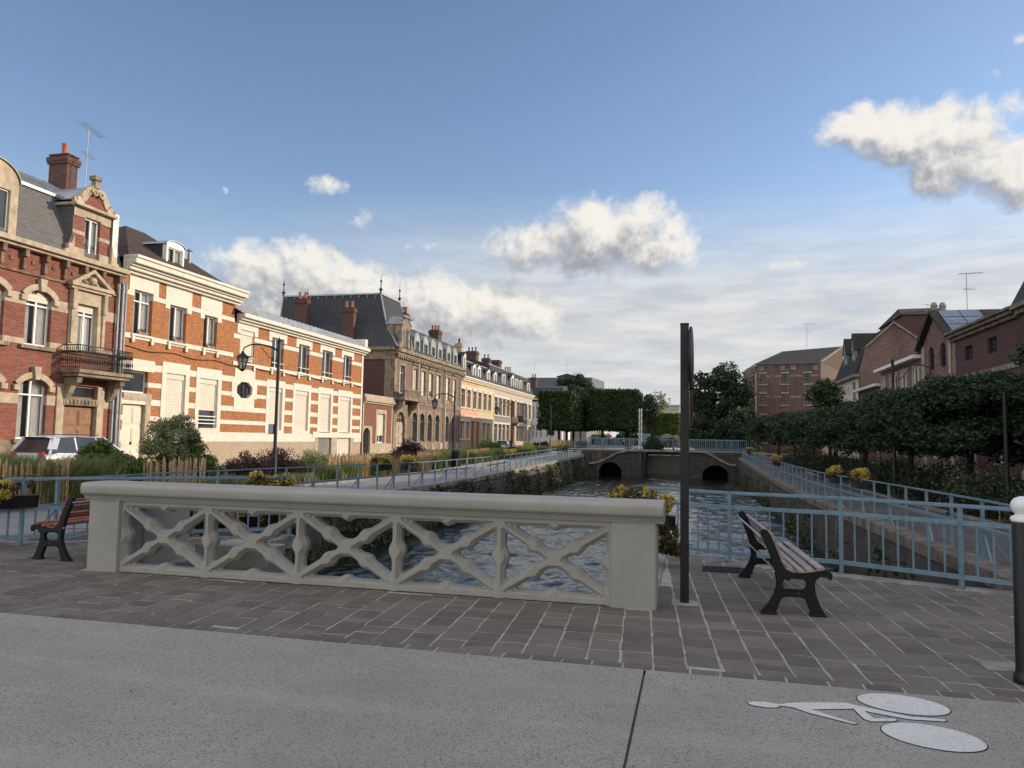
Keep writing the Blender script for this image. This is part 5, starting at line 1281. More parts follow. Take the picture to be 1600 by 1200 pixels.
ws_ = (ups[1][1]-ups[1][0]); ups = [(o[0], o[0]+max(ws_*.95, 1.2), zu0 if k else zu0-.1, zu1) for k, o in enumerate(ups)]
zg0, zg1 = Zp(660, 690), Zp(660, 646)
G_ = [(645, 650), (657, 663), (669, 676), (681, 688), (696, 702), (706.5, 712)]
grd = [(S(a), S(a)+1.35, zg0, zg1) for a, b in G_]
door = (S(620), S(620)+2.1, GB, Zp(620, 643))
zbc = Zp(640, 628); zbt = Zp(640, 617)
zn = [(sC1, sC2, zu1+.35, zcb, 1, .05), (sC1, sC2, zbc-.15, zbt-.35, 1, .06), (sC1, sC2, GB, zg0-.1, 2, .05)]
for o in ups: zn += [(o[0]-.28, o[1]+.28, zbt-.3, zu1+.34, 1, .03)]
for o in grd: zn += [(o[0]-.28, o[1]+.28, GB, zg1+.4, 1, .03)]
zn += [(door[0]-.5, door[1]+.5, GB, zbc-.2, 1, .06), (sC1, sC1+.5, GB, zcb, 1, .06), (sC2-.5, sC2, GB, zcb, 1, .06)]
sm = S(694); zn += [(sm-.25, sm+.25, GB, zcb, 1, .06)]
mb = MB(); grid_wall(mb, FL, sC1, sC2, GB-.3, zcb, ups+grd+[door], zn, rev=.3)
for o in grd: arch_fill(mb, FL, o[0], o[1], o[3]-.5, o[3], .03, -.3, 1)
arch_fill(mb, FL, door[0], door[1], door[3]-1.05, door[3], .06, -.3, 1)
mb.build('wall', ['brownbrick', 'dirtystone', 'stone'], C_)
for k, o in enumerate(ups): window(C_, FL, *o, d=-.22, mull=1, transoms=(.75,), shutter=0 if k in (0,) else (.75 if k == 3 else 1.))
for k, o in enumerate(grd): window(C_, FL, *o, d=-.22, mull=1, transoms=(.72,), frame='darkgrey')
frontdoor(C_, FL, door[0], door[1], GB, door[3]-1.0, 'stone'); window(C_, FL, door[0], door[1], door[3]-1.0, door[3], d=-.2, mull=3, transoms=(.5,), frame='stone', name='fanlight')
mb = MB(); mb.box(sC1-.0, S(643), .0, 1.1, zbc, zbc+.25, 0, FL)
for k in range(24):
    s_ = sC1+.15+(S(643)-sC1-.3)*k/23; mb.box(s_-.06, s_+.06, .95, 1.05, zbc+.252, zbc+.9, 0, FL)
mb.box(sC1, S(643), .9, 1.1, zbc+.902, zbc+1.05, 0, FL)
for s_ in (sC1+.5, S(641)): mb.prism([(0, zbc-.01), (.9, zbc-.01), (.8, zbc-.5), (.3, zbc-.9), (0, zbc-1.5)], s_-.2, s_+.2, lambda p, q, t: FL(t, p, q))
mb.build('stone_balcony', 'dirtystone', C_)
for o in ups[1:]:
    mb = MB(); mb.box(o[0]-.05, o[1]+.05, .06, .13, zbc+.1, zbt-.38, 0, FL); mb.build('carved_panel', 'dirtystone', C_)
    mb = MB(); mb.box(o[0]-.3, o[1]+.3, .03, .2, zu1+.36, zu1+.5, 0, FL); mb.build('window_hood', 'dirtystone', C_)
mb = MB(); tp_ = [(sC1+.1, zcb-.10)]
for k in range(40):
    s_ = sC1+.3+(sC2-sC1-.6)*k/39; tp_ += [(s_-.12, zcb-.10), (s_-.12, zcb-.32), (s_+.12, zcb-.32), (s_+.12, zcb-.10)]
tp_ += [(sC2-.1, zcb-.10), (sC2-.1, zcb-.004), (sC1+.1, zcb-.004)]
mb.prism(tp_, .052, .35, lambda p, q, t: FL(p, t, q)); mb.build('dentil_course', 'dirtystone', C_)
mb = MB(); cornice(mb, FL, sC1-.02, sC2, [(zcb, zcb+.2, .4), (zcb+.202, zct, .6)]); mb.build('cornice', 'dirtystone', C_, bevel=.02)
for u_ in (651, 694): downpipe(C_, S(u_)-.02, GB, zcb-.1, d=.2, r=.06)
# side wall facing the camera and wings
YS_ = sC1
xl = onY(428, 545, YS_)[0]
mb = MB(); grid_wall(mb, FM(YS_), xl, XF-.9, GB, zcb-.5, [], [], .1); mb.build('side_wall', 'darkbrick', C_)
mb = MB(); mb.box(XF-.9, XF+.0, YS_-.02, YS_+.3, GB, zcb-.5); mb.box(xl, XF+.0, YS_-.10, YS_+.2, zcb-.5, zcb-.25); mb.box(xl, XF+.1, YS_-.35, YS_+.2, zct-.22, zct+.06); mb.box(xl, XF, YS_-.03, YS_+.2, zcb-.25, zct-.22); mb.build('side_trim', 'dirtystone', C_)
dy = 9.5
tp = onY(595, 459, YS_+2.3); tl = onY(443, 465, YS_+2.3)
zr = tp[1]; B4 = [(XF+.4, YS_-.3), (XF+.4, YS_+dy), (xl, YS_+dy), (xl, YS_-.3)]; T4 = [(tp[0], YS_+2.3), (tp[0], YS_+dy-2.6), (tl[0], YS_+dy-2.6), (tl[0], YS_+2.3)]
mb = MB(); zb0 = zct+.06
def mid(a, b, t): return (a[0]+(b[0]-a[0])*t, a[1]+(b[1]-a[1])*t)
Md = [mid(B4[i], T4[i], .62) for i in range(4)]; zm = zb0+(zr-zb0)*.42
for i in range(4):
    j = (i+1) % 4
    mb.face([(*B4[i], zb0), (*B4[j], zb0), (*Md[j], zm), (*Md[i], zm)]); mb.face([(*Md[i], zm), (*Md[j], zm), (*T4[j], zr), (*T4[i], zr)])
mb.face([(*p, zr) for p in T4]); mb.build('pavilion_roof', 'slate', C_)
mb = MB()
for i in range(4): mb.bar((*T4[i], zr+.02), (*T4[(i+1) % 4], zr+.02), .22, .14)
for k in range(12): x = T4[3][0]+(T4[0][0]-T4[3][0])*(k+.5)/12; mb.bar((x, T4[0][1]-.02, zr+.02), (x, T4[0][1]-.2, zr-.35), .05, .05)
for i in (0, 1, 2, 3): mb.bar((*B4[i], zb0), (*Md[i], zm), .12, .12); mb.bar((*Md[i], zm), (*T4[i], zr), .12, .12)
mb.build('zinc_ridge', 'zinc', C_)
for i in range(4):
    mb = MB(); x, y = T4[i]; mb.lathe([(.12, 0), (.1, .3), (.2, .4), (.06, .55), (.05, 1.1), (.12, 1.2), (.03, 1.35), (.015, 1.9)], (x, y, zr), 8); mb.build('finial', 'iron', C_)
chim_px(C_, 462, 480, 484, 467, onY(480, 467, YS_-0)[0], zct-1, 2, 'chimneybrick'); 
chim_px(C_, 535, 553, 557, 481, onY(553, 481, YS_-.1)[0], zct-2.5, 2, 'chimneybrick')
# curved mansard along the street
zmt = onX(650, 519, XF-1.2)[1]; s0 = S(629); 
mb = MB(); pf = [(.35, zct+.02), (-.25, zct+.7), (-.6, zct+1.5), (-.85, zmt), (-4., zmt+.9), (-9, zmt+.6)]
for a, b in zip(pf[:-1], pf[1:]): mb.face([FL(YS_+4, a[0], a[1]), FL(sC2, a[0], a[1]), FL(sC2, b[0], b[1]), FL(YS_+4, b[0], b[1])])
mb.build('mansard_roof', 'slate', C_)
mb = MB(); mb.face([FL(sC2, .35, zct), FL(sC2, -.25, zct+.7), FL(sC2, -.85, zmt), FL(sC2, -4, zmt+.9), FL(sC2, -9, zmt+.6), FL(sC2, -9, zct)]); mb.build('gable_wall', 'dirtystone', C_)
for (a, b) in ((644.5, 651.5), (658.5, 665), (670.5, 676.5), (681.5, 687), (695.5, 701), (706, 711)):
    sa = S(a, 560); dormer(C_, FL, sa, sa+1.55, zct+.25, onX(646, 528, XF)[1], .16, -1.3, 'lead', 'arch', 'lead', .55, .28, .25, mull=1, frame='lead')
sa, sb = S(623, 520), S(623, 520)+2.1
o = dormer(C_, FL, sa, sb, zct, onX(628, 508, XF)[1], .3, -1.2, 'dirtystone', 'ped', 'lead', .8, .5, .35, over=.2, cheek='dirtystone')
mb = MB(); mb.box(sa-.2, sb+.2, .2, .5, zct+2.9, zct+3.1, 0, FL)
for s_, sg in ((sa, -1), (sb, 1)): mb.prism([(s_, zct+.03), (s_+sg*.75, zct+.03), (s_+sg*.55, zct+.35), (s_+sg*.25, zct+.7), (s_, zct+1.5)], .1, .4, lambda p, q, t: FL(p, t, q))
mb.build('dormer_scrolls', 'dirtystone', o)
chim_px(C_, 622, 634, 639, 489, XF-1.9, zct, 3, 'chimneybrick'); chim_px(C_, 670.5, 685, 690.5, 516, XF-2.6, zct, 3, 'chimneybrick')
# ================= D : salmon and yellow terrace; E : long pale terrace
def terrace(name, label, s0, s1, ups, grd, doors, zu, zg, zcb, zct, zones, mats, mansard=1.9, trim='cream'):
    T = thing(name, label, 'house', (XF, (s0+s1)/2, 0))
    ops = [(a, b, zu[0], zu[1]) for a, b in ups]+[(a, b, zg[0], zg[1]) for a, b in grd]+[(a, b, GB, zg[1]+.1) for a, b in doors]
    mb = MB(); grid_wall(mb, FL, s0, s1, GB-.3, zcb, ops, zones, rev=.25); mb.build('wall', mats, T); shell(T, FL, s0, s1, GB-.3, zcb, 8., mats[0])
    for (a, b) in ups: window(T, FL, a, b, *zu, mull=1, transoms=(.75,), frame='cream')
    for (a, b) in grd: window(T, FL, a, b, *zg, mull=1, transoms=(.75,), frame='cream')
    for (a, b) in doors: frontdoor(T, FL, a, b, GB, zg[1]+.1, 'wood', leaves=1)
    for (a, b, zz) in [(a, b, zu) for a, b in ups]+[(a, b, zg) for a, b in grd]:
        mb = MB(); mb.box(a-.15, b+.15, -.05, .12, zz[0]-.13, zz[0]-.003, 0, FL); mb.box(a-.2, b+.2, .0, .09, zz[1]+.005, zz[1]+.26, 0, FL)
        mb.box(a-.14, a-.003, 0, .06, zz[0], zz[1], 0, FL); mb.box(b+.003, b+.14, 0, .06, zz[0], zz[1], 0, FL)
        mb.build('window_surround', trim, T)
    mb = MB(); cornice(mb, FL, s0, s1, [(zcb, zcb+.18, .2), (zcb+.182, zcb+.34, .36), (zcb+.342, zct, .5)]); mb.build('cornice', trim, T)
    mb = MB(); zm = zct+mansard; mb.face([FL(s0, .3, zct+.01), FL(s1, .3, zct+.01), FL(s1, -.9, zm), FL(s0, -.9, zm)]); mb.face([FL(s0, -.9, zm), FL(s1, -.9, zm), FL(s1, -4, zm+.9), FL(s0, -4, zm+.9)]); mb.face([FL(s0, -4, zm+.9), FL(s1, -4, zm+.9), FL(s1, -8, zct), FL(s0, -8, zct)])
    for s_ in (s0+.01, s1-.01): mb.face([FL(s_, .3, zct), FL(s_, -.9, zm), FL(s_, -4, zm+.9), FL(s_, -8, zct)])
    mb.build('mansard_roof', 'slate', T)
    mb = MB(); mb.box(s0, s1, -1., -.78, zm-.06, zm+.06, 0, FL); mb.build('zinc_ridge', 'zinc', T)
    return T, zm
def ww(us, w=1.15): return [(S(u), S(u)+w) for u in us]
c5 = lambda x: 540+x/5
s0, s1 = sC2+.04, S(772.5)
zct = ZX(722, 585, .5); zcb = zct-.5
sm = S(752)
D_, zm = terrace('terraced_house', 'salmon and yellow rendered terraced house next to the mansion', s0, s1, ww([c5(x) for x in (903, 948, 995, 1036, 1078, 1115)], 1.5), ww([c5(x) for x in (903, 947, 1075, 1110)], 1.5), ww([c5(988), c5(1028)], 1.6),
    (Zp(722, 636), Zp(722, 607)), (Zp(722, 686), Zp(722, 658)), zcb, zct,
    [(s0, S(748), GB, zcb, 0), (S(748), s1, GB, zcb, 1), (s0, s1, GB, Zp(722, 691), 2, .05), (s0, s1, Zp(722, 651), Zp(722, 648), 3, .06), (s0, s1, Zp(722, 603), Zp(722, 601), 3, .06)], ['salmon', 'yellow_render', 'stone', 'cream'], onX(725, 563, XF-.9)[1]-zct)
for u in (738, 746, 761, 771.5): a = S(u-.5, 590); dormer(D_, FL, a, a+1.3, zct+.15, zct+1.55, .1, -1.1, 'white', 'ped' if u != 746 else 'arch', 'slate', .3, .2, .15, over=.05)
chim_px(D_, 711, 721, 724, 537, XF-2.2, zct, 1, 'stone', potmat='iron'); chim_px(D_, 728, 744, 748, 549, XF-3.2, zct, 3, 'chimneybrick', potmat='darkgrey')
a = S(720.8, 570); dormer(D_, FL, a, a+1., zct+.2, zct+2.3, .25, -1., 'cream', 'ped', 'slate', .4, .2, .2)
s0, s1 = S(772.5)+.04, S(832)
zct = ZX(773, 600, .5); zcb = zct-.5
xs_ = [1163, 1198, 1228, 1260, 1295, 1338, 1359, 1380, 1402, 1432]
E_, zm = terrace('terraced_house', 'long pale terrace with many tall windows and a small black balcony near its end', s0, s1, ww([c5(x) for x in xs_], 1.7), ww([c5(x) for x in xs_ if x != 1295], 1.7), ww([c5(1295)], 1.7),
    (Zp(773, 648), Zp(773, 620)), (Zp(773, 690), Zp(773, 662)), zcb, zct,
    [(s0, s1, GB, zcb, 0), (S(797), S(805), GB, zcb-.8, 2, .06), (s0, s1, Zp(773, 660), Zp(773, 650), 1), (s0, s1, GB, Zp(773, 696), 2)], ['greyrender', 'darkgrey', 'rowbrick'], onX(790, 577, XF-.9)[1]-onX(790, 603, XF-.9)[1]+.4)
for u in (784, 798, 804.5, 811, 823.5): a = S(u, 605); dormer(E_, FL, a, a+1.6, zct+.2, zct+1.9, .1, -1.1, 'white', 'flat' if u != 798 else 'ped', 'slate', .5, .2, .15, over=.1)
chim_px(E_, 753, 764, 767, 560, XF-3., zct, 2, 'chimneybrick', potmat='darkgrey'); chim_px(E_, 768, 780, 784, 563, XF-3., zct, 0, 'chimneybrick'); chim_px(E_, 786, 797, 800.5, 579, XF-2.5, zct, 3, 'stone')
mb = MB(); a = S(801.5); zb_ = Zp(773, 657); mb.box(a, a+3.4, 0, .9, zb_-.2, zb_, 0, FL); o = mb.build('balcony', 'darkgrey', E_)
mb = MB()
for k in range(24): mb.bar(FL(a+3.4*k/23, .85, zb_), FL(a+3.4*k/23, .85, zb_+1.), .035)
for k in range(8): mb.bar(FL(a, .85*k/7, zb_), FL(a, .85*k/7, zb_+1.), .035)
mb.bar(FL(a, .85, zb_+1.02), FL(a+3.4, .85, zb_+1.02), .06); mb.bar(FL(a, .85, zb_+.1), FL(a+3.4, .85, zb_+.1), .05); mb.build('iron_railing', 'iron', o)
# ================= F white house end of row, G modern block, brick stump
Fh = thing('white_house', 'white rendered house at the far end of the left row beside the clipped trees', 'house', (XF-1, 131, 0))
yF = s1+.5; q0 = onD(831, 640, 128); 
mb = MB(); mp = FM(126.)
xa, xb = onY(829, 650, 126)[0], onY(878, 650, 126)[0]; zt = onY(840, 625, 126)[1]; GF = .2
wz = [(onY(840, v1, 126)[1], onY(840, v0, 126)[1]) for v0, v1 in ((635, 655), (664, 684))]
ops = [(onY(a, 650, 126)[0], onY(a+3.6, 650, 126)[0], *z) for a in (831.5, 837, 843.5, 853, 861) for z in wz]
grid_wall(mb, mp, xa-4, xb, GF-.8, zt, ops, rev=.2); mb.build('wall', 'white', Fh)
for o in ops: window(Fh, mp, *o, d=-.15, mull=1, transoms=(.5,), shutter=0, frame='white')
mb = MB(); mb.box(xa-4, xb, -9, .0, zt-.3, zt, 0, mp); mb.box(xa-4, xb+.2, -.1, .3, zt, zt+.3, 0, mp); mb.build('cornice', 'cream', Fh)
mb = MB(); mb.prism([(.3, zt+.3), (-1, zt+2.2), (-5, zt+2.8), (-9, zt+.3)], xa-4, xb, lambda p, q, t: mp(t, p, q)); mb.build('roof', 'slate', Fh)
mb = MB(); mb.face([(xb, 126, GF-.8), (xb, 135, GF-.8), (xb, 135, zt), (xb, 126, zt)]); mb.build('side_wall', 'white', Fh)
chimney(Fh, onY(829.5, 590, 127)[0], onY(837, 590, 127)[0], 127, 128.2, zt, onY(832, 590, 127)[1], 2, 'darkbrick', potmat='darkgrey')
YG = 190.
Gm = thing('modern_block', 'flat roofed modern block with a blue grey metal fascia above the clipped trees', 'building', (-20, YG, 0))
xa, xb = onY(795, 600, YG)[0], onY(925, 600, YG)[0]; z1 = onY(860, 590, YG)[1]; z0 = onY(860, 604, YG)[1]
xc = onY(943, 600, YG+12)[0]
mb = MB(); mb.prism([(xa-20, YG), (xb, YG), (xc, YG+14), (xa-20, YG+30)], z0, z1, lambda p, q, t: (p, q, t)); mb.build('roof_fascia', 'fascia', Gm)
mb = MB(); mb.prism([(xa-20, YG+1.5), (xb-1.5, YG+1.5), (xc-1.5, YG+13), (xa-20, YG+28)], .3, z0-.01, lambda p, q, t: (p, q, t)); mb.build('wall', 'darkgrey', Gm)
for k in range(12):
    mb = MB(); x = xb-3-k*5.; mb.box(x-3.6, x, YG+1.35, YG+1.48, z0-3, z0-.4); mb.build('window_band', 'glass', Gm)
mb = MB(); xp = onY(880, 590, YG+5)[0]; mb.box(xp-1., xp+2.2, YG+5, YG+8, z1, z1+.7); mb.prism([(xp-2., z1+.72), (xp+4, z1+.72), (xp+1., z1+1.5)], YG+5, YG+10, lambda p, q, t: (p, t, q)); mb.build('roof_lantern', 'slate', Gm)
antenna(Gm, (onY(884, 590, YG+5)[0], YG+6, z1), 5.5, .4, 5, 2.)
antenna(Gm, (onY(828, 590, YG)[0], YG+6, z1), 4.5, .8, 5, 2.)
# ------------------------------------------------------------------ right row (street front on the plane X = 14)
XG = 14.; FR = RM(XG)
def SR(u, v=600): return onX(u, v, XG)[0]
def ZR(u, v): return onX(u, v, XG)[1]
def c6(x, y): return (1140+x/3.478, 420+y/3.478)
def WR(x0, x1, y0, y1):   # crop coords ; farther edge is the left one
    u0, v0 = c6(x0, y0); u1, v1 = c6(x1, y1)
    a, b = SR(u1, (v0+v1)/2), SR(u0, (v0+v1)/2); return (min(a, b), max(a, b), ZR(u0, v1), ZR(u0, v0))
GR = -.1
# ---- L : long dark red house
sL0, sL1 = SR(1592, 480), SR(*c6(1212, 500))
Lh = thing('brick_house', 'long dark red brick house with a stone cornice and two small barred windows', 'house', (XG, (sL0+sL1)/2, 0))
zc = ZR(*c6(1300, 368)); 
w1, w2 = WR(1278, 1320, 425, 502), WR(1403, 1452, 380, 458); w1 = (w1[0], w1[1], w1[2], w1[3]); w2 = (w2[0], w2[1], w1[2], w1[3])
band = ZR(*c6(1250, 595))
ops = [w1, w2]
for k in range(4):
    s_ = sL1-2.-k*3.4
    if s_-1.2 > sL0: ops.append((s_-1.2, s_, .9, 2.8) if k % 2 else (s_-1.1, s_, GR, 2.4))
zn = [(sL0, sL1, band-.12, band+.12, 1, .05), (sL1-.55, sL1, GR, zc, 1, .04)]
for o in ops[2:]: zn.append((o[0]-.2, o[1]+.2, o[2]-.15, o[3]+.2, 1, .03))
mb = MB(); grid_wall(mb, FR, sL0, sL1, GR-.3, zc, ops, zn, rev=.2); mb.build('wall', ['darkbrick', 'dirtystone'], Lh)
mb = MB(); mb.face([(XG, sL0, GR), (XG+9, sL0, GR), (XG+9, sL0, zc), (XG, sL0, zc)]); mb.face([(XG, sL1, GR), (XG+9, sL1, GR), (XG+9, sL1, zc), (XG, sL1, zc)]); mb.face([(XG+9, sL0, GR), (XG+9, sL1, GR), (XG+9, sL1, zc), (XG+9, sL0, zc)]); mb.build('side_wall', 'darkbrick', Lh)
for k, o in enumerate(ops):
    if o[2] == GR: frontdoor(Lh, FR, *o, mat='blue', leaves=1)
    else: window(Lh, FR, *o, d=-.14, mull=1 if k < 2 else 1, transoms=(.33, .66) if k < 2 else (.7,), fw=.04, frame='iron' if k < 2 else 'white')
mb = MB(); cornice(mb, FR, sL0, sL1, [(zc, zc+.18, .18), (zc+.182, zc+.36, .34), (zc+.362, zc+.5, .46)]); mb.build('cornice', 'darkcoping', Lh, bevel=.015)
zrr = ZR(*c6(1212, 390))+1.2
mb = MB(); zk = onX(*c6(1440, 250), XG+3.6)[1]
mb.prism([(.4, zc+.5), (-4.2, zc+2.6), (-9, zc+.5)], sL0, sL1, lambda p, q, t: FR(t, p, q)); mb.build('tiled_roof', 'darktile', Lh)
# ---- M and the houses towards the camera: out of the picture except the steep roof, they shade the bridge
sM1 = sL0-.05
def sidehouse(s0, s1, zc, zr, label, mat='darkbrick', roof='slate', d=10.):
    T = thing('brick_house', label, 'house', (XG, (s0+s1)/2, 0)); n = max(2, int((s1-s0)/3.))
    ops = []
    for k in range(n):
        c = s0+(s1-s0)*(k+.5)/n; ops += [(c-.55, c+.55, zc-2.6, zc-.8), (c-.55, c+.55, .9, 2.9) if k else (c-.55, c+.55, GR, 2.5)]
    mb = MB(); grid_wall(mb, FR, s0, s1, GR-.3, zc, ops, [(s0, s1, zc-3.4, zc-3.2, 1, .05)], rev=.2)
    for yy in (s0, s1): mb.face([(XG, yy, GR-.3), (XG+d, yy, GR-.3), (XG+d, yy, zc), (XG, yy, zc)])
    mb.face([(XG+d, s0, GR), (XG+d, s1, GR), (XG+d, s1, zc), (XG+d, s0, zc)])
    mb.build('wall', [mat, 'dirtystone'], T)
    for o in ops:
        if o[2] == GR: frontdoor(T, FR, *o, mat='wood', leaves=1)
        else: window(T, FR, *o, mull=1, transoms=(.7,))
    mb = MB(); cornice(mb, FR, s0, s1, [(zc, zc+.2, .2), (zc+.202, zc+.4, .4)]); mb.build('cornice', 'dirtystone', T)
    mb = MB(); mb.prism([(.35, zc+.4), (-d*.5, zr), (-d, zc+.4)], s0, s1, lambda p, q, t: FR(t, p, q)); mb.build('roof', roof, T)
    return T
sidehouse(28.2, sM1, zc+.1, 15.5, 'brick house under a steep dark roof at the right edge, mostly behind the big tree', d=7.)
# its steep roof end seen at the frame edge rises from L's roof
sidehouse(17.5, 28.1, 8.6, 11.6, 'neighbouring red brick street house on the right, next to the steep roofed one', 'redbrick')
sidehouse(5.5, 17.4, 8.9, 12.2, 'pink brick street house on the right bank nearest the bridge corner', 'pinkbrick')
XG = 17.5; FR = RM(XG)
sidehouse(70., 84., 9.2, 12.5, 'unseen house added behind the gabled house to shade the left quay wall')  # added house, hidden from view, keeps low sun off the left quay wall
XG = 14.; FR = RM(XG)
sidehouse(-22., -2.5, 8.8, 12.0, 'row house beyond the bridge street on the right', 'redbrick')
# ---- K : gabled brick house with arched windows and solar panels
x0, x1 = SR(*c6(1208, 500)), SR(*c6(1046, 500))   # near, far
K_ = thing('brick_house', 'brick house with a street gable, two tall arched windows, stone quoins and solar panels', 'house', (XG, (x0+x1)/2, 0))
ze = ZR(*c6(1046, 430)); ap = SR(*c6(1110, 300)); zap = ZR(*c6(1105, 255)); ap = (x0+x1)/2
a1 = WR(1082, 1112, 432, 556); a2 = WR(1142, 1175, 405, 540); zz0 = (a1[2]+a2[2])/2; zz1 = (a1[3]+a2[3])/2
a1 = (a1[0], a1[1], zz0, zz1); a2 = (a2[0], a2[1], zz0, zz1)
dK = (x0+1.4, x0+2.6, GR, 2.4)
zn = [(x0, x0+.5, GR, ze, 1, .04), (x1-.5, x1, GR, ze, 1, .04), (x0, x1, 3.1, 3.35, 1, .06)]
zsplit = min(ze, zz1)
mb = MB(); grid_wall(mb, FR, x0, x1, GR-.3, ze, [(a1[0], a1[1], zz0, min(zz1, ze)), (a2[0], a2[1], zz0, min(zz1, ze)), dK, (x1-2.8, x1-1.3, .9, 2.6)], zn, rev=.2)
if zz1 <= ze:
    for a in (a1, a2): arch_fill(mb, FR, a[0], a[1], zz1-.5, zz1, 0, -.2)
mb.face([FR(x0, 0, ze), FR(x1, 0, ze), FR(ap, 0, zap)]); mb.build('wall', ['pinkbrick', 'stone'], K_)
for a in (a1, a2): window(K_, FR, a[0], a[1], zz0, min(zz1, ze), d=-.15, mull=2, transoms=(.25, .5, .75), fw=.03, frame='iron')
frontdoor(K_, FR, *dK, mat='blue', leaves=1); window(K_, FR, x1-2.8, x1-1.3, .9, 2.6)
mb = MB(); 
for (a, b) in ((x0-.25, ap), (x1+.25, ap)):
    za_ = ze-.2; mb.prism([(a, za_), (b, zap+.08), (b, zap+.26), (a, za_+.18)], .35, -9, lambda p, q, t: FR(p, t, q))
mb.build('tiled_roof', 'darktile', K_)
for yy in (x0, x1): mb = MB(); mb.face([(XG, yy, GR), (XG+9, yy, GR), (XG+9, yy, ze), (XG, yy, ze)]); mb.build('side_wall', 'pinkbrick', K_)
mb = MB(); sp_ = lambda t, d, h=.26: FR(x0-.25+(ap-x0+.25)*t, d, ze-.2+(zap+.28-ze)*t+h)
for i in range(3):
    for j in range(2):
        t0, t1, e0, e1 = .12+.28*i, .12+.28*(i+1)-.02, -.1-1.1*j, -1.15-1.1*j
        mb.face([sp_(t0, e0), sp_(t1, e0), sp_(t1, e1), sp_(t0, e1)]); 
mb.build('solar_panels', 'solar', K_)
# ---- J : low pinkish house
xa, xb = SR(*c6(1043, 540)), SR(*c6(700, 680))
J_ = thing('brick_house', 'low pinkish brick house with white gutter and white upstairs windows between the gables', 'house', (XG, (xa+xb)/2, 0))
zj = ZR(*c6(1000, 500)); 
xm = SR(*c6(822, 600))
wn = [WR(930, 966, 560, 662), WR(870, 912, 580, 680), WR(996, 1034, 538, 620), WR(824, 846, 592, 690)]
zz0, zz1 = ZR(*c6(930, 662)), ZR(*c6(930, 562)); wn = [(w[0], w[1], zz0, zz1) for w in wn]
ops = wn+[(xa+1., xa+2.1, GR, 2.3), (xa+3.2, xa+4.6, .9, 2.3), (xa+6, xa+7.2, .9, 2.3)]
mb = MB(); grid_wall(mb, FR, xa+.02, xm, GR-.3, zj, ops, [(w[0]-.12, w[1]+.12, zz0-.15, zz1+.12, 1, .03) for w in wn], rev=.18)
zl_ = ZR(*c6(760, 655)); grid_wall(mb, FR, xm, xb, GR-.3, zl_, [(xm+1., xm+2.2, .9, 2.3)], [], rev=.15)
mb.face([(XG, xm, zl_), (XG+7, xm, zl_), (XG+7, xm, zj), (XG, xm, zj)]); mb.build('wall', ['pinkbrick', 'stone'], J_)
for k, w in enumerate(wn): window(J_, FR, *w, d=-.12, mull=1, transoms=(), fw=.09)
frontdoor(J_, FR, *ops[4], mat='blue', leaves=1)
for o in ops[5:]+[(xm+1., xm+2.2, .9, 2.3)]: window(J_, FR, *o)
mb = MB(); mb.box(xa, xm+.1, -.02, .5, zj, zj+.22, 0, FR); mb.box(xm, xb, -.02, .45, zl_, zl_+.2, 0, FR); mb.build('gutter', 'white', J_)
mb = MB(); mb.prism([(.4, zj+.22), (-3.5, zj+1.5), (-7, zj+.22)], xa, xm+.1, lambda p, q, t: FR(t, p, q)); mb.prism([(.4, zl_+.2), (-3.4, zj+.2), (-7, zl_+.2)], xm+.1, xb, lambda p, q, t: FR(t, p, q)); mb.build('roof', 'darktile', J_)
# ---- I : big gable with dormered roof and white front
Yg = SR(*c6(705, 600)) ; Yg2 = SR(*c6(590, 620))
I_ = thing('brick_house', 'tall gabled brick house with a white front and two spiky roof dormers', 'house', (XG, (Yg+Yg2)/2, 0))
mpg = FM(Yg)
def IY(x, y): u, v = c6(x, y); return onY(u, v, Yg)
P0 = IY(700, 640); gp_ = [IY(*p) for p in ((700, 555), (738, 425), (890, 292), (1015, 375), (1015, 640))]
poly = [(XG, GR)]+[(XG, gp_[0][1])]+gp_[1:4]+[(gp_[4][0], GR)]
mb = MB(); mb.prism([(XG, GR-.3), (XG, gp_[0][1]), gp_[1], gp_[2], gp_[3], (gp_[3][0], GR-.3)], 0, -.3, lambda p, q, t: mpg(p, t, q)); mb.build('gable_wall', 'pinkbrick', I_)
zi = gp_[0][1]-.5; 
ops = [WR(665, 684, 618, 720), WR(622, 630, 655, 700), WR(632, 640, 652, 697), WR(643, 652, 648, 693), WR(598, 606, 648, 740)]
ops = [(o[0], o[1], ops[1][2] if 0 < k < 4 else ops[0][2], ops[1][3] if 0 < k < 4 else ops[0][3]) for k, o in enumerate(ops)]
mb = MB(); grid_wall(mb, FR, Yg-.0, Yg2, GR-.3, zi, ops, [], rev=.15); mb.build('front_wall', 'cream', I_)
for o in ops: window(I_, FR, *o, d=-.1, mull=0, transoms=(), fw=.05)
mb = MB(); mb.box(Yg, Yg2, -.05, .45, zi, zi+.25, 0, FR); mb.build('eave', 'darkgrey', I_)
k0 = gp_[1][0]-XG; mb = MB()
mb.prism([(.4, zi+.25), (-k0, gp_[1][1]), (-(gp_[2][0]-XG), gp_[2][1]), (-(gp_[3][0]-XG), gp_[3][1]), (-(gp_[3][0]-XG), zi)], Yg+.05, Yg2, lambda p, q, t: FR(t, p, q)); mb.build('mansard_roof', 'darktile', I_)
mb = MB()
for a, b in zip(gp_[1:3], gp_[2:4]): mb.bar((a[0], Yg-.05, a[1]), (b[0], Yg-.05, b[1]), .3, .12)
mb.build('verge', 'bandstone', I_)
L_ = Yg2-Yg
for t in (.30, .68):
    s_ = Yg+L_*t; o = dormer(I_, FR, s_-.7, s_+.7, zi+.8, zi+2.6, -.1, -2.6, 'darkgrey', 'ped', 'darktile', 1.5, .15, .2)
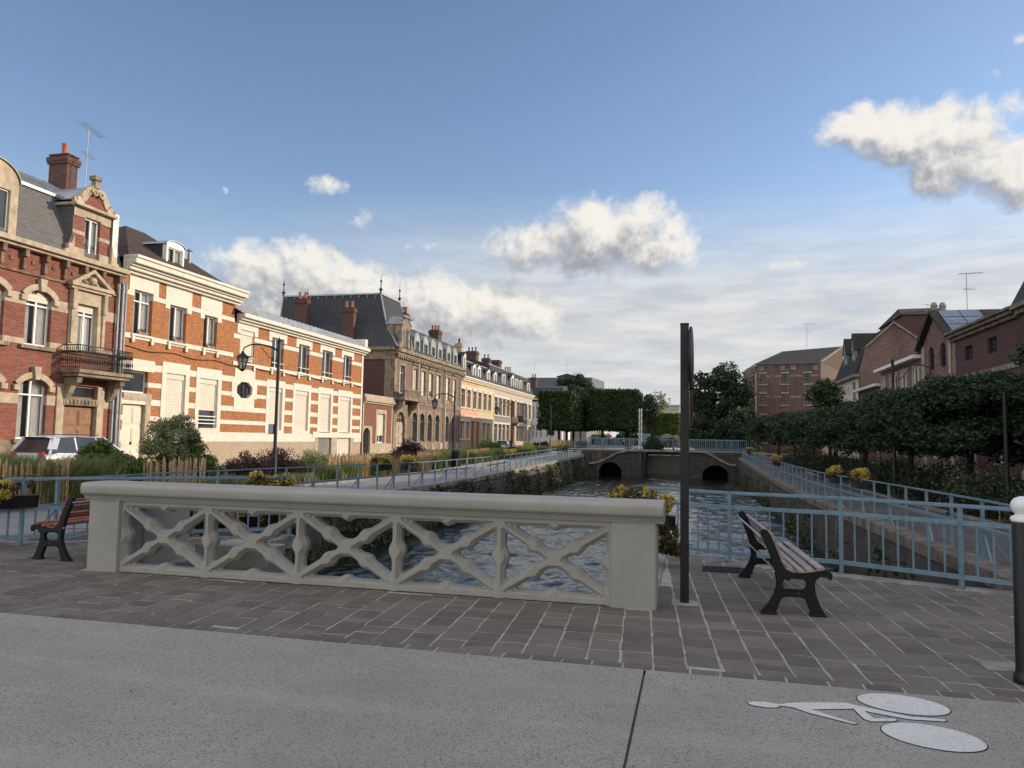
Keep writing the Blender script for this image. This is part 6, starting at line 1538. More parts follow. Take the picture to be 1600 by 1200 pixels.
mb = MB(); p = gp_[2]; mb.lathe([(.12, 0), (.1, .3), (.14, .35), (.03, .6)], (p[0], Yg+.2, p[1]), 8); mb.build('finial', 'iron', I_)
# ---- tall brick block behind
Yt = Yg+6
def TY(x, y): u, v = c6(x, y); return onY(u, v, Yt)
a, b = TY(945, 250), TY(1245, 250)
T_ = thing('brick_house', 'tall plain dark brick block with a tiled hip roof rising behind the gabled house', 'house', (a[0]+3, Yt, 0))
mb = MB(); mb.box(a[0], b[0], Yt, Yt+9, GR, a[1]); mb.build('wall', 'darkbrick', T_)
c = TY(950, 218); d = TY(1180, 210)
mb = MB(); z0 = a[1]; mb.face([(a[0]-.2, Yt-.2, z0), (b[0]+.2, Yt-.2, z0), (d[0], Yt+3, d[1]+.5), (c[0]+.2, Yt+3, c[1]+.5)]); mb.face([(a[0]-.2, Yt-.2, z0), (c[0]+.2, Yt+3, c[1]+.5), (a[0]-.2, Yt+9.2, z0)]); mb.face([(b[0]+.2, Yt-.2, z0), (d[0], Yt+3, d[1]+.5), (b[0]+.2, Yt+9.2, z0)]); mb.face([(a[0]-.2, Yt+9.2, z0), (b[0]+.2, Yt+9.2, z0), (d[0], Yt+3, d[1]+.5), (c[0]+.2, Yt+3, c[1]+.5)]); mb.build('tiled_roof', 'tile', T_)
for x in (1148, 1196): p = TY(x, 215); mb = MB(); mb.lathe([(.32, -.8), (.3, .5), (.34, .55), (.2, .9)], (p[0], Yt+2, p[1]), 10); mb.build('chimney_pot', 'darkgrey', T_)
p = TY(1062, 310); antenna(T_, (p[0], Yt-1, p[1]), TY(1062, 205)[1]-p[1], 2., 5, .8)
u, v = c6(1292, 240); Y_ = Yg-14; p = onY(u, v, Y_); antenna(K_, (p[0], Y_, p[1]-1.), onY(*c6(1292, 25), Y_)[1]-p[1]+1., .25, 12, 1.6)
# ---- H : far brick warehouse
q2 = onD(1182, 690, 93); q3 = onD(1284, 690, 90); q1 = onD(1163, 690, 104); q4 = onD(1320, 690, 103)
H_ = thing('warehouse', 'three storey brown brick warehouse with arcaded eaves and small dark windows', 'warehouse', ((q2.x+q3.x)/2, (q2.y+q3.y)/2, 0))
zt = onD(1284, 565, 90).z
def wallpx(mp, L, cols, rows, nm):
    ops = [(a, b, z0, z1) for a, b in cols for z0, z1 in rows]; mb = MB()
    zn = [(0, L, r[0]-.05+.9, r[0]+1.1, 1, .02) for r in rows]+[(0, L, zt-.35, zt, 1, .12)]
    n = max(2, int(L/1.1))
    for k in range(n): zn.append((L*(k+.25)/n, L*(k+.75)/n, zt-.9, zt-.35, 1, .10))
    for k in range(5): zn.append((L*k/4-.25, L*k/4+.25, .3, zt-.35, 0, .08))
    grid_wall(mb, mp, 0, L, .2, zt, ops, zn, rev=.2)
    for o in ops: arch_fill(mb, mp, o[0], o[1], o[3]-.25, o[3], 0, -.2)
    mb.build(nm, ['pinkbrick', 'bandstone'], H_)
    for o in ops:
        window(H_, mp, *o, d=-.14, mull=1, transoms=(.4, .7), fw=.07, frame='iron')
        q = MB(); q.box(o[0]-.2, o[1]+.2, -.05, .12, o[2]-.16, o[2]-.004, 0, mp); q.box(o[0]-.15, o[1]+.15, .0, .1, o[3]+.02, o[3]+.2, 0, mp); q.build('sill_and_lintel', 'stone', H_)
rows = [(onD(1230, v1, 91.5).z, onD(1230, v0, 91.5).z) for v0, v1 in ((583, 599), (615, 632), (649, 664), (678, 692))]
mpF = PM((q2.x, q2.y), (q3.x, q3.y)); LF = math.hypot(q3.x-q2.x, q3.y-q2.y)
cols = [(LF*(c6(x, 0)[0]-1182)/102, LF*(c6(x, 0)[0]-1182)/102+LF*.085) for x in (170, 290, 416)]
wallpx(mpF, LF, cols, rows, 'front_wall')
mpS = PM((q1.x, q1.y), (q2.x, q2.y)); LS = math.hypot(q2.x-q1.x, q2.y-q1.y)
wallpx(mpS, LS, [(LS*t, LS*t+.8) for t in (.08, .25, .42, .6, .78)], rows, 'canal_wall')
apx = onD(1317, 541, 98); mb = MB()
mb.face([(q3.x, q3.y, .2), (q4.x, q4.y, .2), (q4.x, q4.y, zt), (apx.x, apx.y, apx.z), (q3.x, q3.y, zt)]); mb.build('gable_wall', 'gablebrick', H_)
rl = onD(1223, 549, 99)
mb = MB(); e = .25
nn = Vector((mpF(0, 1, 0)[0]-q2.x, mpF(0, 1, 0)[1]-q2.y, 0))*.35
mb.face([(q2.x+nn.x, q2.y+nn.y, zt), (q3.x+nn.x, q3.y+nn.y, zt), tuple(apx), tuple(rl)]); mb.face([(q1.x-.3, q1.y, zt), (q2.x+nn.x, q2.y+nn.y, zt), tuple(rl)])
mb.face([(q1.x, q1.y, zt), tuple(rl), tuple(apx), (q4.x, q4.y, zt)]); mb.build('roof', 'darktile', H_)
mb = MB(); mb.bar((q3.x, q3.y, zt+.05), tuple(apx), .3, .15); mb.build('verge', 'bandstone', H_)
mb = MB(); mb.bar((q2.x+nn.x, q2.y+nn.y, zt-.05), (q3.x+nn.x, q3.y+nn.y, zt-.05), .2, .2); mb.build('gutter', 'fascia', H_)
p = onD(1261, 543, 97); antenna(H_, p, onD(1261, 506, 97).z-p.z, 0.2, 6, 1.8)
# ---- distant buildings
def far_block(name, label, u0, u1, vt, D, mat, vb=700, d=12, roof=None, win=True):
    a, b = onD(u0, vt, D), onD(u1, vt, D); T = thing(name, label, 'building', (a.x, a.y, 0)); mb = MB(); mp = PM((a.x, a.y), (b.x, b.y)); L = (Vector((b.x, b.y))-Vector((a.x, a.y))).length
    ops = []
    if win:
        z = .9
        while z+1.6 < a.z:
            n = max(2, int(L/3)); ops += [(L*(k+.3)/n, L*(k+.7)/n, z, z+1.4) for k in range(n)]; z += 3.
    grid_wall(mb, mp, 0, L, .2, a.z, ops, rev=.2); mb.box(0, L, -d, -.3, .2, a.z-.02, 0, mp); mb.build('wall', mat, T)
    for o in ops:
        q = MB(); q.face([mp(o[0], -.19, o[2]), mp(o[1], -.19, o[2]), mp(o[1], -.19, o[3]), mp(o[0], -.19, o[3])]); q.build('window', 'glass', T)
    mb = MB(); mb.box(-.3, L+.3, -d, .3, a.z, a.z+.35, 0, mp); mb.build('roof', roof or 'zinc', T); return T
far_block('apartment_block', 'distant pale flat roofed block seen between the clipped trees and the signpost', 1038, 1062, 634, 240, 'greyrender')
far_block('apartment_block', 'distant pale grey block just left of the large tree on the right', 1078, 1100, 636, 260, 'greyrender')
far_block('low_building', 'long low pale building behind the lattice gate of the lock', 1004, 1060, 640, 215, 'cream', d=6)
far_block('low_building', 'small reddish building partly hidden behind the signpost', 1066, 1095, 651, 170, 'rowbrick', d=6)
# ------------------------------------------------------------------ trees
def trunk(root, p, h, r, lean=(0, 0), limbs=5, spread=1.2, up=1.2):
    mb = MB(); p = Vector(p); top = p+Vector((lean[0], lean[1], h))
    mid_ = p.lerp(top, .5)+Vector((random.uniform(-.05, .05), random.uniform(-.05, .05), 0))
    mb.tube([p-Vector((0, 0, .1)), p+Vector((0, 0, .15)), mid_, top], [r*1.5, r*1.05, r*.85, r*.7], 10)
    for k in range(limbs):
        a = 2*math.pi*k/limbs+random.uniform(-.3, .3); e = top+Vector((math.cos(a)*spread, math.sin(a)*spread, up*random.uniform(.6, 1)))
        m_ = top.lerp(e, .5)+Vector((0, 0, .12*up)); mb.tube([top-Vector((0, 0, .1)), m_, e], [r*.5, r*.32, r*.12], 6)
    return mb.build('trunk', 'bark', root, smooth=True)
def tree(name, label, p, h0, c, rad, n, leaf, mat, K=60, cr=.32, group=None, tr=.12, cat='tree', extra=None, flat=.35):
    t = thing(name, label, cat, p, 0, group)
    trunk(t, p, h0, tr, spread=rad[0]*.55, up=rad[2]*.7)
    P = crown_pts(c, rad, n, K, cr)
    if extra is not None: P = np.concatenate([P, extra])
    npmesh('crown', leafquads(P, leaf, flat), 4, mat, t); return t
random.seed(5)
PARA = [(9.5, 18.3, 2.5, 4.6, 'big dark tree at the right edge in front of the steep roofed house'), (8.2, 25.4, 3.3, 3.55, 'low parasol tree with the widest crown, by the house with barred windows'),
        (8.2, 31.8, 3.2, 3.5, 'low parasol tree under the house with solar panels, with a street lantern above it'), (8.2, 39.5, 3.4, 3.4, 'low parasol tree in front of the low pinkish house'),
        (8.2, 47.5, 3.5, 3.45, 'low parasol tree in front of the gabled house'), (8.2, 56., 3.6, 3.4, 'low parasol tree below the lit gable of the warehouse'), (8.2, 66., 3.8, 3.5, 'low parasol tree below the middle of the warehouse front'), (8.2, 78, 4., 3.6, 'farthest low parasol tree, at the left corner of the warehouse')]
for (x, y, r, zt, lab) in PARA:
    z = gz(y); r *= 1.0; big = y < 20
    t = thing('parasol_tree', lab, 'tree', (x, y, z), 0, 'parasol trees along the right quay')
    trunk(t, (x, y, z), 1.7 if not big else 1.9, .14, limbs=7, spread=r*.6, up=.5 if not big else 1.4)
    K = 130; d = rdir(K); cc = np.array([x, y, 0])+d*np.array([r*.9, r*.9, 0])*(.2+.8*rng.random((K, 1))**.5)
    rr = np.hypot(cc[:, 0]-x, cc[:, 1]-y)/r; topz = zt+.25-1.1*rr**2; cc[:, 2] = z+1.45+(topz-1.45)*rng.random(K)**.6-.0
    if big: cc[:, 2] = z+1.2+(zt+.3-1.2)*rng.random(K)*np.sqrt(np.clip(1-rr**2*.6, 0, 1))
    n = 62000 if y < 34 else (26000 if y < 45 else 11000); i = rng.integers(0, K, n)
    P = cc[i]+rdir(n)*(.55*(.5+.55*rng.random((n, 1))))*np.array([1.15, 1.15, .6]); P[:, 2] -= .3*np.clip(np.hypot(P[:, 0]-x, P[:, 1]-y)/r-.75, 0, 1)
    L_ = .125 if y < 34 else (.16 if y < 45 else .22)
    npmesh('crown', leafquads(P, L_, .55, asp=.55), 4, 'l_parasol', t)
# large tree left of the warehouse
c = onD(1124, 640, 92)
tree('broadleaf_tree', 'large rounded dark green tree between the signpost and the warehouse', (c.x, c.y, .3), 3., (c.x, c.y, 6.0), (4.0, 4.0, 6.4), 30000, .34, 'l_dark', 110, .27, tr=.35)
c2 = onD(1105, 672, 88); tree('broadleaf_tree', 'lower dark spreading tree at the foot of the large rounded tree', (c2.x, c2.y, .3), 1.5, (c2.x, c2.y, 2.6), (3.2, 3, 2.4), 9000, .3, 'l_dark', 40, .35, tr=.25)
c3 = onD(1158, 668, 84); tree('broadleaf_tree', 'dark spreading tree joining the warehouse corner behind the parasol trees', (c3.x, c3.y, .3), 1.5, (c3.x, c3.y, 3.), (2.6, 3, 2.6), 9000, .3, 'l_dark', 40, .35, tr=.25)
c = onD(1296, 628, 62); tree('broadleaf_tree', 'light green tree between the warehouse gable and the white fronted house', (c.x, c.y, .2), 3., (c.x, c.y, 4.6), (2.0, 2., 2.6), 7000, .24, 'l_box', 40, .35, tr=.14)
# clipped box trees on the left quay, one crown per tree in each row
def boxtree(x0, x1, y0, y1, z0, z1, label, n, mat='l_box', leaf=.28):
    t = thing('clipped_tree', label, 'tree', ((x0+x1)/2, (y0+y1)/2, .3), 0, 'clipped box shaped trees')
    trunk(t, ((x0+x1)/2, (y0+y1)/2, .3), z0+.4, .2, limbs=5, spread=(x1-x0)*.3, up=1.5)
    P = box_pts(x0, x1, y0, y1, z0, z1, n, .2); npmesh('crown', leafquads(P, leaf), 4, mat, t)
    cb = MB(); cb.box(x0+.3, x1-.3, y0+.3, y1-.3, z0+.3, z1-.3); cb.build('inner_foliage', mat, t)
    return t
def bx(ua, ub, Y): return onY(ua, 640, Y)[0], onY(ub, 640, Y)[0]
Yb = 84.; (x0, x1) = bx(841, 893, Yb); z0, z1 = onY(870, 669, Yb)[1], onY(870, 612, Yb)[1]
for k, lab in enumerate(('clipped box shaped tree nearest the white house, front one of the left hand row', 'clipped box shaped tree just behind the front one of the left hand row', 'third clipped box shaped tree of the left hand row, mostly hidden')):
    boxtree(x0, x1, Yb+k*5.6, Yb+k*5.6+5.4, z0, z1, lab, 16000 if k == 0 else 9000)
Yb = 92.; (x0, x1) = bx(918, 996, Yb); z0, z1 = onY(950, 671, Yb)[1], onY(950, 609, Yb)[1]; xm = (x0+x1)/2
boxtree(x0, xm, Yb, Yb+6, z0, z1, 'left clipped crown of the wide dark block by the sluice', 12000); boxtree(xm, x1, Yb, Yb+6, z0, z1, 'right clipped crown of the wide dark block by the sluice, next to the lattice gate', 12000)
boxtree(xm-.5, x1-.2, Yb+6.2, Yb+12, z0, z1, 'clipped crown behind the wide dark block', 6000)
Yb = 128.; (x0, x1) = bx(1003, 1062, Yb); z0, z1 = onY(1030, 679, Yb)[1], onY(1030, 646, Yb)[1]; w = (x1-x0)/3
for k, lab in enumerate(('sunlit clipped hedge tree right beside the lattice gate', 'middle one of the three sunlit clipped hedge trees', 'sunlit clipped hedge tree nearest the signpost')): boxtree(x0+k*w, x0+(k+1)*w, Yb, Yb+5, z0, z1, lab, 5000, 'l_green', .3)
for (u, v, D, rx, rz, n, lab, mt_) in ((896, 600, 150, 4.0, 3.2, 9000, 'rounded tree rising above the clipped trees in front of the modern block', 'l_dark'), (908, 620, 120, 3., 2.4, 5000, 'smaller rounded tree above the clipped block, right of the taller one', 'l_dark'),
        (1008, 628, 125, 2.2, 2.8, 4000, 'dark round topped tree right of the wide clipped block', 'l_dark'), (1028, 626, 135, 2., 3., 1800, 'thin airy tree with sparse yellowish leaves right of the clipped block', 'l_olive'), (985, 620, 128, 2.4, 2.2, 3000, 'low dark tree behind the right end of the wide clipped block', 'l_dark')):
    c = onD(u, v+8, D); tree('broadleaf_tree', lab, (c.x, c.y, .3), max(1., c.z-rz), (c.x, c.y, c.z), (rx, rx, rz), n, .36, mt_, 40, .34, tr=.2)
n = 26000; Pq = np.stack([-75+140*rng.random(n), 196+6*rng.random(n), .3+4.4*rng.random(n)**.8], 1); Pq[:, 2] *= .8+.25*np.sin(Pq[:, 0]*.35)+.12*np.sin(Pq[:, 0]*1.3)
o = npmesh('distant_trees', leafquads(Pq, .7), 4, 'l_dark'); tag(o, 'far dark belt of trees closing the view beyond the canal', 'trees', None, 'stuff')
# ------------------------------------------------------------------ planting strip on the left
def shrub(name, label, x, y, r, h, n, mat, leaf=.07, K=30, cr=.36, cat='shrub', z=None, grp=None):
    z = gz(y) if z is None else z; t = thing(name, label, cat, (x, y, z), 0, grp)
    mb = MB()
    for k in range(9):
        a = random.uniform(0, 6.28); e = Vector((x+math.cos(a)*r*.5, y+math.sin(a)*r*.5, z+h*.8)); mb.tube([(x, y, z-.05), (x+math.cos(a)*r*.2, y+math.sin(a)*r*.2, z+h*.4), e], [.025, .018, .006], 5)
    mb.build('stems', 'bark', t)
    P = crown_pts((x, y, z+h*.46), (r*1.05, r*1.05, h*.58), n, K, cr*1.12); P[:, 2] = np.maximum(P[:, 2], z+.03)
    npmesh('foliage', leafquads(P, leaf), 4, mat, t); return t
def PX(u, X, v=700): return onX(u, v, X)[0]
def HT(u, v, X): return onX(u, v, X)[1]
def sh(u0, u1, vt, X, label, mat, n=5000, leaf=.08, **kw):
    ya = PX((u0+u1)/2, X, vt); y0, y1 = PX(u0, X, vt), PX(u1, X, vt); h = HT((u0+u1)/2, vt, X)-gz(ya)
    D = (Vector((X, ya, 0))-CAM).dot(_f); r = (u1-u0)/2/F*D
    return shrub('shrub', label, X, ya, r, h, n, mat, leaf, **kw)
sh(226, 318, 641, -15.3, 'tall airy grey green shrub in front of the white double door', 'l_olive', 15000, .075, K=55, cr=.27)
sh(285, 345, 690, -14.6, 'rounded green bush at the right foot of the tall airy shrub', 'l_green', 6000, .07)
sh(120, 196, 690, -15.2, 'fresh green leafy bush in front of the parked white car', 'l_green', 9000, .09)
sh(168, 232, 706, -14.2, 'low leafy bush between the white car and the tall shrub', 'l_green', 5000, .08)
sh(350, 425, 706, -14.8, 'dark purple barberry bush left of the nearest street lamp', 'l_purple', 8000, .06)
sh(398, 470, 704, -15.4, 'dark purple barberry bush behind the nearest street lamp', 'l_purple', 8000, .06)
sh(460, 520, 706, -14.6, 'olive green bush in front of the grey garage door', 'l_olive', 7000, .07)
sh(618, 662, 690, -15.5, 'purple leaved bush in front of the mansion', 'l_purple', 7000, .09)
sh(596, 640, 708, -14.6, 'low bronze bush left of the purple one', 'l_purple', 3500, .08)
sh(745, 786, 689, -15.2, 'green bush in front of the terraced houses left of the far white car', 'l_green', 6000, .12)
sh(732, 756, 703, -14.6, 'small green bush beside the fence stakes', 'l_olive', 3000, .11)
sh(785, 812, 700, -14.8, 'small purple bush between the green bush and the golden one', 'l_purple', 3500, .1)
sh(808, 839, 697, -14.2, 'golden yellow shrub beside the quay path', 'l_yellow', 7000, .12)
sh(832, 862, 690, -15.4, 'dark purple bush beyond the golden shrub', 'l_purple', 4500, .13)
sh(898, 922, 690, -14.6, 'far olive bush at the end of the planting near the sluice', 'l_olive', 2500, .14)
c = onD(1018, 700, 67.5); shrub('shrub', 'green shrub growing on the middle of the sluice bridge', c.x, c.y+1, .95, 1.15, 3000, 'l_dark', .14, z=DZ)
def grass_bed(x0, x1, y0, y1, h, n, mat, label, w=.012, lean=.6):
    P = np.stack([x0+(x1-x0)*rng.random(n), y0+(y1-y0)*rng.random(n), np.zeros(n)], 1)
    c = rng.random((max(4, n//160), 2))*np.array([x1-x0, y1-y0])+np.array([x0, y0]); i = rng.integers(0, len(c), n)
    P[:, :2] = c[i]+rng.normal(scale=.13, size=(n, 2)); P[:, 2] = np.interp(P[:, 1], [8, 12, 18, 26, 36, 46, 62, 70], [0, 0, -.06, -.15, -.12, .02, .28, .45])
    o = npmesh('ornamental_grass', blades(P, h, w, lean), 4, mat); return tag(o, label, 'grass', None, 'stuff')
grass_bed(-17.2, -13.2, 8.2, 15.2, 1.05, 30000, 'l_grass', 'tall arching ornamental grass in front of the parked car')
grass_bed(-16.5, -13.3, 26., 31., .75, 7000, 'l_grass', 'ornamental grass between the bushes and the fence', .016)
grass_bed(-16.5, -13.3, 31., 37., .85, 6000, 'l_dry', 'dry beige grass by the annex', .02)
grass_bed(-16.5, -13.3, 37., 56., .8, 12000, 'l_grass', 'ornamental grass in front of the mansion', .026)
grass_bed(-16.5, -13.3, 56., 84., .6, 9000, 'l_grass', 'grass at the far end of the planting', .03)
grass_bed(-16.5, -13.3, 15., 27., .38, 12000, 'l_olive', 'low ground cover around the shrubs', .02)
grass_bed(6.6, 10., 12, 60, .45, 12000, 'l_rose', 'dark ground cover under the parasol trees', .03)
# chestnut paling fences
def paling(label, X, u0, u1, h=.95, gap=.075, dx=0.):
    y0, y1 = PX(u0, X, 715), PX(u1, X, 715); t = thing('paling_fence', label, 'fence', (X, (y0+y1)/2, gz(y0)), 0, 'chestnut paling fences in the planting')
    mb = MB(); y = y0
    while y < y1:
        z = gz(y); a = Vector((X+random.uniform(-.03, .03), y, z-.05)); hh = h*random.uniform(.88, 1.06); b = a+Vector((random.uniform(-.04, .04), random.uniform(-.04, .04), hh)); w = random.uniform(.026, .045); mb.bar(a, b, w, w*.6); mb.bar(b, b+Vector((0, 0, .05)), w*.5, w*.4); y += gap*random.uniform(.8, 1.5)
    mb.build('stakes', 'pale_stake', t)
    mb = MB()
    for q in (.25, .72): mb.tube([(X+.02, y0, gz(y0)+h*q), (X+.02, y1, gz(y1)+h*q)], .006, 4)
    mb.build('wire', 'galv', t)
paling('chestnut paling fence standing in the tall grass at the left edge', -13.1, -10, 112, 1.0)
paling('chestnut paling fence under the tall airy shrub', -13.6, 228, 322, 1.0)
paling('chestnut paling fence between the garage doors and the purple bush', -13.8, 512, 585, 1.05)
paling('chestnut paling fence right of the mansion door', -13.8, 652, 688, 1.0, .09)
paling('chestnut paling fence in front of the terraced houses', -13.8, 730, 764, .9, .1)
paling('far chestnut paling fence under the clipped trees', -14.2, 858, 900, 1.2, .1)
# right side planting
sh2 = lambda u0, u1, vt, X, lab, mat, n, leaf: sh(u0, u1, vt, X, lab, mat, n, leaf)
for (x, y, r, h, lab, mt_) in ((7.6, 21.0, 1.7, .95, 'rose bush with pink blooms under the widest parasol tree', 'l_rose'), (7.6, 25, 1.7, 1.05, 'rose bush with pale red blooms beside the lantern pole', 'l_rose'), (7.6, 29.5, 1.7, .95, 'dark green bush behind the right hand flower boxes', 'l_dark'),
        (7.5, 34, 1.8, 1., 'dark bush in front of the low pinkish house', 'l_dark'), (7.5, 40, 2., 1., 'brownish bush in front of the gabled house', 'l_rose'), (7.5, 47, 2., 1., 'dark bush farther along the right planting', 'l_dark'), (7.6, 16.8, 1.6, .9, 'dark bush at the right edge behind the bollard', 'l_dark'), (7.4, 55, 2.2, 1.1, 'farthest dark bush of the right planting', 'l_dark')):
    shrub('shrub', lab, x, y, r, h, 5000, mt_, .085)
# ------------------------------------------------------------------ street lamps
def lamp(x, y, label, side=-1, h=4.55, grp='swan arm street lamps', ang=None):
    z = gz(y); t = thing('street_lamp', label, 'street lamp', (x, y, z), 0, grp)
    a = ang if ang is not None else math.pi*1.25
    dx = Vector((math.cos(a), math.sin(a), 0))
    mb = MB(); mb.lathe([(.13, 0), (.13, .1), (.09, .2), (.085, .9), (.07, 1.), (.06, 1.05), (.05, h)], (0, 0, 0), 12); mb.lathe([(.05, h), (.07, h+.03), (.02, h+.14), (.001, h+.2)], (0, 0, 0), 10); mb.build('post', 'iron', t, world=False, smooth=True)
    mb = MB(); P = [Vector((0, 0, h-.32))+dx*(r_)+Vector((0, 0, q_)) for r_, q_ in ((0, 0), (.25, .14), (.6, .22), (.95, .2), (1.15, .1), (1.2, .0))]
    mb.tube(P, [.035, .03, .026, .024, .022, .02], 8); mb.tube([Vector((0, 0, h-.7)), Vector((0, 0, h-.55))+dx*.3, Vector((0, 0, h-.2))+dx*.6], .014, 6); mb.build('arm', 'iron', t, world=False, smooth=True)
    c = Vector((0, 0, h-.34))+dx*1.2
    mb = MB(); mb.tube([c+Vector((0, 0, q)) for q in (0, -.03, -.08, -.16, -.24, -.26)], [.02, .05, .06, .16, .235, .235], 6); mb.build('lantern_roof', 'iron', t, world=False)
    mb = MB(); mb.tube([c+Vector((0, 0, q)) for q in (-.262, -.62)], [.19, .10], 6); g_ = mb.build('lantern_glass', 'lampglass', t, world=False)
    mb = MB()
    for k in range(6):
        a_ = 2*math.pi*k/6; mb.bar(c+Vector((.2*math.cos(a_), .2*math.sin(a_), -.262)), c+Vector((.105*math.cos(a_), .105*math.sin(a_), -.63)), .018)
    mb.tube([c+Vector((0, 0, q)) for q in (-.62, -.66, -.72)], [.11, .1, .02], 6); mb.build('lantern_frame', 'iron', t, world=False)
    return t
for (u, X, lab) in ((430, -14, 'swan arm street lamp nearest the camera, in front of the orange and white striped wing'), (709, -14, 'swan arm street lamp in front of the mansion'), (799, -14, 'swan arm street lamp in front of the long pale terrace'),
                    (860, -14, 'swan arm street lamp in front of the left clipped tree'), (897, -14, 'swan arm street lamp between the two clipped blocks'), (934, -14, 'swan arm street lamp in front of the wide clipped block')):
    y = PX(u, X, 690); t = lamp(X, y, lab, h={430: 4.95}.get(u, 4.4), ang=math.pi*1.12)
    if u == 430: mb = MB(); mb.box(-.24, -.05, -.09, .09, 1.75, 2.1); mb.build('control_box', 'zinc', t, world=False, bevel=.01)
y = PX(1397, 7.0, 690); lamp(7.0, y, 'street lamp rising out of the parasol trees in front of the low pinkish house', ang=-.25, h=4.75)
y = PX(1572, 7.0, 690); 
sp2 = thing('lamp_pole', 'thin dark pole under the big tree at the right edge', 'pole', (7.0, y, 0)); mb = MB(); mb.lathe([(.07, 0), (.05, .3), (.045, 2.9)], (0, 0, 0), 10); mb.build('post', 'iron', sp2, world=False, smooth=True)
y = PX(1155, 6., 690); lamp(6., y, 'small far street lamp at the left corner of the warehouse', ang=.3, h=4.6)
# small signs, bin, lattice gate
def pole_sign(u, v0, v1, D, label, kind='round', w=.3, mat='iron'):
    p = onD(u, v1, D); t = thing('road_sign', label, 'road sign', (p.x, p.y, gz(p.y))); top = onD(u, v0, D).z-gz(p.y)
    mb = MB(); mb.lathe([(.03, 0), (.03, top)], seg=8); mb.build('post', 'pipe', t, world=False)
    mb = MB()
    if kind == 'round': mb.prism([(w*math.cos(k*.3927), w*math.sin(k*.3927)) for k in range(16)], -.05, -.03, lambda p_, q_, t_: (p_, t_, top-w+q_))
    else: mb.box(-w, w, -.05, -.03, top-.5, top)
    mb.build('sign_plate', mat, t, world=False)
pole_sign(843, 663, 700, 72, 'round road sign on a pole seen from behind under the left clipped tree', w=.3, mat='castiron')
pole_sign(934.5, 679, 694, 100, 'small white sign plate under the wide clipped block', 'sq', .9, 'white')
pole_sign(860.5, 672, 700, 72, 'small dark sign plate on the pole left of the clipped trees', 'sq', .35, 'castiron')
y = PX(712, -13.2, 735)
bn_ = thing('litter_bin', 'dark cylindrical litter bin by the quay path below the second street lamp', 'litter bin', (-13.2, y, gz(y)))
mb = MB(); mb.lathe([(.25, 0), (.27, .05), (.28, .8), (.30, .82), (.30, .9), (.22, .98), (.05, 1.0)], seg=16); mb.build('body', 'blackpost', bn_, world=False, smooth=True)
p = onD(1000.5, 700, 72); t = thing('lattice_mast', 'white lattice steel mast on the sluice bridge', 'mast', (p.x, p.y, DZ)); H = onD(1001, 638, 72).z-DZ
mb = MB()
for sx in (-.14, .14):
    for sy in (-.14, .14): mb.bar((sx, sy, 0), (sx*.8, sy*.8, H), .035)
n = 14
for k in range(n):
    z0, z1 = H*k/n, H*(k+1)/n; s_ = 1 if k % 2 else -1
    for sy in (-.14, .14): mb.bar((-.14*s_, sy, z0), (.14*s_, sy, z1), .022)
    for sx in (-.14, .14): mb.bar((sx, -.14*s_, z0), (sx, .14*s_, z1), .022)
    for sy in (-.14, .14): mb.bar((-.14, sy, z0), (.14, sy, z0), .02)
mb.build('lattice', 'white', t, world=False)
mb = MB(); Lb = 4.2
for q in (0, .3): mb.bar((0, 0, H-.5+q), (Lb, 0, H-.5+q-.15), .03)
for k in range(16): x = Lb*k/16; mb.bar((x, 0, H-.5+.3*(k % 2)), (x+Lb/16, 0, H-.5+.3*((k+1) % 2)-.02), .02)
# (no boom)
# control cabinet, blue tarpaulins and people-less clutter behind the sluice railing
p = onD(1008, 697, 74); t = thing('control_cabinet', 'pale blue grey sluice control cabinet beside the lattice mast', 'cabinet', (p.x, p.y, DZ+.05)); mb = MB(); mb.box(-.45, .45, -.3, .3, 0, 1.5); mb.build('body', 'blue', t, world=False, bevel=.03); mb = MB(); mb.box(-.5, .5, -.35, .35, 1.502, 1.58); mb.build('lid', 'zinc', t, world=False); mb = MB(); mb.box(.25, .3, -.34, -.301, .7, .9); mb.build('handle', 'iron', t, world=False)
random.seed(9)
cols = ['white', 'cream', 'salmon', 'blue', 'stone', 'rowbrick', 'greyrender', 'white']
names = ['white', 'cream', 'salmon', 'blue grey', 'sandy', 'reddish', 'light grey', 'white']
for k, u in enumerate((931, 940, 951, 1030, 1042, 1050, 1057, 1089, 1096, 1110, 1122, 1131)):
    D = 105+k*.7; p = onD(u, 690, D); i = k % 8; w = random.uniform(.7, 1.3); h = random.uniform(1.2, 2.1)
    t = thing('market_tent', '%s small tent roof far behind the sluice railing, number %s from the left' % (names[i], ['one', 'two', 'three', 'four', 'five', 'six', 'seven', 'eight', 'nine', 'ten', 'eleven', 'twelve'][k]), 'tent', (p.x, p.y, .48), 0, 'small tents behind the sluice')
    mb = MB(); mb.prism([(-w, h), (w, h), (w*.2, h+.55), (-w*.2, h+.55)], -w, w, lambda a, b, c: (a, c, b)); mb.build('canopy', cols[i], t, world=False)
    mb = MB()
    for sx in (-1, 1):
        for sy in (-1, 1): mb.bar((sx*w*.95, sy*w*.95, 0), (sx*w*.95, sy*w*.95, h), .05)
    mb.build('frame', 'pipe', t, world=False)
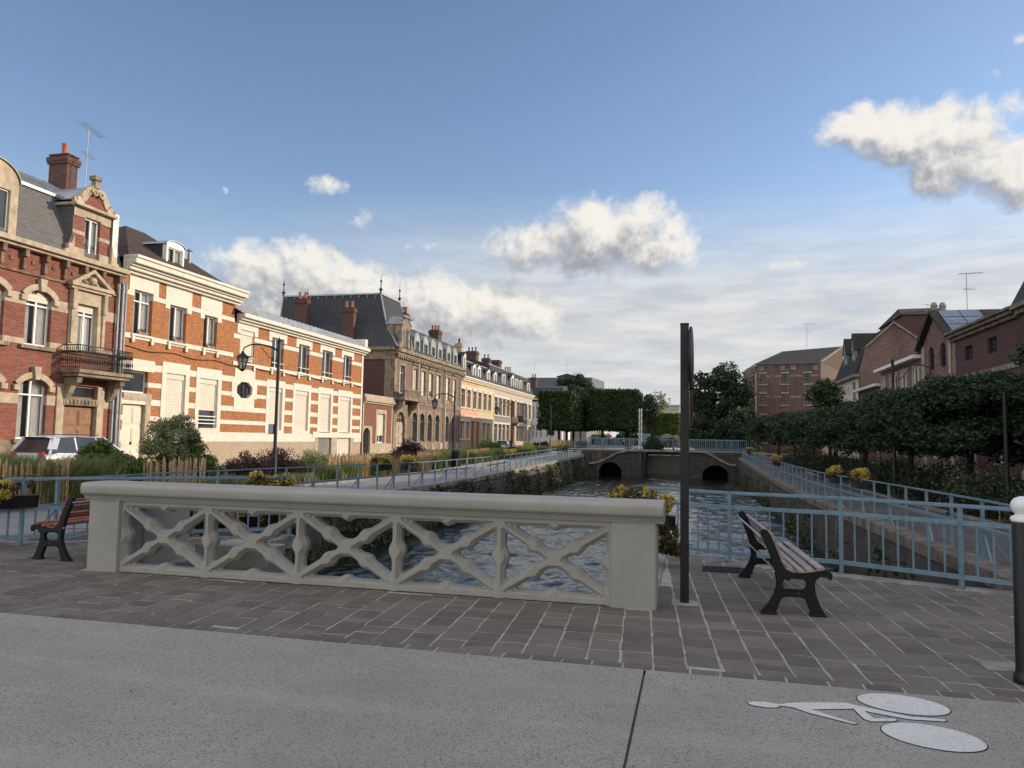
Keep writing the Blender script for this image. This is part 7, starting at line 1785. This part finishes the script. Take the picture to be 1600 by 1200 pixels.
# ------------------------------------------------------------------ parked cars
def car(loc, rz, label, L=4.4, W=1.78, H=1.52):
    t = thing('parked_car', label, 'car', loc, rz, 'parked white cars')
    # stations along x: (x, z_sill, z_belt, halfwidth)
    st = [(-L/2, .45, .80, .62), (-L/2+.08, .3, .95, .78), (-L/2+.5, .22, 1.0, .87), (-.9, .2, .98, .89), (.4, .2, .95, .89), (1.2, .2, .93, .88), (1.75, .22, .82, .84), (L/2-.12, .3, .68, .74), (L/2, .42, .58, .6)]
    mb = MB(); n0 = 0; secs = []
    for (x, a, b, w) in st:
        ring = [(-w*.92, a), (-w, a+.18), (-w, b-.18), (-w*.93, b-.02), (-w*.6, b+.015), (w*.6, b+.015), (w*.93, b-.02), (w, b-.18), (w, a+.18), (w*.92, a)]
        secs.append(len(mb.v)); mb.v += [(x, y, z) for y, z in ring]
    k = 10
    for s_ in range(len(secs)-1):
        for i in range(k): j = (i+1) % k; mb.f.append((secs[s_]+i, secs[s_]+j, secs[s_+1]+j, secs[s_+1]+i)); mb.m.append(0)
    mb.f.append(tuple(secs[0]+i for i in range(k))); mb.f.append(tuple(secs[-1]+i for i in reversed(range(k)))); mb.m += [0, 0]
    body = mb.build('body', 'carwhite', t, world=False, smooth=True)
    # greenhouse: glass block with white pillars and roof
    G_ = [(-L/2+.18, .97, -L/2+.42, H-.08), (1.25, .95, .35, H-.05)]
    def gh(y_, inset): return [(-L/2+.2, .95), (1.3, .93), (.42, H-.06), (-.5, H), (-L/2+.5, H-.06)]
    wb, wt = .80, .64
    base = [(-L/2+.16, .96), (1.28, .93)]; top = [(-L/2+.48, H-.07), (.38, H-.07)]
    mb = MB(); A = [(base[0][0], -wb, .95), (base[1][0], -wb, .93), (base[1][0], wb, .93), (base[0][0], wb, .95)]; B = [(top[0][0], -wt, top[0][1]), (top[1][0], -wt, top[1][1]), (top[1][0], wt, top[1][1]), (top[0][0], wt, top[0][1])]
    for i in range(4): j = (i+1) % 4; mb.face([A[i], A[j], B[j], B[i]])
    mb.build('windows', 'glass', t, world=False)
    mb = MB(); xs = np.linspace(top[0][0]-.12, top[1][0]+.04, 8)
    for a, b in zip(xs[:-1], xs[1:]):
        za = H-.06+.06*math.sin(math.pi*(a-xs[0])/(xs[-1]-xs[0])); zb = H-.06+.06*math.sin(math.pi*(b-xs[0])/(xs[-1]-xs[0]))
        for y0, y1, d0, d1 in ((-wt-.02, -wt*.6, -.045, 0), (-wt*.6, wt*.6, 0, 0), (wt*.6, wt+.02, 0, -.045)): mb.face([(a, y0, za+d0), (b, y0, zb+d0), (b, y1, zb+d1), (a, y1, za+d1)])
    for sy in (-1, 1):
        for (xa, xb_) in ((base[1][0], top[1][0]), (.15, -.02), (-.95, -.98), (base[0][0]+.0, top[0][0])): mb.bar((xa, sy*(wb+.005), .93), (xb_, sy*(wt+.01), H-.07), .07 if xa != .15 else .05, .04)
        mb.bar((base[0][0]+.1, sy*(wb-.0), 1.1), (top[0][0]+.02, sy*(wt+.02), H-.1), .28, .05)
    mb.build('roof', 'carwhite', t, world=False)
    mb = MB()
    for sy in (-1, 1): mb.bar((-1.3, sy*.58, H+.03), (.2, sy*.58, H+.03), .03)
    mb.build('roof_rail', 'iron', t, world=False)
    for sx in (-1.32, 1.36):
        for sy in (-1, 1):
            ring = [(.33*math.cos(2*math.pi*i/20), .33*math.sin(2*math.pi*i/20)) for i in range(20)]
            mb = MB(); mb.prism(ring, sy*.70, sy*.90, lambda p_, q_, t_: (sx+p_, t_, .33+q_)); w_ = mb.build('wheel', 'tyre', t, world=False, bevel=.02)
            ring2 = [(.21*math.cos(2*math.pi*i/20), .21*math.sin(2*math.pi*i/20)) for i in range(20)]
            mb = MB(); mb.prism(ring2, sy*.895, sy*.915, lambda p_, q_, t_: (sx+p_, t_, .33+q_)); mb.build('rim', 'rim', w_, world=False)
    for sy in (-1, 1):
        mb = MB(); mb.box(-L/2-.01, -L/2+.14, sy*.58-.09, sy*.58+.09, .82, 1.02); mb.build('tail_light', 'redlamp', t, world=False, bevel=.02)
        mb = MB(); mb.box(L/2-.2, L/2-.04, sy*.55-.14, sy*.55+.14, .52, .66); mb.build('headlight', 'lampglass', t, world=False, bevel=.02)
        mb = MB(); mb.box(1.0, 1.18, sy*.88, sy*1.04, .93, 1.05); mb.build('wing_mirror', 'carwhite', t, world=False, bevel=.02)
    mb = MB(); mb.box(-L/2-.015, -L/2+.02, -.26, .26, .55, .66); mb.build('number_plate', 'white', t, world=False)
    return t
ya, yb = PX(30, -22, 700), PX(205, -22, 700)
car((-22, (ya+yb)/2, -.12), math.pi/2, 'white estate car parked in front of the red brick house', L=4.6, H=1.58)
y = PX(790, -21.5, 700); car((-21.5, y, -.05), math.pi/2, 'small distant white car parked in front of the long pale terrace')
y = PX(1590, 12.5, 745); 
v_ = thing('parked_van', 'white van parked on the right street, just visible under the big tree', 'van', (12.0, 27.2, gz(27)), math.pi/2)
mb = MB(); mb.prism([(-2.4, .35), (2.3, .35), (2.35, .95), (1.5, 1.2), (.95, 1.9), (-2.35, 1.95)], -.95, .95, lambda p_, q_, t_: (p_, t_, q_)); mb.build('body', 'carwhite', v_, world=False, bevel=.06, seg=2)
mb = MB()
for sy in (-1, 1): mb.prism([(.2, 1.2), (1.3, 1.2), (.9, 1.75), (.2, 1.78)], sy*.951, sy*.957, lambda p_, q_, t_: (p_, t_, q_))
mb.build('window', 'glass', v_, world=False)
for sx in (-1.5, 1.5):
    for sy in (-1, 1): mb = MB(); mb.prism([(.34*math.cos(2*math.pi*i/20), .34*math.sin(2*math.pi*i/20)) for i in range(20)], sy*.75, sy*.97, lambda p_, q_, t_: (sx+p_, t_, .34+q_)); mb.build('wheel', 'tyre', v_, world=False)
# ------------------------------------------------------------------ flower boxes
def fb(u, v, X, L, label, z=None, n=900, hang=0., dx=.2):
    y = onX(u, v, X)[0]; planter((X, y, gz(y)+(z if z is not None else .80)), L, math.pi/2, label, hang, n=n)
fb(597, 738, XL-.3, 1.1, 'yellow flower box on the left quay railing, the left one of the near pair')
fb(640, 734, XL-.3, 1.2, 'yellow flower box on the left quay railing, the right one of the near pair')
fb(797, 716, XL-.3, 2.4, 'yellow flower box on the left quay railing in front of the purple bushes', n=1500)
fb(881, 711, XL-.3, 2.0, 'farthest yellow flower box on the left quay railing', n=1100)
fb(1172, 718, XR+.25, 2.4, 'farthest yellow flower box on the right quay railing', n=1100)
fb(1214, 728, XR+.25, 2.1, 'yellow flower box in the middle of the right quay railing', n=1300)
fb(1305, 752, XR+.25, .95, 'left half of the large yellow flower pair on the right quay railing', n=1100)
fb(1342, 756, XR+.25, .95, 'right half of the large yellow flower pair on the right quay railing', n=1100)
p = onZ(5, 815, 0); p = onD(6, 775, 10.2); planter((p.x, p.y, p.z), .8, 1.2, 'yellow flower box hanging on the blue railing at the left edge', .15, n=900)
p = onD(425, 750, 11.7); planter((p.x, p.y, p.z-.2), .55, .9, 'yellow flower box just above the balustrade coping behind the left panels', n=600)
p = onD(392, 806, 12.2); planter((p.x, p.y, p.z), .9, 1.0, 'dark leaved flower box seen through the second balustrade panel', .2, n=500)
p = onD(290, 800, 11.6); planter((p.x, p.y, p.z), .5, .7, 'small yellow flower box seen through the first balustrade panel, above the bench end', n=500)
p = onD(325, 815, 11.9); planter((p.x, p.y, p.z), .4, .7, 'yellow flowers hanging low behind the first balustrade panel', .3, n=400)
p = onD(985, 775, 11.0); planter((p.x, p.y, p.z-.16), .55, 0., 'yellow flower box on the corner of the right railing above the coping', n=700)
p = onD(1040, 815, 9.6); planter((p.x, p.y, p.z+.08), .40, .3, 'yellow flowers cascading down beside the right pier of the balustrade', .62, n=1200, box=False)
# ------------------------------------------------------------------ the pale day moon
d = ray(350.5, 298).normalized(); mpos = CAM+d*5200
mt, g, b = new_mat('moon_surface'); b.inputs['Roughness'].default_value = 1
g.put(b.inputs['Base Color'], (.5, .5, .5))
em = g.n('ShaderNodeEmission'); em.inputs[1].default_value = .55; g.put(em.inputs[0], (.62, .70, .84))
tr = g.n('ShaderNodeBsdfTransparent'); mx = g.n('ShaderNodeMixShader'); tc = g.n('ShaderNodeTexCoord').outputs['Object']
ca, sa = math.cos(R(20)), math.sin(R(20)); rr_ = CR*ca+CU*sa
dn = g.n('ShaderNodeVectorMath', operation='DOT_PRODUCT'); g.put(dn.inputs[0], tc); dn.inputs[1].default_value = tuple(rr_/23.)
vn = g.m('ADD', dn.outputs['Value'], g.m('MULTIPLY', g.noise(tc, .05, 3.), .5))
g.put(mx.inputs[0], g.mr(vn, .05, .6, 0., .6)); mt.node_tree.links.new(tr.outputs[0], mx.inputs[1]); mt.node_tree.links.new(em.outputs[0], mx.inputs[2]); mt.node_tree.links.new(mx.outputs[0], mt.node_tree.nodes['Material Output'].inputs[0])
bm = bmesh.new(); bmesh.ops.create_icosphere(bm, subdivisions=4, radius=23.); me = bpy.data.meshes.new('moon'); bm.to_mesh(me); bm.free(); me.materials.append(mt)
mo = bpy.data.objects.new('moon', me); COL.objects.link(mo); mo.location = mpos; struct(mo)
